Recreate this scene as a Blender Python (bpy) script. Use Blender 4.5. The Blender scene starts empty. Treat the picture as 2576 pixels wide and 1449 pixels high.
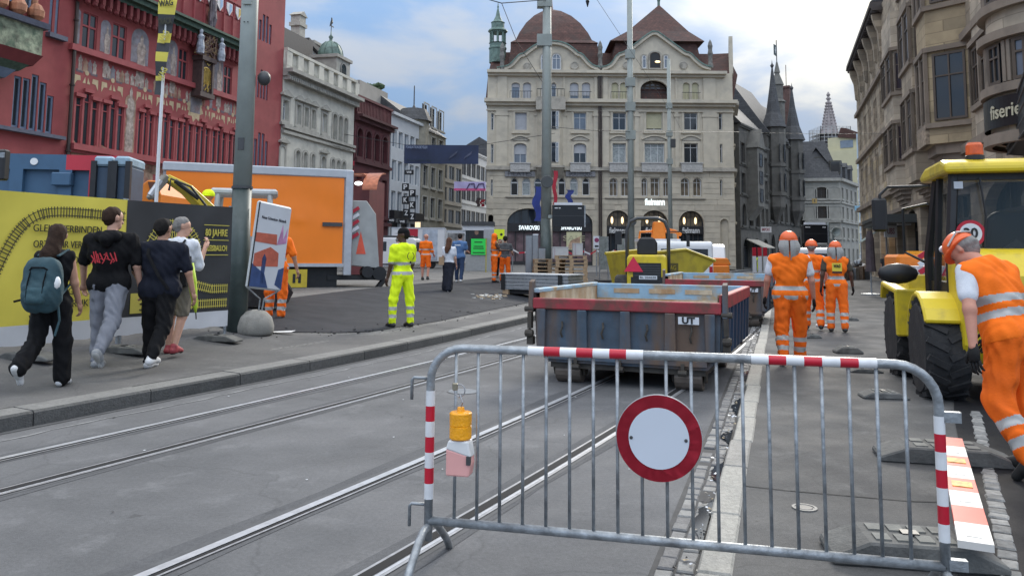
import bpy,bmesh,math,random
import numpy as np
from mathutils import Matrix,Vector
random.seed(7)
SC=bpy.context.scene
COL=SC.collection
rad=math.radians
# ------------------------------------------------------------------ camera
# photograph measured on a 2576 x 1449 grid: focal 2000, optical centre (1288, 440), horizon row 640 at the centre
FPX,CY,HOR,ROLL,EYE=2000.0,440.0,640.0,0.008,1.58
_p=math.atan((HOR -CY)/FPX)
_c,_s=math.cos(ROLL),math.sin(ROLL)
CF=Vector((0,math.cos(_p),math.sin(_p)))
_u0=Vector((0,-math.sin(_p),math.cos(_p)))
CR=Vector((1,0,0))*_c+_u0*_s
CU=Vector((1,0,0))*-_s+_u0*_c
cam=bpy.data.cameras.new('camera')
camo=bpy.data.objects.new('camera',cam)
COL.objects.link(camo)
camo.matrix_world=Matrix(((CR.x,CU.x,-CF.x,0),(CR.y,CU.y,-CF.y,0),(CR.z,CU.z,-CF.z,EYE),(0,0,0,1)))
cam.sensor_width=36
cam.lens=36*FPX/2576
cam.shift_y=-(1449/2 -CY)/2576
cam.clip_start=0.1
cam.clip_end=2000
SC.camera=camo
def ray(u,v):
 return CR*(u -1288)+CU*(CY -v)+CF*FPX
def G(u,v,z=0.0):                       # where the sight line meets the level z
 d=ray(u,v);t=(z -EYE)/d.z
 return Vector((d.x*t,d.y*t,z))
def D(u,v,Y):                           # point on the sight line at distance Y
 d=ray(u,v);t=Y/d.y
 return Vector((d.x*t,Y,EYE+d.z*t))
# ------------------------------------------------------------------ world, sun, exposure
SUN_AZ,SUN_EL=rad(24),rad(30)
W=bpy.data.worlds.new('World');SC.world=W;W.use_nodes=True
def build_world():
 nt=W.node_tree;n=nt.nodes;l=nt.links;n.clear()
 out=n.new('ShaderNodeOutputWorld');bg=n.new('ShaderNodeBackground');bg.inputs[1].default_value=0.1
 sky=n.new('ShaderNodeTexSky');sky.sky_type='NISHITA';sky.sun_disc=False
 sky.sun_elevation=SUN_EL;sky.sun_rotation=SUN_AZ;sky.air_density=1.2;sky.dust_density=1.5
 tc=n.new('ShaderNodeTexCoord');sep=n.new('ShaderNodeSeparateXYZ');l.new(tc.outputs['Generated'],sep.inputs[0])
 def math_(op,a,b=None,clamp=False):
  m=n.new('ShaderNodeMath');m.operation=op;m.use_clamp=clamp
  for i,q in enumerate((a,b)):
   if q is None: continue
   if isinstance(q,(int,float)): m.inputs[i].default_value=q
   else: l.new(q,m.inputs[i])
  return m.outputs[0]
 def mixc(f,a,b):
  m=n.new('ShaderNodeMix');m.data_type='RGBA'
  if isinstance(f,(int,float)): m.inputs[0].default_value=f
  else: l.new(f,m.inputs[0])
  for i,q in ((6,a),(7,b)):
   if isinstance(q,tuple): m.inputs[i].default_value=q+(1,)
   else: l.new(q,m.inputs[i])
  return m.outputs[2]
 zc=math_('MAXIMUM',sep.outputs[2],0.0)
 den=math_('ADD',zc,0.22)
 cx=math_('DIVIDE',sep.outputs[0],den);cy=math_('DIVIDE',sep.outputs[1],den)
 cv=n.new('ShaderNodeCombineXYZ');l.new(cx,cv.inputs[0]);l.new(cy,cv.inputs[1])
 no=n.new('ShaderNodeTexNoise');l.new(cv.outputs[0],no.inputs[0]);no.inputs['Scale'].default_value=1.9
 no.inputs['Detail'].default_value=7;no.inputs['Roughness'].default_value=0.52;no.inputs['Distortion'].default_value=0.25
 mr=n.new('ShaderNodeMapRange');mr.interpolation_type='SMOOTHSTEP';l.new(no.outputs[0],mr.inputs[0])
 mr.inputs[1].default_value=0.42;mr.inputs[2].default_value=0.62
 # thinner, brighter cloud round the hidden sun, with a diagonal lower edge as in the photograph
 sd=Vector((math.sin(SUN_AZ)*math.cos(SUN_EL),math.cos(SUN_AZ)*math.cos(SUN_EL),math.sin(SUN_EL)))
 vd=n.new('ShaderNodeVectorMath');vd.operation='DOT_PRODUCT';l.new(tc.outputs['Generated'],vd.inputs[0]);vd.inputs[1].default_value=sd
 wob=math_('MULTIPLY',math_('SUBTRACT',no.outputs[0],0.5),0.12)
 glow=n.new('ShaderNodeMapRange');glow.interpolation_type='SMOOTHSTEP';l.new(math_('ADD',vd.outputs['Value'],wob),glow.inputs[0])
 glow.inputs[1].default_value=0.93;glow.inputs[2].default_value=0.985
 # extra sky brightness overhead and behind the camera, added to fill facades and ground
 hgt=math_('MULTIPLY',math_('ADD',math_('MULTIPLY',zc,4.0),1.0),math_('SUBTRACT',1.45,math_('MULTIPLY',sep.outputs[1],0.45)))
 blue=mixc(0.86,sky.outputs[0],(2.0,3.5,6.0))
 base=mixc(math_('MULTIPLY',mr.outputs[0],0.95),blue,(4.7,5.2,6.0))
 lowh=n.new('ShaderNodeMapRange');l.new(zc,lowh.inputs[0]);lowh.inputs[1].default_value=0.0;lowh.inputs[2].default_value=0.17
 lowh.inputs[3].default_value=0.62;lowh.inputs[4].default_value=0.0
 base=mixc(lowh.outputs[0],base,(4.6,5.5,6.6))
 ovc=n.new('ShaderNodeMapRange');ovc.interpolation_type='SMOOTHSTEP';l.new(zc,ovc.inputs[0]);ovc.inputs[1].default_value=0.28;ovc.inputs[2].default_value=0.7;ovc.inputs[4].default_value=0.85
 base=mixc(ovc.outputs[0],base,(4.9,5.0,5.15))
 sc=n.new('ShaderNodeVectorMath');sc.operation='SCALE';l.new(base,sc.inputs[0]);l.new(hgt,sc.inputs['Scale'])
 mulc=n.new('ShaderNodeVectorMath');mulc.operation='SCALE';l.new(sc.outputs[0],mulc.inputs[0]);mulc.inputs['Scale'].default_value=0.36
 fin=mixc(math_('MULTIPLY',glow.outputs[0],0.93),mulc.outputs[0],(9.0,8.6,7.4))
 l.new(fin,bg.inputs[0]);l.new(bg.outputs[0],out.inputs[0])
build_world()
sl=bpy.data.lights.new('sun','SUN');sl.energy=1.5;sl.angle=rad(16);sl.color=(1,0.95,0.87)
so=bpy.data.objects.new('sun',sl);COL.objects.link(so)
so.rotation_euler=Vector((-math.sin(SUN_AZ)*math.cos(SUN_EL),-math.cos(SUN_AZ)*math.cos(SUN_EL),-math.sin(SUN_EL))).to_track_quat('-Z','Y').to_euler()
SC.view_settings.view_transform='Standard';SC.view_settings.look='None'
SC.view_settings.exposure=0.78;SC.view_settings.gamma=1.0;SC.view_settings.use_curve_mapping=False
# ------------------------------------------------------------------ materials
MATS={}
def M(name,col,rough=0.6,var=0.12,scale=6.0,bump=0.0,bscale=None,metal=0.0,dirt=None,dirt_amt=0.0,dscale=1.2,spec=0.5,
   emit=None,estr=0.0,trans=0.0,alpha=None,streak=False,brick=None,dirt_lo=0.5,dirt_hi=0.68,mid=0.0):
 if name in MATS: return MATS[name]
 m=bpy.data.materials.new(name);m.use_nodes=True
 nt=m.node_tree;n=nt.nodes;l=nt.links
 b=n['Principled BSDF']
 b.inputs['Roughness'].default_value=rough;b.inputs['Metallic'].default_value=metal
 b.inputs['Specular IOR Level'].default_value=spec
 tc=n.new('ShaderNodeTexCoord');co=tc.outputs['Object']
 if streak:
  mp=n.new('ShaderNodeMapping');mp.inputs['Scale'].default_value=(1,1,0.16);l.new(co,mp.inputs[0]);co2=mp.outputs[0]
 else: co2=co
 c=tuple(col)+(1,)
 last=None
 def noise(sc_,det=4,vec=None,ro=0.55):
  t=n.new('ShaderNodeTexNoise');l.new(vec if vec is not None else co,t.inputs[0]);t.inputs['Scale'].default_value=sc_
  t.inputs['Detail'].default_value=det;t.inputs['Roughness'].default_value=ro
  return t.outputs[0]
 def ramp(v,a,bb,lo,hi):
  r=n.new('ShaderNodeMapRange');l.new(v,r.inputs[0]);r.inputs[1].default_value=a;r.inputs[2].default_value=bb
  r.inputs[3].default_value=lo;r.inputs[4].default_value=hi
  return r.outputs[0]
 def mix(f,a,bb,bt='MIX'):
  x=n.new('ShaderNodeMix');x.data_type='RGBA';x.blend_type=bt
  if isinstance(f,(int,float)): x.inputs[0].default_value=f
  else: l.new(f,x.inputs[0])
  for i,q in ((6,a),(7,bb)):
   if isinstance(q,tuple): x.inputs[i].default_value=q
   else: l.new(q,x.inputs[i])
  return x.outputs[2]
 if var>0:
  lo=tuple(q*(1 -var) for q in col)+(1,);hi=tuple(min(1,q*(1+var)) for q in col)+(1,)
  last=mix(ramp(noise(scale),0.3,0.7,0,1),lo,hi)
  if mid:
   f2=ramp(noise(scale*0.13,3),0.35,0.65,0,mid)
   last=mix(f2,last,tuple(q*0.62 for q in col)+(1,))
 if brick:
  bt=n.new('ShaderNodeTexBrick');l.new(co,bt.inputs[0]) if len(brick)<5 else None
  bw,bh,mort,bv=brick[:4]
  mp=n.new('ShaderNodeMapping');mp.inputs['Rotation'].default_value=(rad(90),0,0) if len(brick)<5 else (0,0,0);l.new(co,mp.inputs[0]);l.new(mp.outputs[0],bt.inputs[0])
  bt.inputs['Scale'].default_value=1;bt.inputs['Brick Width'].default_value=bw;bt.inputs['Row Height'].default_value=bh
  bt.inputs['Mortar Size'].default_value=mort;bt.inputs['Color1'].default_value=(1 -bv,1 -bv,1 -bv,1)
  bt.inputs['Color2'].default_value=(1+bv*0.6,1+bv*0.5,1+bv*0.35,1);bt.inputs['Mortar'].default_value=(0.62,0.6,0.58,1)
  last=mix(1.0,last or c,bt.outputs[0],'MULTIPLY')
 if dirt:
  f=ramp(noise(dscale,8,co2,0.62),dirt_lo,dirt_hi,0,dirt_amt)
  last=mix(f,last or c,tuple(dirt)+(1,))
 if last is None: b.inputs['Base Color'].default_value=c
 else: l.new(last,b.inputs['Base Color'])
 if bump>0:
  bp=n.new('ShaderNodeBump');bp.inputs['Strength'].default_value=min(1,bump);bp.inputs['Distance'].default_value=0.02
  l.new(noise(bscale or scale*4,5),bp.inputs['Height']);l.new(bp.outputs[0],b.inputs['Normal'])
 if emit:
  b.inputs['Emission Color'].default_value=tuple(emit)+(1,);b.inputs['Emission Strength'].default_value=estr
 if trans: b.inputs['Transmission Weight'].default_value=trans
 if alpha is not None: b.inputs['Alpha'].default_value=alpha
 MATS[name]=m
 return m
# ------------------------------------------------------------------ mesh builder
class MB:
 def __init__(s): s.v=[];s.f=[];s.mi=[];s.m=0;s.T=None
 def add(s,vs,fs,m=None):
  o=len(s.v)
  if s.T is not None: vs=[s.T @ Vector(q) for q in vs]
  s.v+=[tuple(q) for q in vs]
  for f in fs: s.f.append(tuple(i+o for i in f));s.mi.append(s.m if m is None else m)
  return s
 def box(s,x0,x1,y0,y1,z0,z1,m=None):
  if x0>x1: x0,x1=x1,x0
  if y0>y1: y0,y1=y1,y0
  if z0>z1: z0,z1=z1,z0
  return s.add([(x0,y0,z0),(x1,y0,z0),(x1,y1,z0),(x0,y1,z0),(x0,y0,z1),(x1,y0,z1),(x1,y1,z1),(x0,y1,z1)],
      [(0,3,2,1),(4,5,6,7),(0,1,5,4),(1,2,6,5),(2,3,7,6),(3,0,4,7)],m)
 def cbox(s,c,d,rz=0,rx=0,ry=0,m=None):
  R=Matrix.Translation(Vector(c)) @ Matrix.Rotation(rz,4,'Z') @ Matrix.Rotation(ry,4,'Y') @ Matrix.Rotation(rx,4,'X')
  a,b,e=d[0]/2,d[1]/2,d[2]/2
  vs=[R @ Vector(q) for q in [(-a,-b,-e),(a,-b,-e),(a,b,-e),(-a,b,-e),(-a,-b,e),(a,-b,e),(a,b,e),(-a,b,e)]]
  return s.add(vs,[(0,3,2,1),(4,5,6,7),(0,1,5,4),(1,2,6,5),(2,3,7,6),(3,0,4,7)],m)
 def tube(s,pts,r,n=8,m=None,cap=True,flat=1.0):
  pts=[Vector(q) for q in pts];rs=r if isinstance(r,(list,tuple)) else [r]*len(pts)
  vs=[];up=None
  for i,q in enumerate(pts):
   a=pts[max(0,i -1)];b=pts[min(len(pts) -1,i+1)];t=(b -a).normalized()
   if up is None:
    up=Vector((0,0,1)) if abs(t.z)<0.9 else Vector((1,0,0))
   x=t.cross(up).normalized();up=x.cross(t).normalized()
   for k in range(n):
    an=2*math.pi*(k+0.5)/n
    vs.append(q+x*(math.cos(an)*rs[i])+up*(math.sin(an)*rs[i]*flat))
  fs=[]
  for i in range(len(pts) -1):
   for k in range(n):
    fs.append((i*n+k,i*n+(k+1) % n,(i+1)*n+(k+1) % n,(i+1)*n+k))
  if cap: fs+=[tuple(range(n))[::-1],tuple(range((len(pts) -1)*n,len(pts)*n))]
  return s.add(vs,fs,m)
 def lathe(s,prof,c=(0,0,0),n=16,axis='Z',m=None,a0=0.0,a1=2*math.pi):
  full=abs(a1 -a0 -2*math.pi)<1e-6;k=n if full else n+1
  vs=[]
  for r,h in prof:
   for i in range(k):
    an=a0+(a1 -a0)*i/n;x,y=r*math.cos(an),r*math.sin(an)
    q=(x,y,h) if axis=='Z' else (h,x,y) if axis=='X' else (y,h,x)
    vs.append((q[0]+c[0],q[1]+c[1],q[2]+c[2]))
  fs=[]
  for j in range(len(prof) -1):
   for i in range(n):
    i2=(i+1) % k
    fs.append((j*k+i,j*k+i2,(j+1)*k+i2,(j+1)*k+i))
  if full:
   if prof[0][0]>1e-4: fs.append(tuple(range(k))[::-1])
   if prof[-1][0]>1e-4: fs.append(tuple(range((len(prof) -1)*k,len(prof)*k)))
  return s.add(vs,fs,m)
 def prism(s,poly,a,b,plane='XZ',m=None):
  # polygon extruded between a and b along the third axis
  def P(q,h): return (q[0],h,q[1]) if plane=='XZ' else (h,q[0],q[1]) if plane=='YZ' else (q[0],q[1],h)
  n=len(poly);ar=sum(poly[i][0]*poly[(i+1) % n][1] -poly[(i+1) % n][0]*poly[i][1] for i in range(n))
  if ar<0: poly=poly[::-1]
  flip=plane=='XZ'
  if a>b: a,b=b,a
  vs=[P(q,a) for q in poly]+[P(q,b) for q in poly]
  f0=tuple(range(n));f1=tuple(range(n,2*n))
  fs=[f0 if flip else f0[::-1],f1[::-1] if flip else f1]
  for i in range(n):
   j=(i+1) % n;q=(i,j,j+n,i+n)
   fs.append(q[::-1] if flip else q)
  return s.add(vs,fs,m)
 def ico(s,c,r,m=None,sub=2):
  bm=bmesh.new();bmesh.ops.create_icosphere(bm,subdivisions=sub,radius=1)
  rr=r if isinstance(r,(tuple,list)) else (r,r,r)
  vs=[(v.co.x*rr[0]+c[0],v.co.y*rr[1]+c[1],v.co.z*rr[2]+c[2]) for v in bm.verts]
  fs=[tuple(v.index for v in f.verts) for f in bm.faces];bm.free()
  return s.add(vs,fs,m)
 def mesh(s,name,mats,smooth=False):
  me=bpy.data.meshes.new(name);me.from_pydata(s.v,[],s.f)
  for q in (mats if isinstance(mats,(list,tuple)) else [mats]): me.materials.append(q)
  me.polygons.foreach_set('material_index',s.mi)
  if smooth: me.polygons.foreach_set('use_smooth',[True]*len(s.f))
  me.update()
  return me
 def build(s,name,mats,parent=None,smooth=False,bevel=0.0,loc=None,rz=None,label=None,seg=1):
  o=link(name,s.mesh(name,mats,smooth),parent,loc,rz)
  if bevel: addbevel(o,bevel,seg)
  if label: o['label']=label
  return o
def addbevel(o,w,seg=1):
 b=o.modifiers.new('bevel','BEVEL');b.width=w;b.segments=seg;b.limit_method='ANGLE';b.angle_limit=rad(40)
def addautosmooth(me,ang=40):
 me.polygons.foreach_set('use_smooth',[True]*len(me.polygons))
 try: me.set_sharp_from_angle(angle=rad(ang))
 except Exception: pass
def link(name,data,parent=None,loc=None,rz=None):
 o=bpy.data.objects.new(name,data);COL.objects.link(o)
 if parent is not None: o.parent=parent
 if loc is not None: o.location=loc
 if rz is not None: o.rotation_euler=(0,0,rz)
 return o
def thing(name,label,cat,loc=(0,0,0),rz=0.0,group=None):
 o=link(name,None,None,loc,rz);o.empty_display_size=0.2
 return tag(o,label,cat,group)
def tag(o,label,cat,group=None):
 o['label']=label;o['category']=cat
 if group: o['group']=group
 return o
def setting(o,label=None,kind='structure'):
 o['kind']=kind
 if label: o['label']=label
 return o
def dup(o,parent=None,loc=None,rz=None,label=None):
 c=o.copy();COL.objects.link(c)
 if parent is not None: c.parent=parent
 if loc is not None: c.location=loc
 if rz is not None: c.rotation_euler=(0,0,rz)
 if label: c['label']=label
 for ch in list(o.children): dup(ch,c)
 return c
TXT={}
def text(s,size=1.0,ext=0.004,width=None,bold=0.0,name='lettering'):
 k=(s,size,ext,width,bold)
 if k in TXT: return TXT[k]
 cu=bpy.data.curves.new('lettering','FONT');cu.body=s;cu.size=size;cu.extrude=ext;cu.align_x='CENTER';cu.align_y='CENTER'
 cu.resolution_u=3;cu.offset=bold
 ob=bpy.data.objects.new('lettering',cu);me=bpy.data.meshes.new_from_object(ob)
 bpy.data.objects.remove(ob);bpy.data.curves.remove(cu)
 me.name=name
 if width and len(me.vertices):
  xs=[v.co.x for v in me.vertices];w=max(xs) -min(xs);cx=(max(xs)+min(xs))/2
  for v in me.vertices: v.co.x=(v.co.x -cx)*width/w
 TXT[k]=me
 return me
def put_text(s,size,mat,parent,loc,rot=(rad(90),0,0),width=None,bold=0.0,ext=0.004,name='lettering'):
 me=text(s,size,ext,width,bold).copy();me.materials.clear();me.materials.append(mat)
 o=link(name,me,parent);o.location=loc;o.rotation_euler=rot
 return o
def lerp(a,b,t): return a+(b -a)*t
def sstep(a,b,x):
 t=max(0.0,min(1.0,(x -a)/(b -a)));return t*t*(3 -2*t)
# ------------------------------------------------------------------ ground materials
def math_add(n,l,a,b):
 m=n.new('ShaderNodeMath');m.operation='ADD';l.new(a,m.inputs[0]);l.new(b,m.inputs[1]);return m.outputs[0]
def ground_mat(name,col,patch,speck=0.35,rough=0.92,cracks=0.0,cob=None,bump=0.5):
 m=bpy.data.materials.new(name);m.use_nodes=True;nt=m.node_tree;n=nt.nodes;l=nt.links;b=n['Principled BSDF']
 tc=n.new('ShaderNodeTexCoord');co=tc.outputs['Object']
 def noise(sc,d=5,r=0.55,vec=None):
  t=n.new('ShaderNodeTexNoise');l.new(vec or co,t.inputs[0]);t.inputs['Scale'].default_value=sc;t.inputs['Detail'].default_value=d;t.inputs['Roughness'].default_value=r
  return t.outputs[0]
 def ramp(v,a,bb,lo,hi):
  r=n.new('ShaderNodeMapRange');l.new(v,r.inputs[0]);r.inputs[1].default_value=a;r.inputs[2].default_value=bb;r.inputs[3].default_value=lo;r.inputs[4].default_value=hi
  return r.outputs[0]
 def mix(f,a,bb,bt='MIX'):
  x=n.new('ShaderNodeMix');x.data_type='RGBA';x.blend_type=bt
  if isinstance(f,(int,float)): x.inputs[0].default_value=f
  else: l.new(f,x.inputs[0])
  for i,q in ((6,a),(7,bb)):
   if isinstance(q,tuple): x.inputs[i].default_value=(q+(1,))[:4]
   else: l.new(q,x.inputs[i])
  return x.outputs[2]
 c=mix(ramp(noise(0.6,7,0.62),0.4,0.62,0,1),col,tuple(q*.9 for q in patch))
 mp=n.new('ShaderNodeMapping');mp.inputs['Rotation'].default_value=(0,0,rad(-65));mp.inputs['Scale'].default_value=(0.35,2.6,1);l.new(co,mp.inputs[0])
 c=mix(ramp(noise(1.1,6,0.6,mp.outputs[0]),0.52,0.75,0,0.22),c,tuple(q*0.62 for q in col))
 c=mix(ramp(noise(2.3,7,0.65),0.56,0.7,0,0.5),c,tuple(q*1.4 for q in col))
 v2=n.new('ShaderNodeTexVoronoi');v2.inputs['Scale'].default_value=1.3;v2.inputs['Randomness'].default_value=1;mp3=n.new('ShaderNodeMapping');mp3.inputs['Scale'].default_value=(1,2.2,1);mp3.inputs['Rotation'].default_value=(0,0,rad(28));l.new(co,mp3.inputs[0]);l.new(mp3.outputs[0],v2.inputs[0])
 c=mix(ramp(math_add(n,l,v2.outputs['Distance'],noise(9,3)),0.44,0.5,0.6,0),c,tuple(q*0.45 for q in col))
 nv=n.new('ShaderNodeTexVoronoi');nv.feature='DISTANCE_TO_EDGE';nv.inputs['Scale'].default_value=0.42
 wn=n.new('ShaderNodeTexNoise');wn.inputs['Scale'].default_value=1.6;wn.inputs['Detail'].default_value=6;l.new(co,wn.inputs[0])
 wm=n.new('ShaderNodeMix');wm.data_type='RGBA';wm.blend_type='LINEAR_LIGHT';wm.inputs[0].default_value=0.25;l.new(co,wm.inputs[6]);l.new(wn.outputs['Color'],wm.inputs[7]);l.new(wm.outputs[2],nv.inputs[0])
 c=mix(ramp(nv.outputs['Distance'],0.0,0.006,0.0 if cob else 0.28,0),c,tuple(q*0.4 for q in col))
 c=mix(ramp(noise(0.9,9,0.7),0.55,0.62,0,0.3),c,tuple(q*0.72 for q in col))
 c=mix(speck,c,ramp(noise(160,2,0.8),0.3,0.75,0.45,1.6),'MULTIPLY')
 v=n.new('ShaderNodeTexVoronoi');v.inputs['Scale'].default_value=5.5;l.new(co,v.inputs[0])
 c=mix(ramp(v.outputs['Distance'],0.035,0.06,0.55,0),c,tuple(q*0.5 for q in col))      # flattened chewing gum and drips
 c=mix(0.5,c,ramp(noise(38,3,0.75),0.3,0.7,0.72,1.28),'MULTIPLY')
 c=mix(ramp(noise(5.2,6,0.7),0.6,0.68,0,0.4),c,tuple(q*.6 for q in col))
 bh=noise(120,3,0.7)
 if cob:
  bt=n.new('ShaderNodeTexVoronoi');bt.feature='DISTANCE_TO_EDGE';bt.inputs['Scale'].default_value=cob;bt.inputs['Randomness'].default_value=0.55
  mp2=n.new('ShaderNodeMapping');mp2.inputs['Rotation'].default_value=(0,0,rad(25));l.new(co,mp2.inputs[0]);l.new(mp2.outputs[0],bt.inputs[0])
  c=mix(ramp(bt.outputs['Distance'],0.0,0.07,0.6,0),c,tuple(q*0.5 for q in col))
  bh=ramp(bt.outputs['Distance'],0,0.15,0,1)
 l.new(c,b.inputs['Base Color'])
 l.new(ramp(noise(1.7,4),0.35,0.7,rough -0.14,rough+0.06),b.inputs['Roughness'])
 bp=n.new('ShaderNodeBump');bp.inputs['Strength'].default_value=bump;bp.inputs['Distance'].default_value=0.006 if not cob else 0.02
 l.new(bh,bp.inputs['Height']);l.new(bp.outputs[0],b.inputs['Normal'])
 b.inputs['Specular IOR Level'].default_value=0.12 if col[0]<.06 else 0.22
 return m
asph=ground_mat('road_asphalt',(0.135,0.136,0.14),(0.108,0.11,0.114))
walk=ground_mat('pavement_asphalt',(0.135,0.132,0.128),(0.105,0.104,0.104))
walk_r=ground_mat('right_pavement_asphalt',(0.115,0.113,0.11),(0.085,0.084,0.083),0.5)
tar=ground_mat('new_asphalt',(0.03,0.032,0.037),(0.042,0.044,0.05),0.5,0.8)
tar_r=ground_mat('fresh_asphalt',(0.02,0.02,0.022),(0.028,0.028,0.03),0.5,0.75)
cobm=ground_mat('cobbles',(0.19,0.186,0.178),(0.15,0.148,0.142),0.3,0.85,cob=7.0,bump=0.8)
farm=M('far_ground',(0.13,0.128,0.125),0.9,0.15,0.4)
# left kerb foot line (road level), bending gently to the right street
KL=[Vector(q) for q in [(-14.2,-13.6),(-9.3,-3.2),(-6.45,2.85),(-4.44,7.12),(-3.66,8.79),(-2.6,11.02),(-1.38,13.9),(0.18,18.2),(2.1,23.6),(4.5,30.5),(9.3,44),(15.9,62),(21.4,77),(30,96),(40,118)]]
def chaikin(p,it=2):
 for _ in range(it):
  q=[p[0]]
  for a,b in zip(p,p[1:]): q+=[a*0.75+b*0.25,a*0.25+b*0.75]
  p=q+[p[-1]]
 return p
KLs=chaikin(KL,2)
def kl_x(y):
 for a,b in zip(KLs,KLs[1:]):
  if a.y <= y <= b.y: return lerp(a.x,b.x,(y -a.y)/(b.y -a.y))
 return KLs[0].x if y<KLs[0].y else KLs[-1].x
def kl_d(x,y):                               # rough distance left of the kerb
 return (kl_x(y) -x)*0.92
KERB=0.14
def prof(d):
 return KERB+0.012*min(d,2.0)+0.37*sstep(0.8,5.0,d)
def zg(x,y):
 d=kl_d(x,y)
 return prof(d) if d>0 else 0.0
def sheet(name,mat,rows,off=0.0,zf=None):
 vs=[];fs=[]
 k=len(rows[0])
 for r in rows:
  for q in r: vs.append((q[0],q[1],(zf or zg)(q[0],q[1])+off))
 for i in range(len(rows) -1):
  for j in range(k -1):
   fs.append((i*k+j,i*k+j+1,(i+1)*k+j+1,(i+1)*k+j))
 mb=MB();mb.add(vs,fs)
 o=mb.build(name,mat,smooth=True)
 me=o.data
 if me.polygons[0].normal.z<0: me.flip_normals()
 return o
# ground far and wide, below everything
setting(MB().add([(-900,-300,-0.03),(900,-300,-0.03),(900,1500,-0.03),(-900,1500,-0.03)],[(0,1,2,3)]).build('ground',farm),'grey ground running on to the horizon')
# road: between the left kerb and beyond the right pavement
setting(sheet('road',asph,[[(kl_x(y)+0.02,y),(kl_x(y)+9+max(0,y)*0.25,y)] for y in list(range(-12,118,2))],zf=lambda x,y: 0.0),'grey worn asphalt road with two tram tracks')
# market square behind the left kerb
dd=[0.3,0.8,1.4,2,2.8,3.6,4.5,5.5,6.5,8,12,20,40,90]
setting(sheet('market_square',cobm,[[(kl_x(y) -d/0.92,y) for d in dd] for y in [q.y for q in KLs]]),'pale cobbled market square rising away from the road')
# old asphalt pavement along the kerb
ys=[-12,-8,-4,0,2,4,6,7,8,9,10,11,12,13,14,15,16,17,18,19,20,22,24,26,28,30,33,36,40,46,52,60,70,80,95,110]
def pw(y): return 5.0 if y<11 else lerp(5.0,1.35,min(1,(y -11)/3.0))
setting(sheet('pavement',walk,[[(kl_x(y) -d/0.92,y) for d in [0.3+(pw(y) -0.3)*i/8 for i in range(9)]] for y in ys],0.004),'grey asphalt pavement beside the left kerb')
# dark new asphalt patch on the square
def GZ(u,v):                                 # point on the sloping square seen at (u, v)
 p=G(u,v,0.3)
 for _ in range(12): p=G(u,v,zg(p.x,p.y))
 return p
near=[(585,838),(671,836),(760,838),(880,838),(950,835),(1030,818),(1120,806),(1220,785),(1310,765),(1420,742),(1540,722)]
far_=[(470,800),(600,768),(720,752),(850,735),(950,724),(1050,715),(1150,707),(1250,697),(1340,690),(1450,686),(1560,684)]
N_=chaikin([GZ(*q).to_2d() for q in near],1);F_=chaikin([GZ(*q).to_2d() for q in far_],1)
for q in N_[1:-1]: q+=Vector((random.uniform(-.05,.05),random.uniform(-.06,.06)))
setting(sheet('asphalt_patch',tar,[[a.lerp(b,t/14) for t in range(15)] for a,b in zip(N_,F_)],0.014),'dark freshly laid asphalt patch across the square')
# left kerb stones: each its own piece
kst=[M('kerb_grime_shade',(0.075,0.076,0.075),0.75,0.25,30,0.5,60,dirt=(0.05,0.05,0.05),dirt_amt=0.6,dscale=2.5),  # front faces: grime, with the shade on them also put into the colour
    M('kerb_grime_shade_dark',(0.062,0.064,0.064),0.8,0.25,30,0.5,60,dirt=(0.03,0.03,0.03),dirt_amt=0.6,dscale=2.5),
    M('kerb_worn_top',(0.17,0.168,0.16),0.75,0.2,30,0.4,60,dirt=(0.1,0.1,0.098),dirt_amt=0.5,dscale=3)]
kerb=link('kerb',None);setting(kerb,'raised kerb of long dark granite stones left of the road')
def along(P):
 L=[0]
 for a,b in zip(P,P[1:]): L.append(L[-1]+(b -a).length)
 return L
def at_len(P,L,s):
 for i in range(len(P) -1):
  if L[i+1] >= s:
   t=(s -L[i])/max(1e-6,L[i+1] -L[i]);return P[i].lerp(P[i+1],t)
 return P[-1]
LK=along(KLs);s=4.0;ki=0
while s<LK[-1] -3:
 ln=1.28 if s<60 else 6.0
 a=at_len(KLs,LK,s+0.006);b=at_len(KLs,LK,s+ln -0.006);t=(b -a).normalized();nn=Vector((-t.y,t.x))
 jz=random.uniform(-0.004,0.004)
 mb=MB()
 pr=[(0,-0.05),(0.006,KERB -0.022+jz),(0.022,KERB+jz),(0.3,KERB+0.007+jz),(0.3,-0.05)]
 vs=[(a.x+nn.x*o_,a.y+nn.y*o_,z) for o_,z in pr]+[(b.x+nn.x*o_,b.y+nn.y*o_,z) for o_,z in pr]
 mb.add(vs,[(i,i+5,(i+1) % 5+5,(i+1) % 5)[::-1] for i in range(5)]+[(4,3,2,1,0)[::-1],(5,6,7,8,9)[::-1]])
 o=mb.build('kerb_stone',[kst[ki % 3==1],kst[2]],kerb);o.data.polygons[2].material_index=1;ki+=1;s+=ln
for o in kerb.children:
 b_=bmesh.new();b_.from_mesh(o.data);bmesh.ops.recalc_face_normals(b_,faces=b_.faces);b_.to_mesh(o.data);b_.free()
# joint strip and old sett edge at the foot of the kerb
gut=M('gutter_seal',(0.06,0.062,0.066),0.8,0.2,8)
setting(sheet('gutter_seam',gut,[[(kl_x(y)+0.02,y),(kl_x(y)+0.10+0.012*math.sin(y*7),y)] for y in np.arange(-6,40,0.4)],0.004,zf=lambda x,y: 0.0),'dark seam along the foot of the left kerb')
seam2=M('gutter_edge',(0.2,0.2,0.2),0.8,0.3,14)
setting(sheet('gutter_edge',seam2,[[(kl_x(y)+0.33+0.03*math.sin(y*3.1),y),(kl_x(y)+0.36+0.03*math.sin(y*3.1)+0.02*math.sin(y*11),y)] for y in np.arange(0,24,0.25)],0.004,zf=lambda x,y: 0.0),'pale worn edge line in the asphalt beside the kerb')
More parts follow.
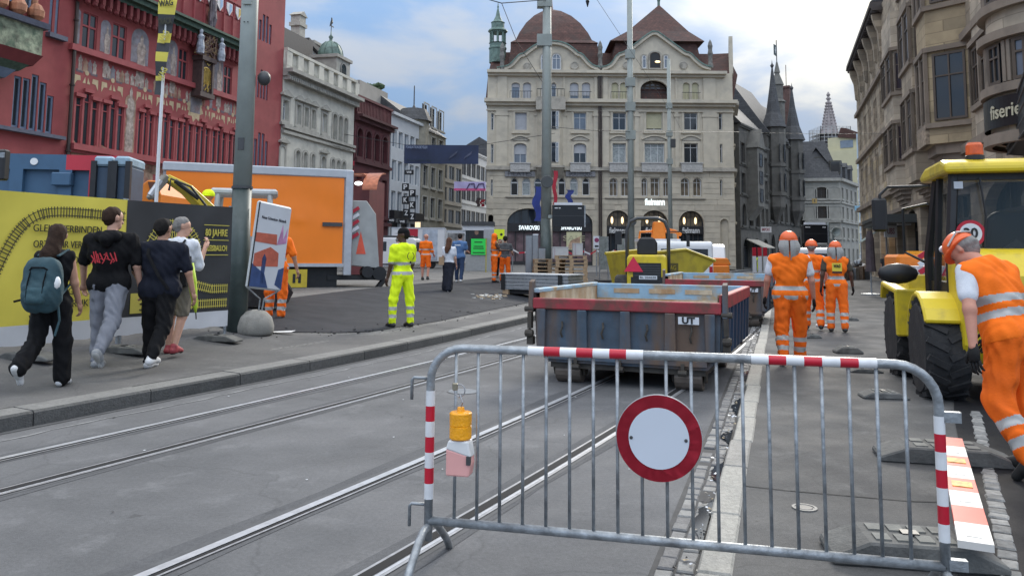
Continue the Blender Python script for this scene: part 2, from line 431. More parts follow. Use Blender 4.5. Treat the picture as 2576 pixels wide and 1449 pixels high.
# ------------------------------------------------------------------ tram rails (grooved), each rail its own piece
steel=M('rail_steel',(0.5,0.51,0.53),0.42,0.1,20,metal=0.5,dirt=(0.2,0.2,0.2),dirt_amt=0.35,dscale=6)
steel_d=M('rail_dull',(0.36,0.36,0.37),0.45,0.2,20,metal=0.5)
black=M('groove_black',(0.006,0.006,0.007),0.9,0)
flange=M('rail_flange',(0.07,0.072,0.076),0.8,0.2,10)
def raw_track(p0,hd0):
 pts=[];p=Vector(p0);y0=p.y;h=hd0
 st=0.5
 # backwards
 q=p.copy();hh=h;back=[]
 for _ in range(40):
  q=q -Vector((math.sin(hh),math.cos(hh)))*st;hh+=0.0016;back.append(q.copy())
 pts=back[::-1]+[p.copy()]
 for _ in range(260):
  h=max(math.atan(0.352),h -0.0034) if p.y<70 else min(math.atan(0.6),h+0.004)
  p=p+Vector((math.sin(h),math.cos(h)))*st;pts.append(p.copy())
 return pts
TR=[raw_track((-1.36,4.92),math.atan(0.50)),raw_track((0.14,5.68),math.atan(0.50)),raw_track((-3.09,7.81),math.atan(0.49)),raw_track((-2.03,7.98),math.atan(0.49))]
def ribbon(P,o0,o1,z,step=1):
 vs=[];
 for i in range(0,len(P),step):
  t=(P[min(i+1,len(P) -1)] -P[max(0,i -1)]).normalized();nn=Vector((t.y,-t.x))
  for o_ in (o0,o1): vs.append((P[i].x+nn.x*o_,P[i].y+nn.y*o_,z))
 k=len(vs) // 2
 return vs,[(2*i,2*i+1,2*i+3,2*i+2) for i in range(k -1)]
tt=link('tram_track',None);setting(tt,'two pairs of grooved steel tram rails set flush in the road')
for k,P in enumerate(TR):
 inner=k in (1,3)             # right rail of its pair: groove shows dark
 sgn=-1 if inner else 1
 mb=MB()
 for (a,b,z,m) in ((-0.085,0.085,0.004,2),(-0.03*1,0.03,0.010,0)):
  mb.add(*ribbon(P,a,b,z),m=m)
 if inner:
  mb.add(*ribbon(P,-0.062,0.004,0.013,1),m=1)
  mb.add(*ribbon(P,-0.082,-0.062,0.012,1),m=3)
  mb.add(*ribbon(P,0.03,0.05,0.009,1),m=3)
 else:
  mb.add(*ribbon(P,0.04,0.062,0.008,1),m=1)
  mb.add(*ribbon(P,0.065,0.082,0.009,1),m=3)
 o=mb.build('rail',[steel,black,flange,steel_d],tt)
 for p_ in o.data.polygons: pass
 if o.data.polygons[0].normal.z<0: o.data.flip_normals()
seal=ground_mat('joint_asphalt',(0.085,0.087,0.092),(0.105,0.107,0.112))
for P in TR:
 mb=MB();vs=[];e0=e1=.12
 for i in range(0,len(P) -120):
  t=(P[min(i+1,len(P) -1)] -P[max(0,i -1)]).normalized();nn=Vector((t.y,-t.x));e0=min(.2,max(.1,e0+random.uniform(-.025,.025)));e1=min(.19,max(.1,e1+random.uniform(-.025,.025)))
  if i % 37==0: e0=random.uniform(.1,.26)
  vs+=[(P[i].x -nn.x*e0,P[i].y -nn.y*e0,.0025),(P[i].x+nn.x*e1,P[i].y+nn.y*e1,.0025)]
 mb.add(vs,[(2*i,2*i+1,2*i+3,2*i+2) for i in range(len(vs) // 2 -1)]);o=mb.build('sealing_strip',seal,tt)
 if o.data.polygons[0].normal.z<0: o.data.flip_normals()
# ------------------------------------------------------------------ right kerb, gutter setts, pavement
RK0=Vector((0.99,4.26));RKt=Vector((0.318,0.948)).normalized();RKn=Vector((RKt.y,-RKt.x))   # n points right
def RP(s,o): return RK0+RKt*s+RKn*o
def rzf(x,y): return 0.0
def rstrip(o0,o1,s0,s1,st,n=4): return [[RP(s_,lerp(o0,o1,i/n)) for i in range(n+1)] for s_ in np.arange(s0,s1,st)]
PZ=0.05
setting(sheet('right_pavement',walk_r,rstrip(0.15,16,-9,66,1.5,8),PZ,zf=rzf),'dark worn asphalt pavement right of the pale kerb')
setting(sheet('side_pavement',walk_r,[[RP(s_,o_) for o_ in (16,40)] for s_ in (-10,90)],PZ -0.01,zf=rzf),'asphalt in front of the shops')
rk=link('pale_kerb',None);setting(rk,'low kerb of pale granite stones running away on the right')
pg=[M('pale_granite',(0.31,0.3,0.27),0.8,0.22,40,0.5,80,dirt=(0.2,0.2,0.19),dirt_amt=0.5,dscale=3),M('pale_granite_grey',(0.26,0.25,0.23),0.8,0.22,40,0.5,80,dirt=(0.16,0.16,0.15),dirt_amt=0.5,dscale=3)]
s=-4.3;i=0
while s<62:
 ln=random.uniform(0.85,1.15) if s<40 else 4.0
 j=random.uniform(-0.012,0.012);mb=MB()
 A,B,C_,E_=RP(s+0.008,j),RP(s+ln -0.008,j),RP(s+ln -0.008,0.165+j*.6),RP(s+0.008,0.165+j*.6)
 z1=PZ+0.012+random.uniform(-.003,.003)
 mb.add([(q.x,q.y,z) for z in (-0.05,z1) for q in (A,B,C_,E_)],[(0,1,2,3),(7,6,5,4),(4,5,1,0),(5,6,2,1),(6,7,3,2),(7,4,0,3)])
 mb.build('kerb_stone',pg[(i*7 % 5)==2],rk,bevel=0.012);s+=ln;i+=1
gs=link('gutter_setts',None);setting(gs,'two rows of small grey setts along the pale kerb')
sm=[M('sett_' +n_,c_,0.75,0.2,25,0.4,60) for n_,c_ in (('grey',(0.15,0.15,0.15)),('dark',(0.115,0.115,0.118)),('light',(0.2,0.2,0.195)))]
setting(sheet('gutter_bed',M('gutter_bed',(0.055,0.055,0.056),0.9,0.2,9),rstrip(-0.24,0.0,-9,62,1.0,2),0.003,zf=rzf),'dark joint bed below the gutter setts')
cnt=0;far_mb=MB()
def sett(mb,s,o0,o1,ln,z):
 q=[]
 for (a,b) in ((s+.006,o0+.005),(s+ln -.006,o0+.005),(s+ln -.006,o1 -.005),(s+.006,o1 -.005)):
  p=RP(a+random.uniform(-.006,.006),b+random.uniform(-.005,.005));q.append((p.x,p.y))
 cx=sum(p[0] for p in q)/4;cy=sum(p[1] for p in q)/4
 top=[(cx+(p[0] -cx)*.86,cy+(p[1] -cy)*.86,z) for p in q]
 mb.add([(p[0],p[1],-0.01) for p in q]+[(p[0],p[1],z -.008) for p in q]+top,
     [(4,5,1,0)[::-1],(5,6,2,1)[::-1],(6,7,3,2)[::-1],(7,4,0,3)[::-1],(8,9,5,4)[::-1],(9,10,6,5)[::-1],(10,11,7,6)[::-1],(11,8,4,7)[::-1],(8,9,10,11)])
def fixn(o):
 b_=bmesh.new();b_.from_mesh(o.data);bmesh.ops.recalc_face_normals(b_,faces=b_.faces);b_.to_mesh(o.data);b_.free();return o
for row,(o0,o1) in enumerate(((-0.215,-0.118),(-0.118,-0.02))):
 s=-4.3+0.05*row
 while s<30:
  ln=random.uniform(0.10,0.17);z=0.012+random.uniform(-.006,.008)
  if random.random()<0.05: z -= 0.02
  if cnt<280 and s<16:
   mb=MB();sett(mb,s,o0,o1,ln,z);fixn(mb.build('sett',random.choice(sm),gs));cnt+=1
  else:
   far_mb.m=random.randint(0,2);sett(far_mb,s,o0,o1,ln,z)
  s+=ln
o=fixn(far_mb.build('sett_rows',sm,gs));o['kind']='stuff'
# wet leaves / litter in the gutter
lit=MB();
for i in range(240):
 s_=random.uniform(-2,14);p=RP(s_,random.gauss(-0.05,0.035));r=random.uniform(.006,.026);a=random.uniform(0,6)
 q=[(p.x+r*random.uniform(.5,1)*math.cos(a+k*1.256),p.y+r*random.uniform(.5,1)*math.sin(a+k*1.256),0.024+random.uniform(0,.014)) for k in range(5)]
 lit.m=random.choice([0,0,1,1,2]);lit.add(q,[(0,1,2,3,4)])
o=lit.build('gutter_litter',[M('litter_pale',(0.5,0.52,0.55),0.5,0.2),M('litter_dark',(0.015,0.015,0.017),0.5,0.2),M('litter_tan',(0.32,0.26,0.17),0.8,0.2)]);setting(o,'scraps of litter and leaves in the gutter','stuff')
pud=M('gutter_water',(0.03,0.035,0.04),0.06,0.1,spec=0.8)
mb=MB()
for (s0,s1) in ((0.2,1.15),(1.5,2.1),(2.7,3.3),(4.0,5.0),(6.2,7.3)):
 n_=10;L_=[RP(lerp(s0,s1,i/n_),-0.02) for i in range(n_+1)];R_=[RP(lerp(s0,s1,i/n_),-0.02 -0.10*math.sin(math.pi*i/n_)*random.uniform(.5,1)) for i in range(n_+1)]
 mb.add([(q.x,q.y,0.0215) for q in L_+R_],[(i,i+1,i+n_+2,i+n_+1) for i in range(n_)])
o=mb.build('gutter_water',pud);setting(o,'shallow water lying in the gutter along the pale kerb')
fixn(o)
if o.data.polygons[0].normal.z<0: o.data.flip_normals()
# fresh black asphalt trench on the far right with a line of pale setts
def line2(a,b,n): return [a.lerp(b,i/n) for i in range(n+1)]
eL=[G(2410,1449,PZ),G(2425,1300,PZ),G(2420,1150,PZ),G(2400,1050,PZ),G(2400,950,PZ)]
eR=[Vector((q.x+2.2+0.12*q.y,q.y,PZ)) for q in eL]
eL=[Vector((eL[0].x -.62,2.0,PZ))]+eL;eR=[Vector((eR[0].x,2.0,PZ))]+eR
setting(sheet('trench_asphalt',tar_r,[[a.lerp(b,t/4) for t in range(5)] for a,b in zip(eL,eR)],PZ+0.005,zf=rzf),'fresh black asphalt strip on the right pavement')
st=link('sett_line',None);setting(st,'line of pale rough setts let into the black asphalt')
a,b=G(2545,1449,PZ).to_2d(),G(2455,1040,PZ).to_2d();t=(b -a).normalized();nn=Vector((t.y,-t.x));a=a -t*1.0;L_=(b -a).length;s=0
pm=[M('pale_sett',(0.27,0.265,0.25),0.8,0.3,20,0.6,50),M('pale_sett_grey',(0.19,0.19,0.182),0.8,0.3,20,0.6,50)]
while s<L_:
 ln=random.uniform(.09,.17)
 mb=MB();c=a+t*(s+ln/2);w=random.uniform(.045,.06);ang=math.atan2(t.y,t.x)
 mb.cbox((c.x,c.y,PZ -.022+random.uniform(0,.008)),(ln -.012,w*2,.06),ang+random.uniform(-.12,.12))
 mb.build('sett',random.choice(pm),st,bevel=0.012);s+=ln
# cross joint and an iron cap in the right pavement
jm=M('joint_dark',(0.03,0.03,0.03),0.9,0.1);mb=MB();pj=[G(q[0],q[1],PZ) for q in ((1862,1222),(1990,1236),(2130,1248),(2290,1262),(2420,1266))]
for a,b in zip(pj,pj[1:]): mb.add([(a.x,a.y,PZ+.004),(b.x,b.y,PZ+.004),(b.x,b.y+.012,PZ+.004),(a.x,a.y+.018,PZ+.004)],[(0,1,2,3)])
setting(mb.build('pavement_joint',jm),'dark joint crossing the right pavement')
p=G(2024,1278,PZ);t_=thing('valve_cover','small round iron cap let into the pavement behind the barrier','cover',(p.x,p.y,PZ))
MB().lathe([(0.075,0),(0.075,.008),(0.058,.008),(0.056,.004),(0.0,.004)],n=20).build('rim',M('iron_worn',(0.12,0.12,0.115),.6,.2),t_)
MB().lathe([(0.05,.004),(0.045,.0075),(0,.0075)],n=20).build('lid',M('iron_dark',(0.1,0.1,0.1),.6,.2,metal=.4),t_)
p=G(1165,985,0);t_=thing('manhole_cover','pale round cover in the road behind the left end of the barrier','cover',(p.x,p.y,0))
MB().lathe([(0.17,0),(0.17,.006),(0.15,.006),(0,.006)],n=28).build('lid',M('cover_pale',(0.24,0.25,0.26),.4,.15,metal=.5),t_)
MB().lathe([(0.19,0),(0.19,.004),(0.172,.004)],n=28).build('rim',M('iron_dark',(0.1,0.1,0.1)),t_)
# crumbs of rubble at the edge of the asphalt patch
mb=MB();
for i in range(60):
 u_,v_=random.gauss(1235,22),random.gauss(747,3);p=GZ(u_,v_);mb.m=random.randint(0,1);r=random.uniform(.02,.06)
 mb.cbox((p.x,p.y,p.z+r*.4),(r*2,r*1.4,r),random.uniform(0,6),random.uniform(-.4,.4))
for i in range(90):
 t_=random.random();a=N_[int(t_*(len(N_) -1))];r=random.uniform(.006,.02);x,y=a.x+random.gauss(0,.25),a.y+random.gauss(0,.2)
 mb.m=2;mb.cbox((x,y,zg(x,y)+.018),(r*2,r*1.6,r),random.uniform(0,6))
o=mb.build('rubble',[M('rubble_pale',(0.55,0.54,0.5),.9),M('rubble_tan',(0.35,0.27,0.18),.9),M('rubble_black',(0.03,0.03,0.03),.9)]);setting(o,'crumbs of rubble and paper by the edge of the dark asphalt','stuff')
mb=MB()
for i in range(75):
 x,y=random.uniform(-4,3),random.uniform(4.2,14);
 if x<kl_x(y)+.3 or x>RP(0,0).x+.33*(y -4.26) -.4: continue
 r=random.uniform(.006,.018);a=random.uniform(0,6)
 mb.add([(x+r*math.cos(a+k*1.57)*random.uniform(.5,1.3),y+r*math.sin(a+k*1.57),.007) for k in range(4)],[(0,1,2,3)],m=random.randint(0,1))
o=fixn(mb.build('road_litter',[M('litter_pale',(0.5,0.52,0.55)),M('litter_dark',(0.015,0.015,0.017))]));setting(o,'tiny scraps scattered over the road','stuff')
# ------------------------------------------------------------------ facade tools
glass=M('window_glass',(0.025,0.032,0.04),0.06,0.3,0.4,spec=0.6)
glass_l=M('window_glass_pale',(0.16,0.19,0.23),0.08,0.3,0.5,spec=0.6)
curtain=M('window_curtain',(0.3,0.33,0.33),0.25,0.3,6,spec=0.6)
dark_in=M('dark_interior',(0.012,0.012,0.013),0.5,0.2)
white_f=M('white_frame',(0.62,0.63,0.63),0.5,0.08)
dark_f=M('dark_frame',(0.03,0.03,0.032),0.5,0.1)
grey_f=M('grey_frame',(0.25,0.25,0.25),0.5,0.1)
brown_f=M('brown_frame',(0.09,0.065,0.045),0.5,0.1)
blind_g=M('blind_grey',(0.4,0.41,0.43),0.6,0.06,3)
blind_y=M('blind_straw',(0.46,0.43,0.28),0.7,0.06,3)
iron=M('wrought_iron',(0.02,0.022,0.024),0.5,0.1,metal=0.3)
verd=M('verdigris_copper',(0.13,0.2,0.17),0.6,0.25,3,dirt=(0.04,0.06,0.05),dirt_amt=.7,dscale=2)
slate=M('dark_slate',(0.055,0.057,0.062),0.65,0.25,4,0.4,9,brick=(0.5,0.28,0.02,0.25))
tile=M('brown_tiles',(0.085,0.038,0.03),0.8,0.3,2.5,0.5,12,dirt=(0.05,0.04,0.035),dirt_amt=.6,dscale=.6,brick=(0.35,0.22,0.025,0.25))
pipe_m=M('downpipe_brown',(0.05,0.035,0.03),0.5,0.1,metal=.3)
def arc_pts(x0,x1,z1,r,n=12):
 cx=(x0+x1)/2;hw=(x1 -x0)/2
 return [(cx -hw*math.cos(math.pi*i/n),z1 -r+r*math.sin(math.pi*i/n)) for i in range(n+1)]
def outline(x0,x1,z0,z1,r):
 if r <= 0: return [(x0,z0),(x1,z0),(x1,z1),(x0,z1)]
 return [(x0,z0),(x1,z0)]+arc_pts(x0,x1,z1,r)[::-1]
def wall_cells(mb,X0,X1,Z0,Z1,ops,depth,m=0,mr=None,y=0.0):
 mr=m if mr is None else mr
 xs=sorted({round(q,4) for o in ops for q in (o[0],o[1])} | {X0,X1});xs=[q for q in xs if X0 <= q <= X1]
 # column by column merge to keep the mesh light
 for a,b in zip(xs,xs[1:]):
  if b -a<1e-5: continue
  mid=(a+b)/2;cov=sorted((max(Z0,o[2]),min(Z1,o[3])) for o in ops if o[0] -1e-6<mid<o[1]+1e-6)
  z=Z0
  for c0,c1 in cov:
   if c0>z+1e-5: mb.add([(a,y,z),(b,y,z),(b,y,c0),(a,y,c0)],[(0,1,2,3)],m)
   z=max(z,c1)
  if z<Z1 -1e-5: mb.add([(a,y,z),(b,y,z),(b,y,Z1),(a,y,Z1)],[(0,1,2,3)],m)
 for o in ops:
  x0,x1,z0,z1=o[:4];r=o[4] if len(o)>4 else 0;P=outline(x0,x1,z0,z1,r)
  n=len(P)
  for i in range(n):
   a,b=P[i],P[(i+1) % n]
   mb.add([(a[0],y,a[1]),(b[0],y,b[1]),(b[0],y+depth,b[1]),(a[0],y+depth,a[1])],[(0,1,2,3)],mr)
  if r>0:
   A=arc_pts(x0,x1,z1,r);h=len(A) // 2
   for i in range(h): mb.add([(x0,y,z1),(A[i][0],y,A[i][1]),(A[i+1][0],y,A[i+1][1])],[(0,1,2)],m)
   for i in range(h,len(A) -1): mb.add([(x1,y,z1),(A[i][0],y,A[i][1]),(A[i+1][0],y,A[i+1][1])],[(0,1,2)],m)
WC={}
def win_mesh(w,h,r,cols,rows,fw,mw,d,arch_bars=True):
 k=(round(w,2),round(h,2),round(r,2),cols,tuple(rows),fw,mw,d)
 if k in WC: return WC[k]
 mb=MB();P=outline(-w/2,w/2,0,h,r);n=len(P)
 c=(0,h/2);sx,sz=(w -2*fw)/w,(h -2*fw)/h
 I=[(q[0]*sx,c[1]+(q[1] -c[1])*sz) for q in P]
 y0,y1=d -0.07,d
 for i in range(n):
  j=(i+1) % n
  mb.add([(P[i][0],y0,P[i][1]),(P[j][0],y0,P[j][1]),(I[j][0],y0,I[j][1]),(I[i][0],y0,I[i][1])],[(0,1,2,3)])
  mb.add([(I[i][0],y0,I[i][1]),(I[j][0],y0,I[j][1]),(I[j][0],y1,I[j][1]),(I[i][0],y1,I[i][1])],[(0,1,2,3)])
 for i in range(1,cols):
  x=-w/2+w*i/cols;zt=h -fw
  if r>0: zt=h -r+r*math.sqrt(max(0,1 -(2*x/w) ** 2)) -fw*.5
  mb.box(x -mw/2,x+mw/2,y0+.004,y1 -.03,fw,zt)
 for q in rows:
  mb.box(-w/2+fw,w/2 -fw,y0 -.004,y1 -.034,h*q -mw/2,h*q+mw/2)
 f=mb.mesh('window',[white_f])
 pb=MB();yp=d -0.02
 pb.add([(q[0],yp,q[1]) for q in P],[tuple(range(n))])
 p=pb.mesh('pane',[glass])
 WC[k]=(f,p)
 return WC[k]
class Fac:
 def __init__(s,name,label,p0,p1,z0=0.0,cat='building',group=None):
  s.p0=Vector(p0);d=Vector(p1) -s.p0;s.L=d.length;s.t=d.normalized();s.z0=z0
  s.rz=math.atan2(s.t.y,s.t.x)
  s.o=thing(name,label,cat,(s.p0.x,s.p0.y,0),s.rz,group)
  s.ops=[];s.mc={}
 def at(s,u,v,y=0.0):
  # facade coordinates of the sight line (u, v) on the plane y in front (-) or behind (+)
  n=Vector((-s.t.y,s.t.x));q=s.p0+n*y;d=ray(u,v)
  det=d.x*(-s.t.y)+d.y*s.t.x
  k=(q.x*(-s.t.y)+q.y*s.t.x)/det
  return ((d.x*k -s.p0.x)*s.t.x+(d.y*k -s.p0.y)*s.t.y,EYE+d.z*k)
 def rect(s,u0,u1,v0,v1,y=0.0):
  um=(u0+u1)/2;z0=s.at(um,v1,y)[1];z1=s.at(um,v0,y)[1];vm=(v0+v1)/2
  return (s.at(u0,vm,y)[0],s.at(u1,vm,y)[0],z0,z1)
 def window(s,x0,x1,z0,z1,r=0.0,cols=1,rows=(),fm=None,pm=None,fw=.07,mw=.05,d=.28,y=0.0,sur=None,sur_m=None,blind=None,blind_m=None,hole=True,parent=None,ped=None,sill=True):
  if hole: s.ops.append((x0,x1,z0,z1,r))
  else: y -= d
  w,h=x1 -x0,z1 -z0
  f,p=win_mesh(w,h,r,cols,rows,fw,mw,d)
  fm=fm or white_f;pm=pm or glass
  if pm is glass and fm is white_f and random.random()<.35: pm=random.choice((curtain,glass_l))
  def cp(me,mat,nm):
   k=(me.name,mat.name)
   if k not in s.mc:
    c=me.copy();c.materials.clear();c.materials.append(mat);s.mc[k]=c
   return s.mc[k]
  o=link('window',cp(f,fm,'w'),parent or s.o,((x0+x1)/2,y,z0))
  link('pane',cp(p,pm,'p'),o)
  if blind:
   b=MB();n=max(3,int(blind*h/.12));bh=blind*h
   for i in range(n):
    zz=h -bh+bh*i/n;b.add([(-w/2+fw*.6,d -.09,zz),(w/2 -fw*.6,d -.09,zz),(w/2 -fw*.6,d -.075,zz+bh/n),(-w/2+fw*.6,d -.075,zz+bh/n)],[(0,1,2,3)])
   if r>0:
    b=MB();P=[q for q in outline(-w/2+.03,w/2 -.03,0,h -.02,r)];P=[(a,max(c,h -bh)) for a,c in P];b.add([(a,d -.085,c) for a,c in P],[tuple(range(len(P)))])
   b.build('blind',blind_m or blind_g,o)
  if sur:
   k=('sur',round(w,2),round(h,2),round(r,2),sur,ped,sill)
   if k not in s.mc:
    b=MB();P=outline(-w/2,w/2,0,h,r);n=len(P);Q=[(q[0]*(w+2*sur)/w,h/2+(q[1] -h/2)*(h+2*sur)/h) for q in P]
    for i in range(n):
     j=(i+1) % n;yy=-.06
     b.add([(P[i][0],yy,P[i][1]),(P[j][0],yy,P[j][1]),(Q[j][0],yy,Q[j][1]),(Q[i][0],yy,Q[i][1])],[(3,2,1,0)])
     b.add([(Q[i][0],yy,Q[i][1]),(Q[j][0],yy,Q[j][1]),(Q[j][0],.02,Q[j][1]),(Q[i][0],.02,Q[i][1])],[(0,1,2,3)])
     b.add([(P[i][0],yy,P[i][1]),(P[j][0],yy,P[j][1]),(P[j][0],.0,P[j][1]),(P[i][0],.0,P[i][1])],[(3,2,1,0)])
    e=w/2+sur
    if sill: b.box(-e -.1,e+.1,-.2,.02,-sur -.16,-sur)
    if ped=='flat': b.box(-e -.12,e+.12,-.26,.02,h+sur+.12,h+sur+.3)
    if ped=='tri':
     b.box(-e -.12,e+.12,-.24,.02,h+sur+.08,h+sur+.2);b.prism([(-e -.1,h+sur+.2),(e+.1,h+sur+.2),(0,h+sur+.2+e*.55)],-.2,.02)
    if ped=='arc':
     pp=[(-e -.1+(2*e+.2)*i/10,h+sur+.1+.38*math.sin(math.pi*i/10)) for i in range(11)]
     for a,c in zip(pp,pp[1:]): b.prism([a,c,(c[0],c[1]+.13),(a[0],a[1]+.13)],-.2,.02)
    s.mc[k]=b.mesh('surround',[sur_m])
   link('surround',s.mc[k],o)
  return o
 def wall(s,X0,X1,Z0,Z1,mat,depth=.3,back=12.0,name='wall',m2=None,side=True,y=0.0):
  ops=[o for o in s.ops if o[0] >= X0 -.01 and o[1] <= X1+.01 and o[2] >= Z0 -.3 and o[3] <= Z1+.01]
  mb=MB();wall_cells(mb,X0,X1,Z0,Z1,ops,depth,0,1 if m2 else 0,y)
  if side:
   mb.add([(X0,y,Z0),(X0,back,Z0),(X0,back,Z1),(X0,y,Z1)],[(3,2,1,0)]);mb.add([(X1,y,Z0),(X1,back,Z0),(X1,back,Z1),(X1,y,Z1)],[(0,1,2,3)])
   mb.add([(X0,back,Z0),(X1,back,Z0),(X1,back,Z1),(X0,back,Z1)],[(3,2,1,0)])
   mb.add([(X0,y,Z1),(X1,y,Z1),(X1,back,Z1),(X0,back,Z1)],[(0,1,2,3)])
  return mb.build(name,[mat]+([m2] if m2 else []),s.o)
 def band(s,name,mat,items,smooth=False):
  for (x0,x1,z0,z1,dpt) in items: MB().box(x0,x1,-dpt,.05,z0,z1).build(name,mat,s.o)
 def courses(s,X0,X1,Z0,Z1,hgt,mat,gap=.03,proud=.05,block=2.2,limit=200):
  # proud stone blocks in courses, cut round the openings
  n=0;z=Z0;row=0;rest=MB()
  ops=[(o[0] -.04,o[1]+.04,o[2] -.04,o[3],o[4] if len(o)>4 else 0) for o in s.ops]
  mats=mat if isinstance(mat,list) else [mat]
  while z+hgt <= Z1+.01:
   cuts=[]
   for o in ops:
    if o[2]<z+hgt and o[3]+.04>z:
     a,b=o[0],o[1]
     if o[4]>0 and z>o[3] -o[4]:
      q=(z -(o[3] -o[4]))/(o[4]+.05)
      if q >= 1: continue
      hw=(b -a)/2*math.sqrt(1 -q*q);c=(a+b)/2;a,b=c -hw -.03,c+hw+.03
     cuts.append((a,b))
   cuts.sort();x=X0;segs=[]
   for a,b in cuts:
    if a>x+.12: segs.append((x,min(a,X1)))
    x=max(x,b)
   if x<X1 -.12: segs.append((x,X1))
   for a,b in segs:
    k=max(1,round((b -a)/block));off=(row % 2)*.5
    es=[a]+[a+(b -a)*(i+(off if k>1 else 0)*.6)/k for i in range(1,k)]+[b]
    for p,q in zip(es,es[1:]):
     mb=MB() if n<limit else rest
     e=proud+random.uniform(-.012,.012)
     mb.box(p+gap/2,q -gap/2,-e,.02,z+gap/2,z+hgt -gap/2)
     if n<limit: mb.build('stone_block',mats[random.randrange(len(mats))],s.o)
     n+=1
   z+=hgt;row+=1
  if rest.v:
   o=rest.build('stone_blocks',mats[0],s.o);o['kind']='stuff'
def roofbox(mb,x0,x1,y0,y1,z0,z1,rid=.5,hip=0.0):
 ym=lerp(y0,y1,rid)
 mb.add([(x0,y0,z0),(x1,y0,z0),(x1,y1,z0),(x0,y1,z0),(x0+hip,ym,z1),(x1 -hip,ym,z1)],[(0,1,5,4),(1,2,5),(2,3,4,5),(3,0,4),(3,2,1,0)])
def simple_facade(name,label,p0,p1,H,mat,floors,fm=None,pm=None,z0=0.3,back=10,roof=None,roof_m=None,roof_h=3,base=None,base_m=None,sur=None,cor=.3,cat='building',cor_m=None,d=.2,fw=.07,cols=2,rows=(.72,),hip=0.0):
 # floors: list of (z0, z1, n, width, arch)
 f=Fac(name,label,p0,p1);f.z0=z0
 for (a,b,n,w,r) in floors:
  for i in range(n):
   x=f.L*(i+.5)/n;f.window(x -w/2,x+w/2,a,b,r*(b -a),cols,rows,fm,pm,fw=fw,mw=.06,d=d,sur=sur,sur_m=cor_m or mat)
 f.wall(0,f.L,z0 -.4,H,mat,d,back)
 it=[(-.05,f.L+.05,H -.28,H -.1,cor*.6),(-.05,f.L+.05,H -.1,H+.1,cor)] if cor else []
 for (a,b,n,w,r) in floors[1:]: it.append((0,f.L,a -.42,a -.3,.1))
 if it: f.band('cornice',cor_m or mat,it)
 if roof:
  mb=MB();roofbox(mb,-.2,f.L+.2,-.3,back+.3,H+.1,H+roof_h,roof,hip);mb.build('roof',roof_m or slate,f.o)
 return f
# ------------------------------------------------------------------ red town hall (left)
def LW(Z): return (-16.75+.2635*(Z -48),Z)
red=M('red_plaster',(0.31,0.068,0.068),0.8,0.12,1.5,0.15,30,dirt=(0.16,0.03,0.03),dirt_amt=.4,dscale=.5,mid=.25)
red_st=M('red_sandstone',(0.32,0.068,0.072),0.75,0.12,3,0.2,30)
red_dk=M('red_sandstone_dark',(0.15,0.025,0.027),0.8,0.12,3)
blue_st=M('blue_grey_mullion',(0.13,0.18,0.26),0.6,0.15,4)
mural=M('mural_grey',(0.21,0.2,0.22),0.85,0.35,2.5,dirt=(0.2,0.1,0.09),dirt_amt=.7,dscale=2)
mural_f=M('mural_figure',(0.36,0.3,0.26),0.85,0.5,4,dirt=(0.22,0.15,0.13),dirt_amt=.8,dscale=3)
mural_y=M('mural_cream',(0.47,0.37,0.23),0.85,0.2,4)
mural_b=M('mural_blue',(0.14,0.1,0.12),0.85,0.3,4)
mural_t=M('mural_tan',(0.3,0.2,0.14),0.85,0.6,2.2,dirt=(0.25,0.06,0.05),dirt_amt=.9,dscale=1.3)
green_c=M('green_moulding',(0.05,0.085,0.06),0.7,0.4,6)
gold=M('gilding',(0.5,0.34,0.08),0.35,0.3,5,metal=.6)
TH=Fac('town_hall','red painted town hall with murals and stepped stone windows behind the containers',LW(26.5),LW(52.7),.5)
Zt=1/2.9397
def TR_(x0,x1,y0,y1): return TH.rect(x0*Zt,x1*Zt,y0*Zt,y1*Zt)
def TP(x,y): return TH.at(x*Zt,y*Zt)
zs1=TP(900,1122)[1]        # lower sill level
zt1=TP(560,712)[1];zt1m=TP(625,682)[1]
for (a,b) in ((533,715),(737,905),(1008,1128),(1152,1286),(1304,1420),(1438,1546),(1566,1672),(1686,1778)):
 x0=TP(a,1080)[0];x1=TP(b,1120)[0];w=(x1 -x0)/3
 for i in range(3):
  TH.window(x0+w*i+.08,x0+w*(i+1) -.08,zs1,zt1m if i==1 else zt1,0,1,(.82,),red_st,glass,fw=.04,mw=.05,d=.1)
zs2=TP(900,444)[1];zt2=TP(660,100)[1]
for (a,b) in ((605,712),(832,932),(1170,1236),(1330,1396),(1528,1568),(1668,1726)):
 x0=TP(a,300)[0];x1=TP(b,350)[0]
 TH.window(x0,x1,zs2,zt2,0,2,(.62,),red_st,glass,fw=.05,mw=.09,d=.12)
# right wing: three tiers of narrow blue-framed lights
for (yt,yb,xa,xb) in ((115,315,1912,2012),(520,735,1898,1986),(985,1240,1874,1982)):
 x0=TP(xa,(yt+yb)/2)[0];x1=TP(xb,(yt+yb)/2+20)[0];n=4;w=(x1 -x0)/n;zb=TP((xa+xb)/2,yb)[1];zt=TP((xa+xb)/2,yt)[1]
 for i in range(n):
  TH.window(x0+w*i+.06,x0+w*(i+1) -.06,zb,zt -(.45 if i in (0,3) else 0),0,1,(),blue_st,glass,fw=.12,d=.16)
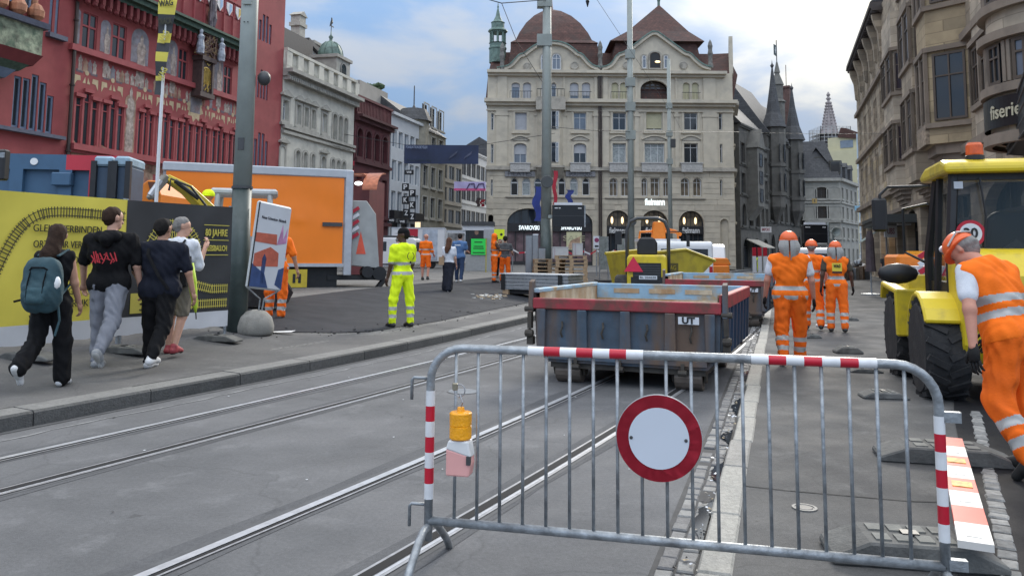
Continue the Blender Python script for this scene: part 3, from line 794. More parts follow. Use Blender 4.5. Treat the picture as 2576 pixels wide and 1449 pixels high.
# tower part on the left: stepped group of five, and two tall lights above
x0=TP(78,900)[0];x1=TP(388,960)[0];w=(x1 -x0)/5;zb=TP(230,965)[1]
for i in range(5):
 TH.window(x0+w*i+.035,x0+w*(i+1) -.035,zb,TP(230,590)[1] -(.0,.0,-.25,.0,.5)[i],0,1,(),blue_st,glass,fw=.09,d=.12)
x0=TP(352,150)[0];x1=TP(440,160)[0];w=(x1 -x0)/2;zb=TP(395,262)[1]
for i in range(2): TH.window(x0+w*i+.07,x0+w*(i+1) -.07,zb,zb+4.2,0,1,(),blue_st,glass,fw=.09,d=.12)
x0=TP(5,100)[0];x1=TP(300,100)[0]
TH.wall(0,TH.L,-.2,24,red,.14,14)
# red stone mullion jambs, sills, hoods between the lights
xl,xr=TP(510,1070)[0],TP(1765,1235)[0]
it=[(xl,xr,zs1 -.3,zs1 -.02,.28),(xl,xr,zs1 -.42,zs1 -.3,.14),(TP(505,340)[0],xr,zs2 -.32,zs2 -.04,.24)]
TH.band('sill_course',red_st,it)
mb=MB()
for (a,b) in ((533,715),(737,905),(1008,1128),(1152,1286),(1304,1420),(1438,1546),(1566,1672),(1686,1778)):
 x0=TP(a,1080)[0];x1=TP(b,1120)[0];w=(x1 -x0)/3
 for i in range(4):
  hz=(zt1,zt1m,zt1m,zt1)[i]
  mb.box(x0+w*i -.05,x0+w*i+.05,-.02,.05,zs1 -.02,hz)
 for i in range(3): mb.box(x0+w*i -.04,x0+w*(i+1)+.04,-.12,.05,(zt1m if i==1 else zt1)+.0,(zt1m if i==1 else zt1)+.16)
mb.build('mullion_rows',red_st,TH.o)
# murals: niches with pale robed figures, bands of people, painted cartouches
def mural_panel(pts,mat,y,name='mural',z=None):
 b=MB();b.prism(pts,-y,0.01);return b.build(name,mat,TH.o)
def figure(cx,z0,h,w):
 out=[(-.30,0),(.30,0),(.34,.35),(.26,.55),(.36,.68),(.25,.8),(.1,.83),(.12,.93),(0,1.0),(-.12,.93),(-.1,.83),(-.26,.8),(-.34,.62),(-.24,.5)]
 return [(cx+a*w,z0+b*h) for a,b in out]
for (a,b,yt,yb,ft) in ((742,818,150,405,1),(970,1100,215,470,1),(1234,1312,300,530,1),(1580,1650,420,650,1),(560,592,70,330,0)):
 x0=TP(a,(yt+yb)/2)[0];x1=TP(b,(yt+yb)/2)[0];z1=TP((a+b)/2,yt)[1];z0=zs2 -.02;c=(x0+x1)/2
 mural_panel(outline(x0,x1,z0+.1,z1,(x1 -x0)*.5),mural,.008)
 if ft:
  mural_panel(figure(c+.1,z0 -.9 if (x1 -x0)<1.7 else z0+.1,(z1 -z0)*.86+(.9 if (x1 -x0)<1.7 else 0),(x1 -x0)*.8),mural_f,.016)
  if x1 -x0>1.7: mural_panel(figure(c -.7,z0+.1,(z1 -z0)*.7,(x1 -x0)*.5),mural_f,.018)
z0b,z1b=zs2 -1.18,zs2 -.4
x=xl+.35
while x<xr -.6:
 if random.random()<.86:
  h=random.uniform(.58,.74);mural_panel(figure(x,z0b+.06,h,random.uniform(.34,.5)),random.choice([mural_f,mural_t,mural,mural_f]),.010)
 x+=random.uniform(.27,.38)
zf0,zf1=zt1m+.2,zt1m+.85
for (a,b) in ((540,725),(745,910),(1010,1130),(1160,1290),(1310,1420),(1525,1560),(1570,1672),(1690,1765)):
 x0=TP(a,650)[0];x1=TP(b,700)[0];c=(x0+x1)/2;hw=(x1 -x0)/2
 for sg in (-1,1):
  mural_panel([(c+sg*hw*.95,zf0),(c+sg*hw*.95,zf1 -.15),(c+sg*hw*.5,zf1 -.15),(c+sg*hw*.45,zf0+.28),(c+sg*hw*.75,zf0+.25)],mural_y,.008)
  mural_panel([(c+sg*.05,zf0+.2),(c+sg*hw*.3,zf0+.2),(c+sg*.08,zf0+.5)],mural_y,.008)
  mural_panel([(c+sg*hw*.3,zf1+.0),(c+sg*hw*.85,zf1+.0),(c+sg*hw*.85,zf1+.14),(c+sg*hw*.3,zf1+.14)],mural_b,.008)
 b=MB();b.lathe([(.12,-.012),(.12,.01)],(c,0,zf1+.05),12,'Y');b.build('mural',mural_y,TH.o)
x0=TP(918,900)[0];x1=TP(998,900)[0];mural_panel(outline(x0,x1,zs1 -.1,TP(958,700)[1],(x1 -x0)/2),mural_t,.008);mural_panel(figure((x0+x1)/2,zs1,3.3,(x1 -x0)*1.15),mural_f,.016)
x0=TP(1395,780)[0];x1=TP(1492,780)[0];zc=TP(1440,785)[1]
mural_panel([((x0+x1)/2+(1.35 if k % 2 else .95)*(x1 -x0)/2*math.cos(k*math.pi/9),zc+(.95 if k % 2 else .7)*math.sin(k*math.pi/9)) for k in range(18)],mural_y,.008)
mural_panel([(x0+.15,zc -.4),(x1 -.15,zc -.4),(x1 -.15,zc+.45),(x0+.15,zc+.45)],mural,.014)
for (a,b,yt,yb) in ((525,950,1090,1160),(1060,1250,1165,1235),(1330,1500,1200,1262),(1560,1640,1230,1262),(1060,1130,1235,1320)):
 P=TR_(a,b,yt,yb);n=9
 top=[(lerp(P[0],P[1],i/n),P[3]+random.uniform(-.3,.25)) for i in range(n+1)]
 mural_panel([(P[0],P[2] -.4),(P[1],P[2] -.4)]+top[::-1],mural_t,.008)
# green cornice, hanging corbels, embattled parapet with painted shields
zc=TP(1240,130)[1];xc0=TP(500,0)[0]
TH.band('cornice',green_c,[(xc0,xr,zc -.22,zc+.05,.7),(xc0,xr,zc+.05,zc+.18,.85),(xc0,xr,zc -.42,zc -.22,.45)])
b=MB();n=30
for i in range(n):
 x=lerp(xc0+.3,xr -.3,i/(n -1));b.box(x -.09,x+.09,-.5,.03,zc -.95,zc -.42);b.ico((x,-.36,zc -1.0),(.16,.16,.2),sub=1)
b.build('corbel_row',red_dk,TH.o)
TH.band('parapet',red,[(xc0,xr,zc+.18,zc+1.5,.4)])
b=MB();n=15
for i in range(n):
 x=lerp(xc0+.5,xr -.5,i/(n -1));b.box(x -.42,x+.42,-.44,-.1,zc+1.5,zc+2.35);b.prism([(x -.5,zc+2.35),(x+.5,zc+2.35),(x,zc+2.75)],-.5,-.05)
 b.box(x -.5,x -.44,-.5,-.1,zc+.2,zc+1.5);b.box(x+.44,x+.5,-.5,-.1,zc+.2,zc+1.5)
b.build('merlon_row',red_st,TH.o)
shm=[M('shield_white',(0.6,0.6,0.6)),M('shield_blue',(0.25,0.4,0.6)),gold]
for i in range(15):
 x=lerp(xc0+.5,xr -.5,i/14);b=MB();zz=zc+1.55
 b.prism([(x -.27,zz+.65),(x+.27,zz+.65),(x+.27,zz+.25),(x,zz -.1),(x -.27,zz+.25)],-.5,-.45,m=0)
 b.prism([(x,zz+.6),(x+.22,zz+.6),(x+.22,zz+.27),(x,zz)],-.51,-.5,m=1)
 b.build('shield',[shm[i % 2*0],[shm[1],gold,dark_f,shm[1]][i % 4]],TH.o)
# ornate clock with canopy and statue
x0=TP(1412,600)[0];x1=TP(1520,620)[0];c=(x0+x1)/2;zb=TP(1460,715)[1];zt=TP(1480,460)[1]
cl=MB();cl.box(x0+.15,x1 -.15,-.5,.02,zb+.15,zt);cl.box(x0,x1,-.65,.02,zb -.1,zb+.15);cl.box(x0,x1,-.7,.02,zt -.05,zt+.2)
cl.box(x0+.1,x0+.25,-.62,0,zb,zt);cl.box(x1 -.25,x1 -.1,-.62,0,zb,zt)
ck=cl.build('clock',M('clock_stone',(0.07,0.045,0.04),.6,.3,4),TH.o)
g=MB();random.seed(3)
g.lathe([(.5,-.515),(.44,-.53),(.44,-.515)],(c,0,zb+1.15),20,'Y')
for k in range(12): a=k*math.pi/6;g.cbox((c+.36*math.cos(a),-.52,zb+1.15+.36*math.sin(a)),(.05,.03,.12),0,0,math.pi/2 -a)
for k in range(26): g.cbox((c+random.uniform(-.4,.4),-.52,zb+.3+random.uniform(0,.5)+(1.5 if k % 2 else 0)),(random.uniform(.03,.1),.04,random.uniform(.05,.25)),0,0,random.uniform(-1,1))
g.build('dial',gold,ck)['kind']='stuff'
g=MB();zz=zt+.2
for dx in (-.72,0,.72):
 g.prism([(c+dx -.36,zz),(c+dx+.36,zz),(c+dx,zz+1.2+(0 if dx else 1.1))],-.55,-.45)
 g.lathe([(.05,zz+.9+(0 if dx else 1)),(.1,zz+1.2+(0 if dx else 1.1)),(.02,zz+1.8+(0 if dx else 1.2))],(c+dx,-.5,0),8)
for k in range(20): g.tube([(c+random.uniform(-.8,.8),-.6,zz+random.uniform(0,1.6)) for _ in range(3)],.035,5)
g.build('tracery',M('clock_canopy',(0.1,0.05,0.04),.6,.5,6,dirt=(0.35,0.25,0.08),dirt_amt=.8,dscale=5),ck)
for dx in (-.95,.95):
 g=MB();g.lathe([(.2,0),(.22,.4),(.16,.75),(.2,.95),(.07,1.1),(.1,1.22),(.1,1.32),(0,1.4)],(c+dx,-.75,zz),10);g.build('statue',M('statue_grey',(0.3,0.33,0.38),.6,.4,6),TH.o)
g=MB();g.tube([(c -.1,-.7,zc+.2),(c -.13,-.75,zc+.7),(c,-.75,zc+1.1),(c,-.75,zc+1.7),(c,-.75,zc+1.9)],[.13,.12,.2,.22,.08]);g.tube([(c+.12,-.7,zc+.2),(c+.14,-.8,zc+.7),(c+.05,-.75,zc+1.1)],[.12,.12,.16])
g.ico((c,-.76,zc+2.02),(.12,.13,.16));g.tube([(c -.2,-.75,zc+1.7),(c -.45,-.85,zc+1.35),(c -.55,-1.0,zc+1.6)],.07);g.tube([(c -.55,-1.0,zc+.4),(c -.55,-1.0,zc+3.4)],.03);g.tube([(c+.2,-.75,zc+1.7),(c+.4,-.85,zc+1.3)],.07)
g.build('statue',M('statue_bronze',(0.13,0.11,0.12),.5,.4,5,metal=.2),TH.o)
# downpipe
p0=TP(548,0);p1=TP(492,1130);b=MB();xm=(p0[0]+p1[0])/2
b.tube([(xm,-.14,.4),(xm,-.14,24)],.085,8);[b.lathe([(.12,0),(.12,.08)],(xm,-.14,z),8) for z in range(3,24,3)]
b.build('downpipe',pipe_m,TH.o)
# blue sill of the tower windows and oriel with green carved panel
P=TP(0,940);Q=TP(450,1015);TH.band('tower_sill',M('blue_sill',(0.09,0.1,0.14),.7,.2),[(P[0] -2,Q[0],zb_ := TP(230,975)[1] -.15,zb_+.15,.3),(TP(335,260)[0],TP(470,290)[0],TP(400,275)[1] -.1,TP(400,275)[1]+.1,.25)])
orx0,orx1=0.0,TP(300,300,)[0] -.3
def ory(y_px,depth): return TH.at(150*Zt,y_px*Zt,-depth)[1]
ot=Fac.__new__(Fac);
def tier(name,z0,z1,d0,d1,x1a,x1b,mat):
 b=MB();a0,a1=0.0,0.0
 b.add([(-3,-d0,z0),(x1a,-d0,z0),(x1a+.3,.02,z0),(-3,.02,z0),(-3,-d1,z1),(x1b,-d1,z1),(x1b+.3,.02,z1),(-3,.02,z1)],[(0,3,2,1),(4,5,6,7),(0,1,5,4),(1,2,6,5),(2,3,7,6),(3,0,4,7)])
 return b.build(name,mat,TH.o)
dO=1.5
Xo=TH.at(318*Zt,250*Zt,-dO)[0]
gp=M('green_carving',(0.22,0.25,0.17),.7,.75,3.2,.8,6,dirt=(0.05,0.1,0.06),dirt_amt=.85,dscale=2.2)
zA,zB=ory(375,dO),ory(165,dO)
tier('oriel_panel',zA,zB,dO,dO,Xo,Xo,gp)
tier('oriel_ledge',zB,zB+.22,dO+.2,dO+.25,Xo+.15,Xo+.15,M('blue_sill',(0.09,0.1,0.14)))
tier('oriel_wall',zB+.22,zB+5,dO -.15,dO -.15,Xo -.2,Xo -.2,red)
zz=zA
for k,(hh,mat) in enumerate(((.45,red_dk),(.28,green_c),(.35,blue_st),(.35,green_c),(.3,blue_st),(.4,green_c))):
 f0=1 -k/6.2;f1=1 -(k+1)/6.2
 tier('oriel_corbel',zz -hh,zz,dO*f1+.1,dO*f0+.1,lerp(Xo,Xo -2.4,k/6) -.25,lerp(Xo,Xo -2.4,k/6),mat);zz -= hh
b=MB();b.ico((Xo -3.0,-.3,zz -.25),(.45,.4,.5));b.build('oriel_boss',M('boss_stone',(0.2,0.19,0.16),.7,.5,5),TH.o)
tm=M('terracotta_bust',(0.35,0.15,0.08),.7,.4,4)
for k in range(4):
 x=Xo -.45 -k*.85;b=MB();b.lathe([(.16,0),(.3,.15),(.32,.4),(.2,.62),(.0,.75)],(x,-dO -.05,zB+.25),10);b.lathe([(.13,.55),(.15,.7),(.13,5)],(x,-dO+.1,zB+.25),10);b.build('oriel_column',[tm],TH.o)
 TH.window(x -.66,x -.2,zB+.7,zB+4.4,0,1,(),blue_st,glass,fw=.08,d=.05,y=-dO+.1,hole=False)
# ------------------------------------------------------------------ rest of the left row
lst=M('pale_limestone',(0.56,0.54,0.47),.8,.12,1.2,.2,20,dirt=(0.3,0.295,0.26),dirt_amt=.6,dscale=.8,mid=.2)
lst_d=M('weathered_limestone',(0.33,0.32,0.285),.8,.2,2,.2,20)
Zg=2.2645
GB=Fac('bank_building','pale grey stone building with balustrade and arched windows right of the red town hall',LW(52.8),LW(63.2),.5)
def gp_(x,y): return GB.at((700+x/Zg)/1.0548,y/Zg/1.0548)
def gr_(a,b,c,d):
 m=(a+b)/2;return (gp_(a,(c+d)/2)[0],gp_(b,(c+d)/2)[0],gp_(m,d)[1],gp_(m,c)[1])
z0u,z1u=gp_(365,798)[1],gp_(365,688)[1];z0l,z1l=gp_(250,1040)[1],gp_(247,915)[1]
for (a,b) in ((110,145),(195,220),(243,265),(287,308),(352,378)):
 x0,x1=gp_(a,700)[0],gp_(b,700)[0];GB.window(x0,x1,z0u,z1u,0,2,(.7,),white_f,glass_l,sur=.2,sur_m=lst_d,ped='tri',d=.3)
for (a,b) in ((413,437),(448,470),(480,500)):
 x0,x1=gp_(a,760)[0],gp_(b,760)[0];GB.window(x0,x1,z0u -.6,z1u+.3,(x1 -x0)*.5,1,(.5,),grey_f,glass,sur=.16,sur_m=lst_d,d=.4)
for (a,b) in ((97,125),(190,215),(237,258),(285,303),(345,370),(405,425),(437,457),(470,490)):
 x0,x1=gp_(a,950)[0],gp_(b,950)[0];GB.window(x0,x1,z0l -.3,z1l,(x1 -x0)*.5,2,(.6,),white_f,glass_l,sur=.16,sur_m=lst_d,d=.3,ped='tri' if a in (97,345) else None)
zc=gp_(300,510)[1]
for i in range(5): GB.window(1+i*2.5,2.6+i*2.5,.6,4.2,.8,1,(),dark_f,glass,d=.4)
GB.wall(0,GB.L,0,zc,lst,.32,12)
GB.band('cornice',lst_d,[(-.1,GB.L+.2,zc -.25,zc,.35),(-.1,GB.L+.3,zc,zc+.25,.75),(0,GB.L,z1l+1.25,z1l+1.45,.25),(0,GB.L,z0u -.9,z0u -.7,.2)])
b=MB()
for i in range(42): b.box(i*GB.L/42,i*GB.L/42+.14,-.5,0,zc -.5,zc -.25)
b.build('dentil_row',lst_d,GB.o)
b=MB();b.box(0,GB.L,-.2,.2,zc+.25,zc+.5);b.box(0,GB.L,-.25,.25,zc+1.5,zc+1.7)
for i in range(8):
 x=i*GB.L/7.2;b.box(x,x+.7,-.22,.22,zc+.5,zc+1.5)
for i in range(60):
 x=i*GB.L/60;b.lathe([(.05,zc+.5),(.1,zc+.75),(.05,zc+1.5)],(x,0,0),6)
b.build('balustrade',lst,GB.o)
b=MB();roofbox(b,0,GB.L -3.8,1,11,zc+.4,zc+3.1,.45);b.build('roof',slate,GB.o)
# corner tower block with green copper dome and vane
cxd,zd=GB.at(831,147,2.4)
b=MB();b.box(cxd -1.2,cxd+1.2,1.2,3.6,zc+.2,zd -.25);b.box(cxd -1.35,cxd+1.35,1.05,3.75,zd -.25,zd);b.build('tower',lst_d,GB.o)
GB.window(cxd -.5,cxd+.5,zc+1.7,zd -.5,.4,1,(),grey_f,glass,d=.05,y=1.2,hole=False)
r=1.0;b=MB();b.lathe([(r,0),(r*1.03,.2),(r*.95,.6),(r*.75,1.0),(r*.42,1.3),(.14,1.42),(.12,1.6),(.2,1.75),(.06,1.95),(.03,2.3),(0,2.32)],(cxd,2.4,zd),20)
for k in range(10):
 a=k*math.pi/5;b.tube([(cxd+r*q*math.cos(a),2.4+r*q*math.sin(a),zd+h) for q,h in ((1.04,.18),(.97,.6),(.77,1.02),(.43,1.32))],.03,5)
dm=b.build('dome',verd,GB.o,smooth=True)
b=MB();b.tube([(cxd,2.4,zd+2.2),(cxd,2.4,zd+3.4)],.03,6);b.tube([(cxd -.25,2.4,zd+2.6),(cxd+.05,2.4,zd+3.0),(cxd+.1,2.4,zd+3.4)],[.03,.12,.03]);b.cbox((cxd+.2,2.4,zd+2.7),(.4,.04,.08));b.build('vane',iron,dm)
# gabled white house and chimney behind it
BH=Fac('gabled_house','white gabled house with tall chimney behind the domed bank building',(LW(50)[0] -7,56),(LW(60)[0] -7,68))
b=MB();zt=21.6;b.prism([(0,8),(12,8),(12,14.5),(7.0,zt -1),(4.5,zt),(0,zt -.6)],0,10);b.build('wall',M('white_render',(0.55,0.55,0.53),.8,.08,1),BH.o)
b=MB();b.prism([(4.4,zt+.1),(4.4,zt+.4),(12.3,14.7),(12.3,14.4)],-.4,10);b.build('roof',tile,BH.o)
AT=Fac('attic_storey','dark clad attic storey with chimney above the grey bank building',LW(53),LW(59))
p=AT.at(712,80,4);AT.wall(-1,AT.at(788,100,4)[0],zc+.6,AT.at(745,85,4)[1],M('dark_cladding',(0.06,0.055,0.055),.6,.15),back=9,y=4)
for i in range(2): AT.window(.4+i*1.3,1.1+i*1.3,zc+2.3,zc+3.6,0,1,(),dark_f,glass,d=.0,y=3.95,hole=False)
x=AT.at(750,70,5)[0];z=AT.at(750,45,5)[1];b=MB();b.box(x -.45,x+.45,4.6,5.4,zc+2,z -.8);b.box(x -.6,x+.6,4.5,5.5,z -.8,z -.5);b.box(x -.5,x+.5,4.6,5.4,z -.5,z+.1);b.prism([(x -.65,z+.1),(x+.65,z+.1),(x,z+.5)],4.5,5.5);b.build('chimney',M('chimney_stone',(0.4,0.38,0.33),.8,.2),AT.o)
# maroon house
mar=M('maroon_stone',(0.115,0.032,0.036),.75,.2,2,.2,20,dirt=(0.06,0.02,0.024),dirt_amt=.6,dscale=1)
mar_d=M('maroon_stone_dark',(0.075,0.024,0.027),.75,.2,2)
MR=Fac('maroon_house','dark red house with flat balustraded top right of the grey bank building',LW(63.4),LW(70.2),.5)
def mp_(x,y): return MR.at((700+x/Zg)/1.0548,y/Zg/1.0548)
zc=mp_(640,735)[1];z0,z1=mp_(640,960)[1],mp_(640,795)[1]
for i in range(4):
 x=MR.L*(i+.55)/4.2;MR.window(x -.5,x+.5,z0,z1,.5,2,(.7,),mar_d,glass,sur=.18,sur_m=mar_d,d=.35)
 MR.window(x -.5,x+.5,z0 -4.6,z0 -1.5,0,2,(.7,),mar_d,glass,sur=.18,sur_m=mar_d,d=.35)
 MR.window(x -.55,x+.55,.7,z0 -6.4,.55,1,(),dark_f,dark_in,d=.5)
MR.wall(0,MR.L,0,zc,mar,.36,10)
MR.band('cornice',mar_d,[(-.1,MR.L+.1,zc -.3,zc,.4),(-.1,MR.L+.15,zc,zc+.2,.7),(0,MR.L,z0 -.55,z0 -.3,.3),(0,MR.L,z0 -5.5,z0 -5.2,.35)])
b=MB();b.box(0,MR.L,-.2,.15,zc+.2,zc+.4);b.box(0,MR.L,-.25,.2,zc+1.6,zc+1.8);[b.box(i*MR.L/24,i*MR.L/24+.16,-.15,.1,zc+.4,zc+1.6) for i in range(24)];b.build('balustrade',mar,MR.o)
b=MB();roofbox(b,0.2,3.2,2,9,zc+.4,zc+3.3,.5,.6);roofbox(b,3.4,6.6,2,9,zc+.4,zc+2.8,.5,.6);b.build('roof',tile,MR.o)
# white department building
wr=M('white_panels',(0.5,0.52,0.54),.6,.06,1)
WB=Fac('white_shop_building','white building with closely set narrow windows beyond the maroon house',LW(70.4),LW(77.5),.5)
def wp_(x,y): return WB.at((700+x/Zg)/1.0548,y/Zg/1.0548)
zc=wp_(790,690)[1]
for (c,d) in ((785,890),(965,1090),(1150,1275)):
 za,zb_=wp_(795,d)[1],wp_(795,c)[1]
 for i in range(5): x=WB.L*(i+.6)/5.2;WB.window(x -.5,x+.5,za,zb_,0,1,(),white_f,glass_l,d=.25,fw=.1)
for i in range(3): WB.window(.4+i*2.3,2.4+i*2.3,.6,4.4,0,1,(),dark_f,dark_in,d=.3)
WB.wall(0,WB.L,0,zc,wr,.25,10);WB.band('cornice',wr,[(-.05,WB.L+.05,zc -.1,zc+.15,.3)])
b=MB();b.box(0,WB.L,-.5,0,4.7,5.4);b.build('shop_fascia',M('fascia_black',(0.02,0.02,0.022),.4),WB.o)
tl=Fac('white_gabled_block','white block with long sloping grey roof above the maroon house',(LW(62)[0] -5,63),(LW(80)[0] -5,84))
zt=tl.at(890,178,0)[1];z2=tl.at(1040,270,0)[1]
b=MB();b.prism([(0,8),(22,8),(22,13),(13,17.0),(3,zt),(0,zt)],0,8);b.build('wall',M('white_render',(0.55,0.55,0.53)),tl.o)
b=MB();b.prism([(2.5,zt+.1),(2.5,zt+.5),(13.5,17.3),(22.4,13.3),(22.4,12.9),(13,16.9)],-.4,8);b.build('roof',slate,tl.o)
b=MB();b.box(6,11,1,6,15,zt+1.0);b.box(5.8,11.2,.8,6.2,zt+1.0,zt+1.25);b.build('dormer',M('dormer_stone',(0.3,0.29,0.26),.8),tl.o)
b=MB();
for i in range(5): b.box(12+i*1.1,12.6+i*1.1,-.05,.03,14.0,15.0)
b.build('window_row',glass,tl.o)
# corner house with spired turret, and plain beige block behind
TU=Fac('turret_house','narrow stone house with slate spired corner turret above the hanging letter signs',LW(77.7),LW(84.5),.5)
zt=TU.at(1050,320)[1]
for k in range(4):
 for i in range(3): TU.window(.5+i*2.2,1.7+i*2.2,5.2+k*3.1,7.2+k*3.1,0,2,(.7,),grey_f,glass,sur=.12,sur_m=lst_d,d=.25)
TU.window(.5,3,.6,4.2,0,1,(),dark_f,dark_in,d=.4);TU.window(3.6,6.3,.6,4.2,0,1,(),dark_f,glass,d=.4)
TU.wall(0,TU.L,0,zt,M('ochre_stone',(0.27,0.25,0.2),.8,.2,2,.2),.28,9)
b=MB();roofbox(b,-.2,TU.L,-.2,9,zt,zt+3.5,.5);b.build('roof',slate,TU.o)
p=TU.at(1042,245,1.0);b=MB();b.lathe([(1.5,zt -3.2),(1.5,zt+1.0)],(p[0],1.0,0),10);b.build('turret',M('ochre_stone',(0.27,0.25,0.2)),TU.o)
b=MB();zp=TU.at(1042,265,1.0)[1];b.lathe([(1.85,zt+.8),(1.3,zt+2.0),(.5,zp -.9),(.06,zp),(.05,zp+1.9),(0,zp+2)],(p[0],1.0,0),10);b.build('spire',slate,TU.o)
bb=Fac('beige_block','plain beige block with roof plants rising behind the white building',(LW(70)[0] -3.5,74),(LW(78)[0] -3.5,82))
z=bb.at(985,240)[1];bb.wall(0,6.5,8,z,M('beige_render',(0.3,0.28,0.25),.8,.1,1),back=8)
b=MB();[b.ico((random.uniform(5.6,6.6),random.uniform(.5,2.5),z+random.uniform(.1,.9)),random.uniform(.2,.4),sub=1) for _ in range(26)];b.build('roof_plants',M('leaf_dark',(0.04,0.07,0.03),.8,.4,5),bb.o)
# far street on the left: plain facade blocks stepping back
sf=[((-7.8,86.5),(-5.9,93.5),12.6,M('beige_stone',(0.33,0.32,0.29),.8,.1,1),'pale stone office block beyond the turret house',4,.75),
   ((-6.0,94),(-.6,116),14.2,M('white_panels',(0.5,0.52,0.54)),'long white office block with window strips deep in the left street',4,.9),
   ((-.5,117),(2.2,130),16,M('brown_stone',(0.22,0.19,0.15),.8,.15,1),'brown stone building far down the left street',4,.6),
   ((2.3,131),(6.5,150),18.5,M('grey_stone_far',(0.26,0.26,0.25),.8,.12,1),'grey building at the far end of the left street',5,.55)]
for p0,p1,H,mt,lb,nf,wf in sf:
 L_=(Vector(p1) -Vector(p0)).length;n=max(3,int(L_/1.9));fl=[(.6,4.0,max(2,n // 2),L_/max(2,n // 2)*.8,0)]+[(5+(H -5.2)/(nf -1)*k,5+(H -5.2)/(nf -1)*(k+.62),n,L_/n*wf,0) for k in range(nf -1)]
 f=simple_facade('street_building',lb,p0,p1,H,mt,fl,grey_f,glass,back=9,cols=2,rows=(),d=.15,cor=.2,roof=.5 if ('brown' in lb or 'far end' in lb) else None,roof_h=3,roof_m=slate)
 f.o['group']='buildings down the left street'
# ------------------------------------------------------------------ large pale corner building facing the square
cst=M('cream_stone',(0.53,0.475,0.375),.8,.1,1.2,.2,16,dirt=(0.33,0.3,0.25),dirt_amt=.5,dscale=.9,mid=.15)
cst2=M('cream_stone_grey',(0.46,0.41,0.325),.8,.1,1.2,.2,16,dirt=(0.33,0.3,0.25),dirt_amt=.5,dscale=.9)
cst_d=M('stained_stone',(0.37,0.34,0.285),.8,.2,2,.2,16,dirt=(0.1,0.1,0.09),dirt_amt=.6,dscale=1.4)
YC=80.0
pL,pR=D(1222,640,YC),D(1851,640,YC)
CB=Fac('corner_building','large cream stone building with two curved gables and brown mansard roofs facing the square',(pL.x,YC),(pR.x,YC),.5)
def c3(x,y): return CB.at((1260+x/3.45)/1.0548,y/3.639)
def c4(x,y): return CB.at((1260+x/3.481)/1.0548,(380+y/3.481)/1.0548)
def c5(x,y,o): return CB.at((1260+x/3.45)/1.0548,y/3.639,o)
def r3(a,b,c,d): return (c3(a,(c+d)/2)[0],c3(b,(c+d)/2)[0],c3((a+b)/2,d)[1],c3((a+b)/2,c)[1])
def r4(a,b,c,d): return (c4(a,(c+d)/2)[0],c4(b,(c+d)/2)[0],c4((a+b)/2,d)[1],c4((a+b)/2,c)[1])
W_=CB.window
# attic floor
for (a,b,bl,m) in ((335,412,.25,None),(440,515,.9,blind_g),(610,640,.0,None),(700,745,.2,None),(870,950,.75,blind_g),(980,1057,.75,blind_g),(1252,1316,1,blind_y),(1330,1394,1,blind_y),(1905,1968,1,blind_y),(1988,2050,1,blind_y)):
 x0,x1,z0,z1=r3(a,b,758,915);W_(x0,x1,z0,z1,.3,1,(),white_f,glass_l,blind=bl or None,blind_m=m,d=.3)
x0,x1,z0,z1=r3(1515,1768,738,912);W_(x0,x1,z0,z1,1.0,5,(.75,),brown_f,glass_l,d=.9,mw=.2,fw=.2,sur=.3,sur_m=cst,sill=False)
# third floor
for (a,b,bl,m,pm) in ((368,476,1,blind_g,glass),(600,634,0,None,glass_l),(690,730,0,None,glass_l),(905,1020,0,None,glass_l),(1262,1384,0,None,glass),(1568,1718,.9,blind_y,glass),(1915,2038,0,None,glass)):
 x0,x1,z0,z1=r3(a,b,1032,1192);W_(x0,x1,z0,z1,0,2,(.7,),white_f,pm,blind=bl or None,blind_m=m,sur=.22,sur_m=cst,d=.3)
for (a,b) in ((148,172),(782,796),(2235,2265)):
 x0,x1,z0,z1=r3(a,b,1040,1192);W_(x0,x1,z0,z1,0,1,(.75,),white_f,glass,d=.3)
# second floor
for (a,b,bl,m,pm,co) in ((360,478,.55,blind_g,glass,2),(640,738,.35,blind_g,glass,2),(912,1030,.5,blind_g,glass,2),(1272,1395,0,None,curtain,2),(1568,1752,0,None,curtain,3),(1932,2060,0,None,glass,2)):
 x0,x1,z0,z1=r4(a,b,2,184);W_(x0,x1,z0,z1,.35 if b<1100 else 0,co,(.78,),white_f,pm,blind=bl or None,blind_m=m,sur=.22,sur_m=cst,d=.3,ped='arc',sill=False)
 b_=MB();b_.box(x0 -.35,x1+.35,-.45,.02,z0 -.95,z0 -.12);b_.box(x0 -.42,x1+.42,-.52,.02,z0 -.12,z0)
 for k in range(4): b_.prism([(x0+(x1 -x0)*(k+.2)/4,z0 -.75),(x0+(x1 -x0)*(k+.5)/4,z0 -.35),(x0+(x1 -x0)*(k+.8)/4,z0 -.75)],-.5,-.44)
 b_.build('balcony',M('balcony_stone',(0.42,0.41,0.39),.8,.2),CB.o)
for (a,b) in ((148,172),(2265,2288)):
 x0,x1,z0,z1=r4(a,b,10,184);W_(x0,x1,z0,z1,0,1,(.75,),white_f,glass,d=.3)
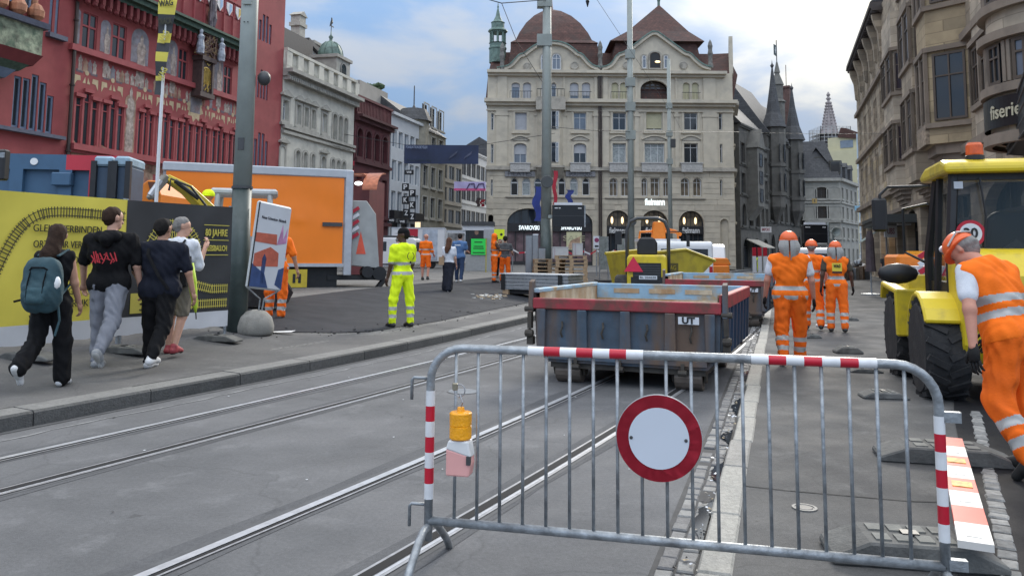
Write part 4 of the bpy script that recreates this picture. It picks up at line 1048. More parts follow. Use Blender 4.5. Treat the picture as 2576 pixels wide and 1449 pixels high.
# mezzanine
for (a,b,pm) in ((330,400,dark_in),(437,514,curtain),(548,620,glass),(770,837,dark_in),(878,952,curtain),(992,1062,dark_in)):
 x0,x1,z0,z1=r4(a,b,318,484);W_(x0,x1,z0,z1,.55,1,(.72,),white_f,pm,d=.35,fw=.09,mw=.14)
shop_in=M('lit_shop_interior',(0.2,0.16,0.11),.3,.8,1.3,dirt=(0.03,0.025,0.02),dirt_amt=.9,dscale=1.1,dirt_lo=.45)
for (a,b,c) in ((1242,1320,1),(1350,1424,1),(1538,1594,1),(1622,1706,0),(1740,1794,1),(1902,1982,1),(2016,2094,1)):
 x0,x1,z0,z1=r4(a,b,322,490);W_(x0,x1,z0,z1,.4 if c else 0,2,(.75,),white_f,shop_in,d=.35,fw=.08)
for (a,b) in ((146,166),(2265,2287)):
 x0,x1,z0,z1=r4(a,b,335,488);W_(x0,x1,z0,z1,.2,1,(.75,),white_f,glass,d=.3)
# shop arches: tympanum glass, fascia with lettering, display window
zb=.45
lampm=M('shop_lamp',(1,.8,.5),.5,0,emit=(1,.72,.38),estr=1.2)
led=M('white_led_letters',(.9,.95,.95),.5,0,emit=(.85,.97,1),estr=.7)
wl=M('white_letters',(.75,.75,.74),.5,0)
fas=M('fascia_black',(0.02,0.02,0.022),.4)
posr=M('display_mauve',(0.16,0.1,0.11),.4,.5,1.3)
shops=[(298,690,602,'SWAROVSKI',0),(716,1088,618,'SWAROVSKI',0),(1218,1432,620,'fielmann',1),(1533,1790,620,'fielmann',1),(1884,2118,625,'fielmann',1)]
for (a,b,t,s,k) in shops:
 x0=c4(a,780)[0];x1=c4(b,780)[0];zt=c4((a+b)/2,t)[1];zf1=c4(a,748 if not k else 775)[1];zf0=c4(a,815 if not k else 838)[1]
 CB.ops.append((x0,x1,zb,zt,min(zt -zf1 -.1,(x1 -x0)/2)))
 w=x1 -x0;xm=(x0+x1)/2
 sh=link('shop_front',None,CB.o,(xm,0,0))
 m=MB();m.box(-w/2,w/2,.25,.7,zf0,zf1);m.build('fascia',fas,sh)
 f,p=win_mesh(w,zt -zf1,min(zt -zf1 -.1,w/2),6,(),.12,.05,.5)
 f=f.copy();f.materials.clear();f.materials.append(dark_f);f.name='fanlight';fo=link('fanlight',f,sh,(0,0,zf1))
 p=p.copy();p.materials.clear();p.materials.append(shop_in if k else glass);p.name='pane';po=link('pane',p,sh,(0,0,zf1))
 m=MB();nn=5
 for i in range(nn+1): m.box(-w/2+w*i/nn -.05,-w/2+w*i/nn+.05,.45,.6,zb,zf0)
 m.box(-w/2,w/2,.4,.62,zb,zb+.45);m.build('display_frame',dark_f,sh)
 m=MB();m.add([(-w/2,.56,zb),(w/2,.56,zb),(w/2,.56,zf0),(-w/2,.56,zf0)],[(0,1,2,3)]);m.build('display_pane',glass if k else posr,sh)
 put_text(s,.62 if not k else .8,led if not k else wl,sh,(0 if k else (w*.02 if a<500 else -.1),.24,(zf0+zf1)/2),width=2.05 if not k else 1.75,bold=.01)
 if k:
  for q in (-.25,.2): MB().ico((w*q,.42,zt -1.0),(.13,.05,.36)).build('lamp',lampm,sh)
m=MB();P=r4(848,990,812,985);m.box(P[0],P[1],.3,.36,P[2],P[3]);pp=m.build('poster',M('sale_poster',(0.6,0.58,0.36),.5,.05),CB.o)
put_text('SALE',.75,M('sale_letters',(0.42,0.4,0.26),.5),pp,((P[0]+P[1])/2,.29,P[3] -.75),width=2.2)
m=MB();m.prism([(P[0]+.1,P[2]+.1),(P[1] -.1,P[2]+.1),(P[1] -.2,P[2]+1.2),(P[0]+1.5,P[2]+1.4),(P[0]+.4,P[2]+.9)],.28,.3);m.build('picture',M('skin_picture',(0.42,0.28,0.19),.6,.5,2),pp)
# side arch at both ends
for (a,b,t) in ((20,168,660),(2270,2345,700)):
 x0=c4(a,900)[0];x1=c4(b,900)[0];x0=max(x0,.2);zt=c4((a+b)/2,t)[1];CB.ops.append((x0,x1,zb,zt,(x1 -x0)/2));m=MB();m.add([(x0 -.1,2.0,zb),(x1+.1,2,zb),(x1+.1,2,zt),(x0 -.1,2,zt)],[(0,1,2,3)]);m.build('dark_doorway',dark_in,CB.o)
zstr=c4(1000,245)[1];zcor=c3(1000,935)[1];zev=c3(1000,665)[1]
CB.wall(0,CB.L,.3,zev,cst,.35,14)
# rusticated lower storeys
CB.courses(.02,CB.L -.02,.5,zstr -.1,.56,[cst,cst2,cst],.035,.06,2.4,230)
# bands and pilasters
CB.band('cornice',cst,[(-.3,CB.L+.3,zcor -.15,zcor+.2,.75),(-.15,CB.L+.15,zcor -.45,zcor -.15,.4),(-.1,CB.L+.1,zcor -1.0,zcor -.85,.15)])
CB.band('string_course',cst_d,[(-.1,CB.L+.1,zstr -.12,zstr+.18,.35),(-.05,CB.L+.05,zstr+.18,zstr+.3,.2)])
P1=r4(282,1100,497,505);P2=r4(1200,2130,508,516)
CB.band('mezzanine_sill',cst_d,[(P1[0],P1[1],P1[2],P1[3],.22),(P2[0],P2[1],P2[2],P2[3],.22)])
CB.band('eaves',cst,[(-.05,CB.L -.7,zev -.2,zev+.1,.7),(0,CB.L -.8,zev -.45,zev -.2,.35)])
it=[]
for (a,b) in ((195,300),(555,580),(800,835),(1085,1128),(1165,1225),(1405,1425),(1462,1500),(1828,1862),(2085,2215)):
 x0,x1=c3(a,1100)[0],c3(b,1100)[0];it.append((x0,x1,zstr+.3,zcor -1.0,.14));it.append((x0 -.1,x1+.1,zcor -1.5,zcor -1.25,.2));it.append((x0+.1,x1 -.1,zcor+.2,zev -.45,.14))
CB.band('pilasters',cst,it)
it=[]
for (a,b,c,d) in ((350,490,1255,1300),(890,1040,1255,1300),(1240,1400,1255,1300),(1550,1740,1255,1300),(1900,2060,1255,1300)):
 x0,x1,z0,z1=r3(a,b,c,d);it.append((x0,x1,z0+.1,z1,.1))
CB.band('carved_panels',cst_d,it)
# oriel bay of the left half, behind the grey mast
x0,x1=c3(565,1100)[0],c3(815,1100)[0]
for (a,b,c,d) in ((-1,-1,0,0),): pass
m=MB();m.prism([(x0,0),(x0+.45,-.8),(x1 -.45,-.8),(x1,0)],zstr+.3,zcor -1.0,'XY');ob=m.build('bay',cst,CB.o)
for i,(q0,q1) in enumerate(((x0+.6,x0+1.5),(x0+1.9,x1 -1.9),(x1 -1.5,x1 -.6))):
 for (za,zb2) in ((r3(600,700,1032,1192)[2],r3(600,700,1032,1192)[3]),(r4(640,738,2,184)[2],r4(640,738,2,184)[3])):
  W_(q0,q1,za,zb2,0,1 if i != 1 else 2,(.75,),white_f,glass_l,d=.06,y=-.82,hole=False)
CB.band('bay_cornice',cst_d,[(x0 -.1,x1+.1,zcor -1.0,zcor+.2,1.0),(x0,x1,zcor+.2,zcor+.35,.9),(x0 -.05,x1+.05,zstr+.1,zstr+.3,1.0)])
m=MB();m.add([(x0,-.02,zstr -.9),(x1,-.02,zstr -.9),(x1,-.02,zstr -.1),(x0,-.02,zstr -.1),(x0+.1,-.9,zstr+.1),(x1 -.1,-.9,zstr+.1)],[(0,1,5,4),(0,4,3),(1,2,5),(3,4,5,2)]);m.build('bay_corbel',cst_d,CB.o)
m=MB();xa,xb=x0,x1
for i in range(9): m.box(lerp(xa,xb,i/8) -.02,lerp(xa,xb,i/8)+.02,-.92,-.88,zcor+.35,zcor+1.15)
m.box(xa,xb,-.93,-.87,zcor+1.1,zcor+1.16);m.build('balcony_rail',iron,CB.o)
m=MB()
for (a,b) in ((320,525),(860,1065),(1240,1400),(1520,1765),(1890,2060)):
 xa,xb=c3(a,900)[0],c3(b,900)[0]
 m.box(xa,xb,-.42,-.38,zcor+.95,zcor+1.0)
 for i in range(int((xb -xa)/.3)+1): m.box(xa+i*.3 -.012,xa+i*.3+.012,-.41,-.39,zcor+.2,zcor+.95)
m.build('window_rails',iron,CB.o)
# signboards
for (a,b,s) in ((278,556,'PILATES'),(838,1112,'BOUTIQUE')):
 x0,x1,z0,z1=r4(a,b,264,312);m=MB();m.box(x0,x1,-.22,-.06,z0,z1);sg=m.build('signboard',M('sign_grey',(0.2,0.2,0.21),.6,.1),CB.o)
 put_text(s,.62,M('sign_letters',(0.06,0.06,0.065),.5),sg,((x0+x1)/2,-.23,(z0+z1)/2),width=(x1 -x0)*.8)
x0,x1,z0,z1=r4(1570,1752,522,570);put_text('fielmann',1.0,led,CB.o,((x0+x1)/2,-.1,(z0+z1)/2),width=x1 -x0,bold=.02)
for (a,b,s) in ((300,490,'GESELL'),(920,1095,'SCHUHE')):
 x0,x1,z0,z1=r4(a,b,515,555)
# drainpipe in the middle
xp=c3(1144,900)[0];m=MB();m.box(xp -.17,xp -.04,-.3,-.06,.5,zev);m.box(xp+.04,xp+.17,-.3,-.06,.5,zev);m.build('downpipe',pipe_m,CB.o)
# curved gables
def gable(pts,nm):
 P=[tuple(q) for q in chaikin([Vector(c3(*q)) for q in pts],1)]
 m=MB();m.prism(P+[(P[-1][0],zev+.05),(P[0][0],zev+.05)],-.15,.4);g=m.build(nm,cst,CB.o)
 m=MB();V_=[Vector(q) for q in P];N2=[]
 for k in range(len(V_)):
  d=(V_[min(k+1,len(V_) -1)] -V_[max(k -1,0)]).normalized();N2.append(Vector((-d.y,d.x)))
 for h0,h1,y0,y1,mi in ((-.06,.22,-.5,.3,0),(.22,.34,-.6,.4,1)):
  vs=[(v.x+n.x*h,y,v.y+n.y*h) for v,n in zip(V_,N2) for h,y in ((h0,y0),(h1,y0),(h1,y1),(h0,y1))]
  m.add(vs,[(4*k+q,4*k+(q+1) % 4,4*k+4+(q+1) % 4,4*k+4+q) for k in range(len(V_) -1) for q in range(4)],mi)
 fixn(m.build('gable_moulding',[cst,verd],g))
 return g
lg=[(205,655),(300,640),(345,615),(385,570),(420,530),(455,525),(500,490),(560,445),(630,420),(700,412),(770,418),(835,440),(890,480),(930,520),(965,525),(1000,570),(1040,612),(1085,640),(1140,650)]
g1=gable(lg,'gable')
rg=[(1160,650),(1225,635),(1270,600),(1315,525),(1360,515),(1420,480),(1500,415),(1570,360),(1640,315),(1710,365),(1790,425),(1860,475),(1910,512),(1955,520),(1990,560),(2035,600),(2090,635),(2150,648)]
g2=gable(rg,'gable')
for (a,b,c,d,r,co,pm) in ((605,640,505,645,.4,1,glass_l),(706,784,500,645,.5,2,glass_l),(1530,1566,515,632,.15,1,glass_l),(1598,1695,485,632,.4,1,dark_in),(1728,1764,515,632,.15,1,glass_l)):
 x0,x1,z0,z1=r3(a,b,c,d);W_(x0,x1,z0,z1,r,co,() if pm is dark_in else (.7,),white_f if pm is not dark_in else brown_f,pm,d=.04,y=-.17,hole=False,sur=.14,sur_m=cst_d,sill=False)
for (a,b) in ((478,618),(910,610),(1388,608),(1905,605)):
 x,z=c3(a,b);m=MB();m.lathe([(.42,-.26),(.34,-.3),(.3,-.2)],(x,0,z),16,'Y');m.lathe([(.34,-.19),(0,-.19)],(x,0,z),16,'Y',m=1);m.build('round_window',[cst_d,glass_l],CB.o)
x,z=c3(1668,575);m=MB();m.ico((x,-.3,z),(.28,.1,.12));m.build('gable_lamp',lampm,CB.o)
for (a,b) in ((250,640),(1145,625),(2150,615)):
 x,z=c3(a,b);m=MB();m.lathe([(.3,-.2),(.3,.1),(.22,.35),(.2,.9),(.28,1.3),(.2,1.7),(.26,2.1),(.16,2.5),(.0,2.8)],(x,-.3,z),10);m.build('statue',M('statue_stone',(0.16,0.155,0.14),.8,.4,4),CB.o)
# brown mansards
m=MB()
zr=c3(600,455)[1];zlow=zev
def frust(x0,x1,y0,y1,z0,X0,X1,Y0,Y1,z1): m.add([(x0,y0,z0),(x1,y0,z0),(x1,y1,z0),(x0,y1,z0),(X0,Y0,z1),(X1,Y0,z1),(X1,Y1,z1),(X0,Y1,z1)],[(0,1,5,4),(1,2,6,5),(2,3,7,6),(3,0,4,7),(4,5,6,7)])
xe=c3(2335,500)[0]
frust(-.2,CB.L+.1,.3,14,zcor+.25,.0,xe+1.2,1.6,13,c3(300,640)[1]);frust(.0,xe+1.2,1.6,13,c3(300,640)[1],.5,xe+.6,3.2,12,c3(2200,425)[1])
m.build('mansard_roof',tile,CB.o)
m=MB();xa,xb,=c3(350,400)[0],c3(1110,400)[0];cx=(xa+xb)/2;hw=(xb -xa)/2;z0=zev;zA=c5(700,405,1)[1];zB=c5(765,95,7)[1]
prf=[(1.14,z0),(1.04,zA -.1),(1.06,zA),(.93,zA+.5),(.85,zA+(zB -zA)*.25),(.68,zA+(zB -zA)*.5),(.47,zA+(zB -zA)*.72),(.23,zA+(zB -zA)*.9),(.03,zB)]
vs=[];
for q,z in prf: vs+=[(cx -hw*q,7 -6.2*q,z),(cx+hw*q,7 -6.2*q,z),(cx+hw*q,7+6.2*q,z),(cx -hw*q,7+6.2*q,z)]
fs=[(4*i+k,4*i+(k+1) % 4,4*i+4+(k+1) % 4,4*i+4+k) for i in range(len(prf) -1) for k in range(4)]
m.add(vs,fs);ro=m.build('dome_roof',tile,CB.o)
m=MB();m.lathe([(.25,zB -.2),(.12,zB+.8),(.1,zB+1.2),(.3,zB+1.6),(.32,zB+2.2),(.05,zB+2.6),(0,zB+2.7)],(cx,7,0),8);m.build('finial',M('finial_pale',(0.3,0.24,0.23),.6),ro)
x,z=c3(785,312);m=MB();m.cbox((x,7 -6.2*.72,z),(1.4,.3,1.6),0,-.5);m.build('skylight',glass,ro)
m=MB();xa,xb=c3(1250,395)[0],c3(2110,400)[0];xa2,xb2=c3(1340,395)[0],c3(2060,380)[0];cx=c5(1683,65,7)[0];zA=c5(1700,385,1)[1];zB=c5(1683,60,7)[1]
prf=[((xa,xb),1.05,z0),((xa+.6,xb -.6),.96,zA -.1),((xa -.05,xb+.1),1.05,zA+.0),((c5(1400,300,3)[0],c5(1955,290,3)[0]),.68,c5(1500,290,3)[1]),((cx -.1,cx+.1),.03,zB)]
vs=[]
for (p,q),r,z in prf: vs+=[(p,7 -6.0*r,z),(q,7 -6.0*r,z),(q,7+6*r,z),(p,7+6*r,z)]
m.add(vs,[(4*i+k,4*i+(k+1) % 4,4*i+4+(k+1) % 4,4*i+4+k) for i in range(len(prf) -1) for k in range(4)]);ro=m.build('pyramid_roof',tile,CB.o)
m=MB();m.lathe([(.15,zB -.2),(.15,zB+.5),(.3,zB+1.2),(.2,zB+2),(0,zB+3)],(cx,7,0),8);m.build('finial',verd,ro)
m=MB()
for (a,b) in ((1925,260),(1950,275),(2025,350),(2080,390)): x,z=c3(a,b);m.lathe([(.12,z -.8),(.12,z+.2),(.2,z+.25),(.2,z+.4)],(x,5.5,0),8)
m.build('chimney_pots',M('clay_dark',(0.05,0.04,0.04),.8),ro)
# green copper turret on the left
x=c3(205,300)[0];zz=c5(205,455,3)[1];k=(c5(205,45,3)[1] -zz);m=MB()
m.lathe([(0.891,zz -1.5),(0.891,zz),(0.957,zz),(0.957,zz+k*.03),(0.858,zz+k*.05),(0.858,zz+k*.12),(0.957,zz+k*.13)],(x,3,0),12)
for q in range(8):
 a=q*math.pi/4;m.lathe([(0.112,zz+k*.12),(0.112,zz+k*.37)],(x+0.76*math.cos(a),3+0.76*math.sin(a),0),6)
m.lathe([(0.858,zz+k*.355),(0.858,zz+k*.38),(1.06,zz+k*.39),(1.02,zz+k*.42),(0.693,zz+k*.46),(0.693,zz+k*.57),(0.759,zz+k*.59),(0.495,zz+k*.63),(0.264,zz+k*.73),(0.132,zz+k*.86),(0.066,zz+k*.92),(0.106,zz+k*.95),(0.066,zz+k*.97),(0.0198,zz+k*1.05),(0,zz+k*1.06)],(x,3,0),12)
m.build('turret',verd,CB.o)
# angled right end of the building, going back to the street
CE=Fac('angled_wing','narrow angled end of the cream stone corner building turning into the right street',(pR.x+.02,YC+.05),(pR.x+1.7,YC+6.5),.4)
for (za,zb2,r) in ((5.2,7.0,.3),(9.2,11.6,0),(13.2,15.4,0),(17,19,.4)):
 for x in (1.3,3.8): CE.window(x,x+1.1,za,zb2,r,1,(.7,),white_f,glass,sur=.15,sur_m=cst,d=.3)
CE.ops.append((.8,3.4,.4,4.6,1.3));CE.wall(0,CE.L,.2,zev,cst,.5,4)
CE.band('cornice',cst_d,[(0,CE.L,zcor -.2,zcor+.2,.6),(0,CE.L,zstr -.1,zstr+.2,.3)])
m=MB();m.prism([(0,zev),(CE.L,zev),(CE.L,zev+.4),(CE.L*.5,c3(2380,420)[1]),(.3,zev+4)],-.1,.3);m.build('gable',cst,CE.o)
m=MB();m.prism([(-.1,zev),(CE.L+.1,zev),(CE.L*.5,c3(2380,415)[1])],.3,5);m.build('roof',tile,CE.o)
# ------------------------------------------------------------------ dark row at the left of the right-hand street
dk1=M('soot_stone',(0.10,0.095,0.085),.85,.2,1.5,.3,16,dirt=(0.04,0.04,0.038),dirt_amt=.6,dscale=.8)
dk2=M('soot_stone_light',(0.15,0.145,0.13),.85,.2,1.5,.3,16,dirt=(0.06,0.06,0.055),dirt_amt=.6,dscale=.8)
dk3=M('soot_trim',(0.08,0.078,0.07),.85,.2,2)
def dl(s): return (25.1+17.0*s,87.2+26.0*s)
def dark_house(name,label,s0,s1,H,mat,floors,**k):
 f=simple_facade(name,label,dl(s0),dl(s1),H,mat,floors,dark_f,glass,z0=.2,back=9,cor_m=dk3,sur=.12,d=.3,rows=(.7,),**k)
 f.o['group']='dark stone houses on the left of the right street';return f
a=dark_house('dark_house','soot dark house with slate mansard beside the cream corner building',0,.25,16.2,dk1,[(.3,3.6,2,2.6,.4),(5,7.4,3,1.4,.4),(8.6,10.8,3,1.3,0),(12,14.2,3,1.3,0)],roof=.5,roof_h=5.5)
m=MB();m.box(2.8,5.2,-1.2,0,7.2,13.8);m.prism([(2.6,13.8),(5.4,13.8),(4,16)],-1.4,0);m.prism([(0,5.6),(0,7.2),(-1.2,7.2)],2.8,5.2,'YZ');m.build('bay',dk2,a.o)
for k in range(3): a.window(3.4,4.6,7.7+k*2,9.2+k*2,0,2,(.6,),dark_f,glass,d=.03,y=-1.22,hole=False)
m=MB();m.prism([(0,3.5),(-1.9,2.6),(-1.9,2.5),(0,3.4)],2,6.5,'YZ');m.build('awning',M('awning_cream',(0.45,0.42,0.36),.8),a.o)
b=dark_house('pale_house','slim pale grey house squeezed between the soot dark houses',.252,.36,14.5,dk2,[(.3,3.6,1,2.2,.4),(5,7.2,2,.9,0),(8.4,10.6,2,.9,0),(11.6,13.4,2,.9,0)],roof=.5,roof_h=3.5)
def gothic(name,label,s0,s1,H,roof_h,tx,tip):
 f=dark_house(name,label,s0,s1,H,dk1,[(.3,4.3,3,1.9,.5),(6,8.4,4,1.2,.3),(9.6,12.2,4,1.2,.3),(13.2,15.6,4,1.1,.3)],roof=.5,roof_h=roof_h)
 m=MB();m.lathe([(.2,5.6),(1.25,7.6),(1.25,H+1.0)],(tx,-.3,0),8);m.lathe([(1.42,9),(1.42,9.4)],(tx,-.3,0),8);m.lathe([(1.42,12.6),(1.42,13)],(tx,-.3,0),8);t=m.build('oriel_turret',dk1,f.o)
 m=MB();m.lathe([(1.6,H+.9),(.9,H+2.8),(.4,tip -3),(.1,tip -.6),(.25,tip -.3),(.06,tip),(0,tip+.5)],(tx,-.3,0),8);m.build('spire',slate,t)
 for z in (9.6,13.2):
  for q in (-.9,0,.9): f.window(tx+q -.3,tx+q+.3,z,z+2.2,.3,1,(.6,),dark_f,glass,d=.04,y=-1.53 if q==0 else -1.2,hole=False)
 return f
def dz(u,v,s): p=dl(s);return D(u,v,p[1]).z
c=gothic('gothic_house','dark gothic house with slate spired corner turret in the right street',.362,.66,16.6,7.2,2.0,dz(1936,160,.42))
d_=gothic('gothic_house','farther dark gothic house with second spired turret and tall chimney',.662,1.0,16.2,6.6,2.3,dz(2001,218,.74));
m=MB();z=dz(1968,160,.62);m.lathe([(.9,16),(.9,z -5.5),(1.1,z -5.4),(.7,z -5),(.7,z -3.2),(.85,z -3.1),(.3,z -1.6),(.4,z -1.4),(.1,z),(0,z+.1)],(7.0,.4,0),8);t=m.build('stair_turret',dk2,c.o)
fl=dz(1962,135,.62);m=MB();m.tube([(7.0,.4,z),(7.0,.4,fl+1.6)],.06,6);m.build('flagpole',iron,t)
m=MB();m.box(5.7,7.0,.37,.43,fl -.6,fl+.8);m.box(6.1,6.6,.35,.45,fl+.02,fl+.2,m=1);m.box(6.27,6.43,.35,.45,fl -.3,fl+.55,m=1);m.build('banner_vane',[M('vane_dark',(0.03,0.05,0.045),.6),wl],t)
m=MB();z=dz(2019,200,.88);m.box(6.2,7.2,1,2.2,16,z -1.2);m.box(6.05,7.35,.9,2.3,z -1.2,z -.9);m.tube([(6.7,1.5,z -1),(6.7,1.5,z+2.2)],.05,5);m.build('chimney',M('chimney_brick',(0.11,0.06,0.05),.8,.3,3),d_.o)
# ------------------------------------------------------------------ end of the right-hand street
es=M('end_stone',(0.31,0.3,0.265),.8,.12,1.2,.2,14,dirt=(0.15,0.15,0.135),dirt_amt=.5,dscale=.7)
YE=110.0
q0,q1,q2=D(2026,640,YE),D(2118,640,YE -1),D(2162,640,YE+9)
EB=Fac('end_building','grey stone building with slate mansard closing the right street',(q0.x,q0.y),(q1.x,q1.y),.2)
def ez(v): return D(2080,v,YE).z
ze=ez(452)
for (n,za,zb_,w,r) in ((3,ez(528),ez(492),1.9,.4),(3,ez(585 -30),ez(520),1.9,.3),(3,ez(612),ez(578),1.9,.5),(3,.4,ez(632),1.5,0)):
 pass
for k,(va,vb,r) in enumerate(((500,472,.4),(550,520,.0),(598,572,.5),(662,625,0))):
 for i in range(3):
  x=EB.L*(i+.5)/3;EB.window(x -.85,x+.85,ez(va),ez(vb),r,2,(.65,),dark_f,glass,sur=.14,sur_m=lst_d,d=.3)
EB.wall(0,EB.L,-.2,ze,es,.32,8);EB.band('cornice',lst_d,[(-.1,EB.L+.1,ze -.3,ze+.1,.5),(0,EB.L,ez(560),ez(556),.3),(0,EB.L,ez(512),ez(508),.2),(0,EB.L,ez(616),ez(610),.3)])
m=MB();zt=ez(352);m.add([(-.2,-.2,ze),(EB.L+.2,-.2,ze),(EB.L+.2,8,ze),(-.2,8,ze),(.2,2.2,zt),(EB.L -1.4,2.2,zt),(EB.L -1.4,8,zt),(.2,8,zt)],[(0,1,5,4),(1,2,6,5),(3,0,4,7),(4,5,6,7)]);rf=m.build('mansard_roof',slate,EB.o)
for x in (1.2,): m=MB();m.lathe([(1.1,-.3),(1.1,.5),(.9,.5),(.9,-.2)],(2.2,1.4,ze+2.2),16,'Y',a0=0,a1=math.pi*2);m.build('dormer',dk3,rf)
m=MB();m.box(3.6,5.0,.3,2,ze+.8,ze+2.6);m.box(3.75,4.85,.25,.3,ze+1,ze+2.4,m=1);m.build('dormer',[dk3,glass],rf)
EB2=Fac('corner_house','side wing of the grey stone mansard building running back along the right street',(q1.x+.03,q1.y+.05),(q2.x,q2.y),.2)
for k,(va,vb) in enumerate(((500,472),(550,520),(598,572),(662,625))):
 for i in range(4): x=EB2.L*(i+.5)/4;EB2.window(x -.5,x+.5,ez(va),ez(vb),0,1,(.65,),dark_f,glass,sur=.12,sur_m=lst_d,d=.3)
EB2.wall(0,EB2.L,-.2,ze,es,.32,7);EB2.band('cornice',lst_d,[(0,EB2.L+.1,ze -.3,ze+.1,.5),(0,EB2.L,ez(560),ez(556),.3),(0,EB2.L,ez(512),ez(508),.2)])
m=MB();m.add([(0,-.2,ze),(EB2.L,-.2,ze),(EB2.L,6,ze),(0,6,ze),(0,3,zt -1),(EB2.L,3,zt -3)],[(0,1,5,4),(1,2,5),(2,3,4,5)])
for i in range(3): x=EB2.L*(i+.6)/3.4;m.box(x -.7,x+.7,.2,2.2,ze+.4,ze+2.1);m.prism([(x -.9,ze+2.1),(x+.9,ze+2.1),(x,ze+2.8)],.1,2.4)
m.build('mansard_roof',slate,EB2.o)
YB=Fac('yellow_block','pale yellow block with dark roof rising behind the end of the right street',D(2085,600,150).to_2d(),D(2176,600,146).to_2d())
def yz(v): return D(2120,v,148).z
z1=yz(343);YB.wall(0,YB.L,2,yz(378),M('pale_yellow_render',(0.5,0.46,0.3),.8,.05,1),back=12)
m=MB();m.box(0,YB.L*.85,1.2,11,yz(378),z1);m.box(YB.L*.36,YB.L*.72,1.1,1.2,yz(371),yz(352),m=1);m.build('set_back_storey',[M('pale_yellow_render',(0.5,0.46,0.3)),glass_l],YB.o)
m=MB();m.prism([(YB.L*.3,z1),(YB.L*.88,z1 -.6),(YB.L*.88,z1+.6),(YB.L*.55,z1+1.6),(YB.L*.4,z1+1.8)],.8,11);m.build('roof',tile,YB.o)
GT=Fac('glass_tower','pale bluish glazed block just left of the sandstone shops',D(2163,600,132).to_2d(),D(2188,600,130).to_2d())
def tz(v): return D(2172,v,131).z
GT.wall(0,GT.L,0,tz(335),M('pale_blue_panel',(0.42,0.5,0.56),.3,.06,.6),back=8)
m=MB();
for k in range(9): m.box(0,GT.L,-.1,.02,tz(425+k*27),tz(423+k*27)+.25)
m.build('storey_bands',white_f,GT.o)
# far cathedral spire wrapped in scaffolding
sp=D(2087,345,330);SP=thing('cathedral_spire','distant red sandstone spire above scaffolding at the end of the street','spire',(sp.x,sp.y,0))
zt=D(2087,232,330).z;zb_=sp.z;m=MB();hb=4.6
m.lathe([(hb,zb_ -30),(hb,zb_),(hb*.8,zb_+.5),(.5,zt -3.5),(1.1,zt -3),(.4,zt -2),(.9,zt -1.3),(.15,zt)],n=8)
ssm=M('hazed_red_sandstone',(0.3,0.265,0.26),.9,.3,.3);m.build('spire',ssm,SP)  # red stone paled and greyed, distance haze put into its colour
m=MB()
for k in range(12):
 f=k/12;r=lerp(hb*.8,.7,f);z=lerp(zb_+.5,zt -3.5,f)
 for q in range(8): a=q*math.pi/4;m.ico((r*math.cos(a),r*math.sin(a),z),(.5,.5,.6),sub=1)
m.build('crockets',ssm,SP)
sc_=M('scaffold_pale',(0.36,0.36,0.35),.7);m=MB();w=6.2
for k in range(5):
 z=zb_ -1+1.5*(k -3);m.box(-w,w,-w,w,z,z+.15)
for i in range(9):
 for j in (-1,1): x=-w+2*w*i/8;m.box(x -.1,x+.1,j*w -.1,j*w+.1,zb_ -8,zb_+3.6);m.box(j*w -.1,j*w+.1,x -.1,x+.1,zb_ -8,zb_+3.6)
for z in (2.4,3.4):
 for j in (-1,1): m.box(-w,w,j*w -.08,j*w+.08,zb_+z,zb_+z+.15)
m.build('scaffold',sc_,SP)
# ------------------------------------------------------------------ sandstone shops on the right
sand=[M('sandstone_' +n_,c_,.85,.14,1.4,.25,18,dirt=tuple(q*.45 for q in c_),dirt_amt=.5,dscale=.9,brick=(1.1,.46,.014,.3)) for n_,c_ in
  (('warm',(0.38,0.315,0.235)),('pale',(0.45,0.385,0.3)),('grey',(0.36,0.3,0.225)),('ochre',(0.42,0.335,0.215)))]
sd=M('sandstone_trim',(0.25,0.2,0.155),.85,.2,2,.2,18,dirt=(0.07,0.06,0.05),dirt_amt=.6,dscale=1)
def RL(Z): return (7.65+.333*Z,Z)
# facade runs from far (left in view) to near (right): local x grows towards the camera
RB=Fac('sandstone_shops','brown sandstone shop building with bays and oriels along the right pavement',RL(72),RL(20),.05)
rs=lambda x,y: RB.at(1839.2+x/3.4738,y/3.4738)
def rr(a,b,c,d,y=0.0):
 u0,u1=1839.2+a/3.4738,1839.2+b/3.4738;um=(u0+u1)/2
 return (RB.at(u0,c/3.4738,y)[0],RB.at(u1,c/3.4738,y)[0],RB.at(um,d/3.4738,y)[1],RB.at(um,c/3.4738,y)[1])
X=lambda u: RB.at(u,300)[0]
floors_z=[(6.9,9.3),(11.0,13.4),(15.0,17.3)]
# flat stretches of window pairs
segs=[(.8,12),(12,19.5),(26.0,33.2)]
for (xa,xb) in segs:
 n=int((xb -xa)/3.2)
 for (za,zb_) in floors_z:
  for i in range(n):
   x=xa+(xb -xa)*(i+.5)/n
   RB.window(x -.95,x -.1,za,zb_,0,1,(.68,),brown_f,glass,d=.35);RB.window(x+.1,x+.95,za,zb_,0,1,(.68,),brown_f,glass,d=.35)
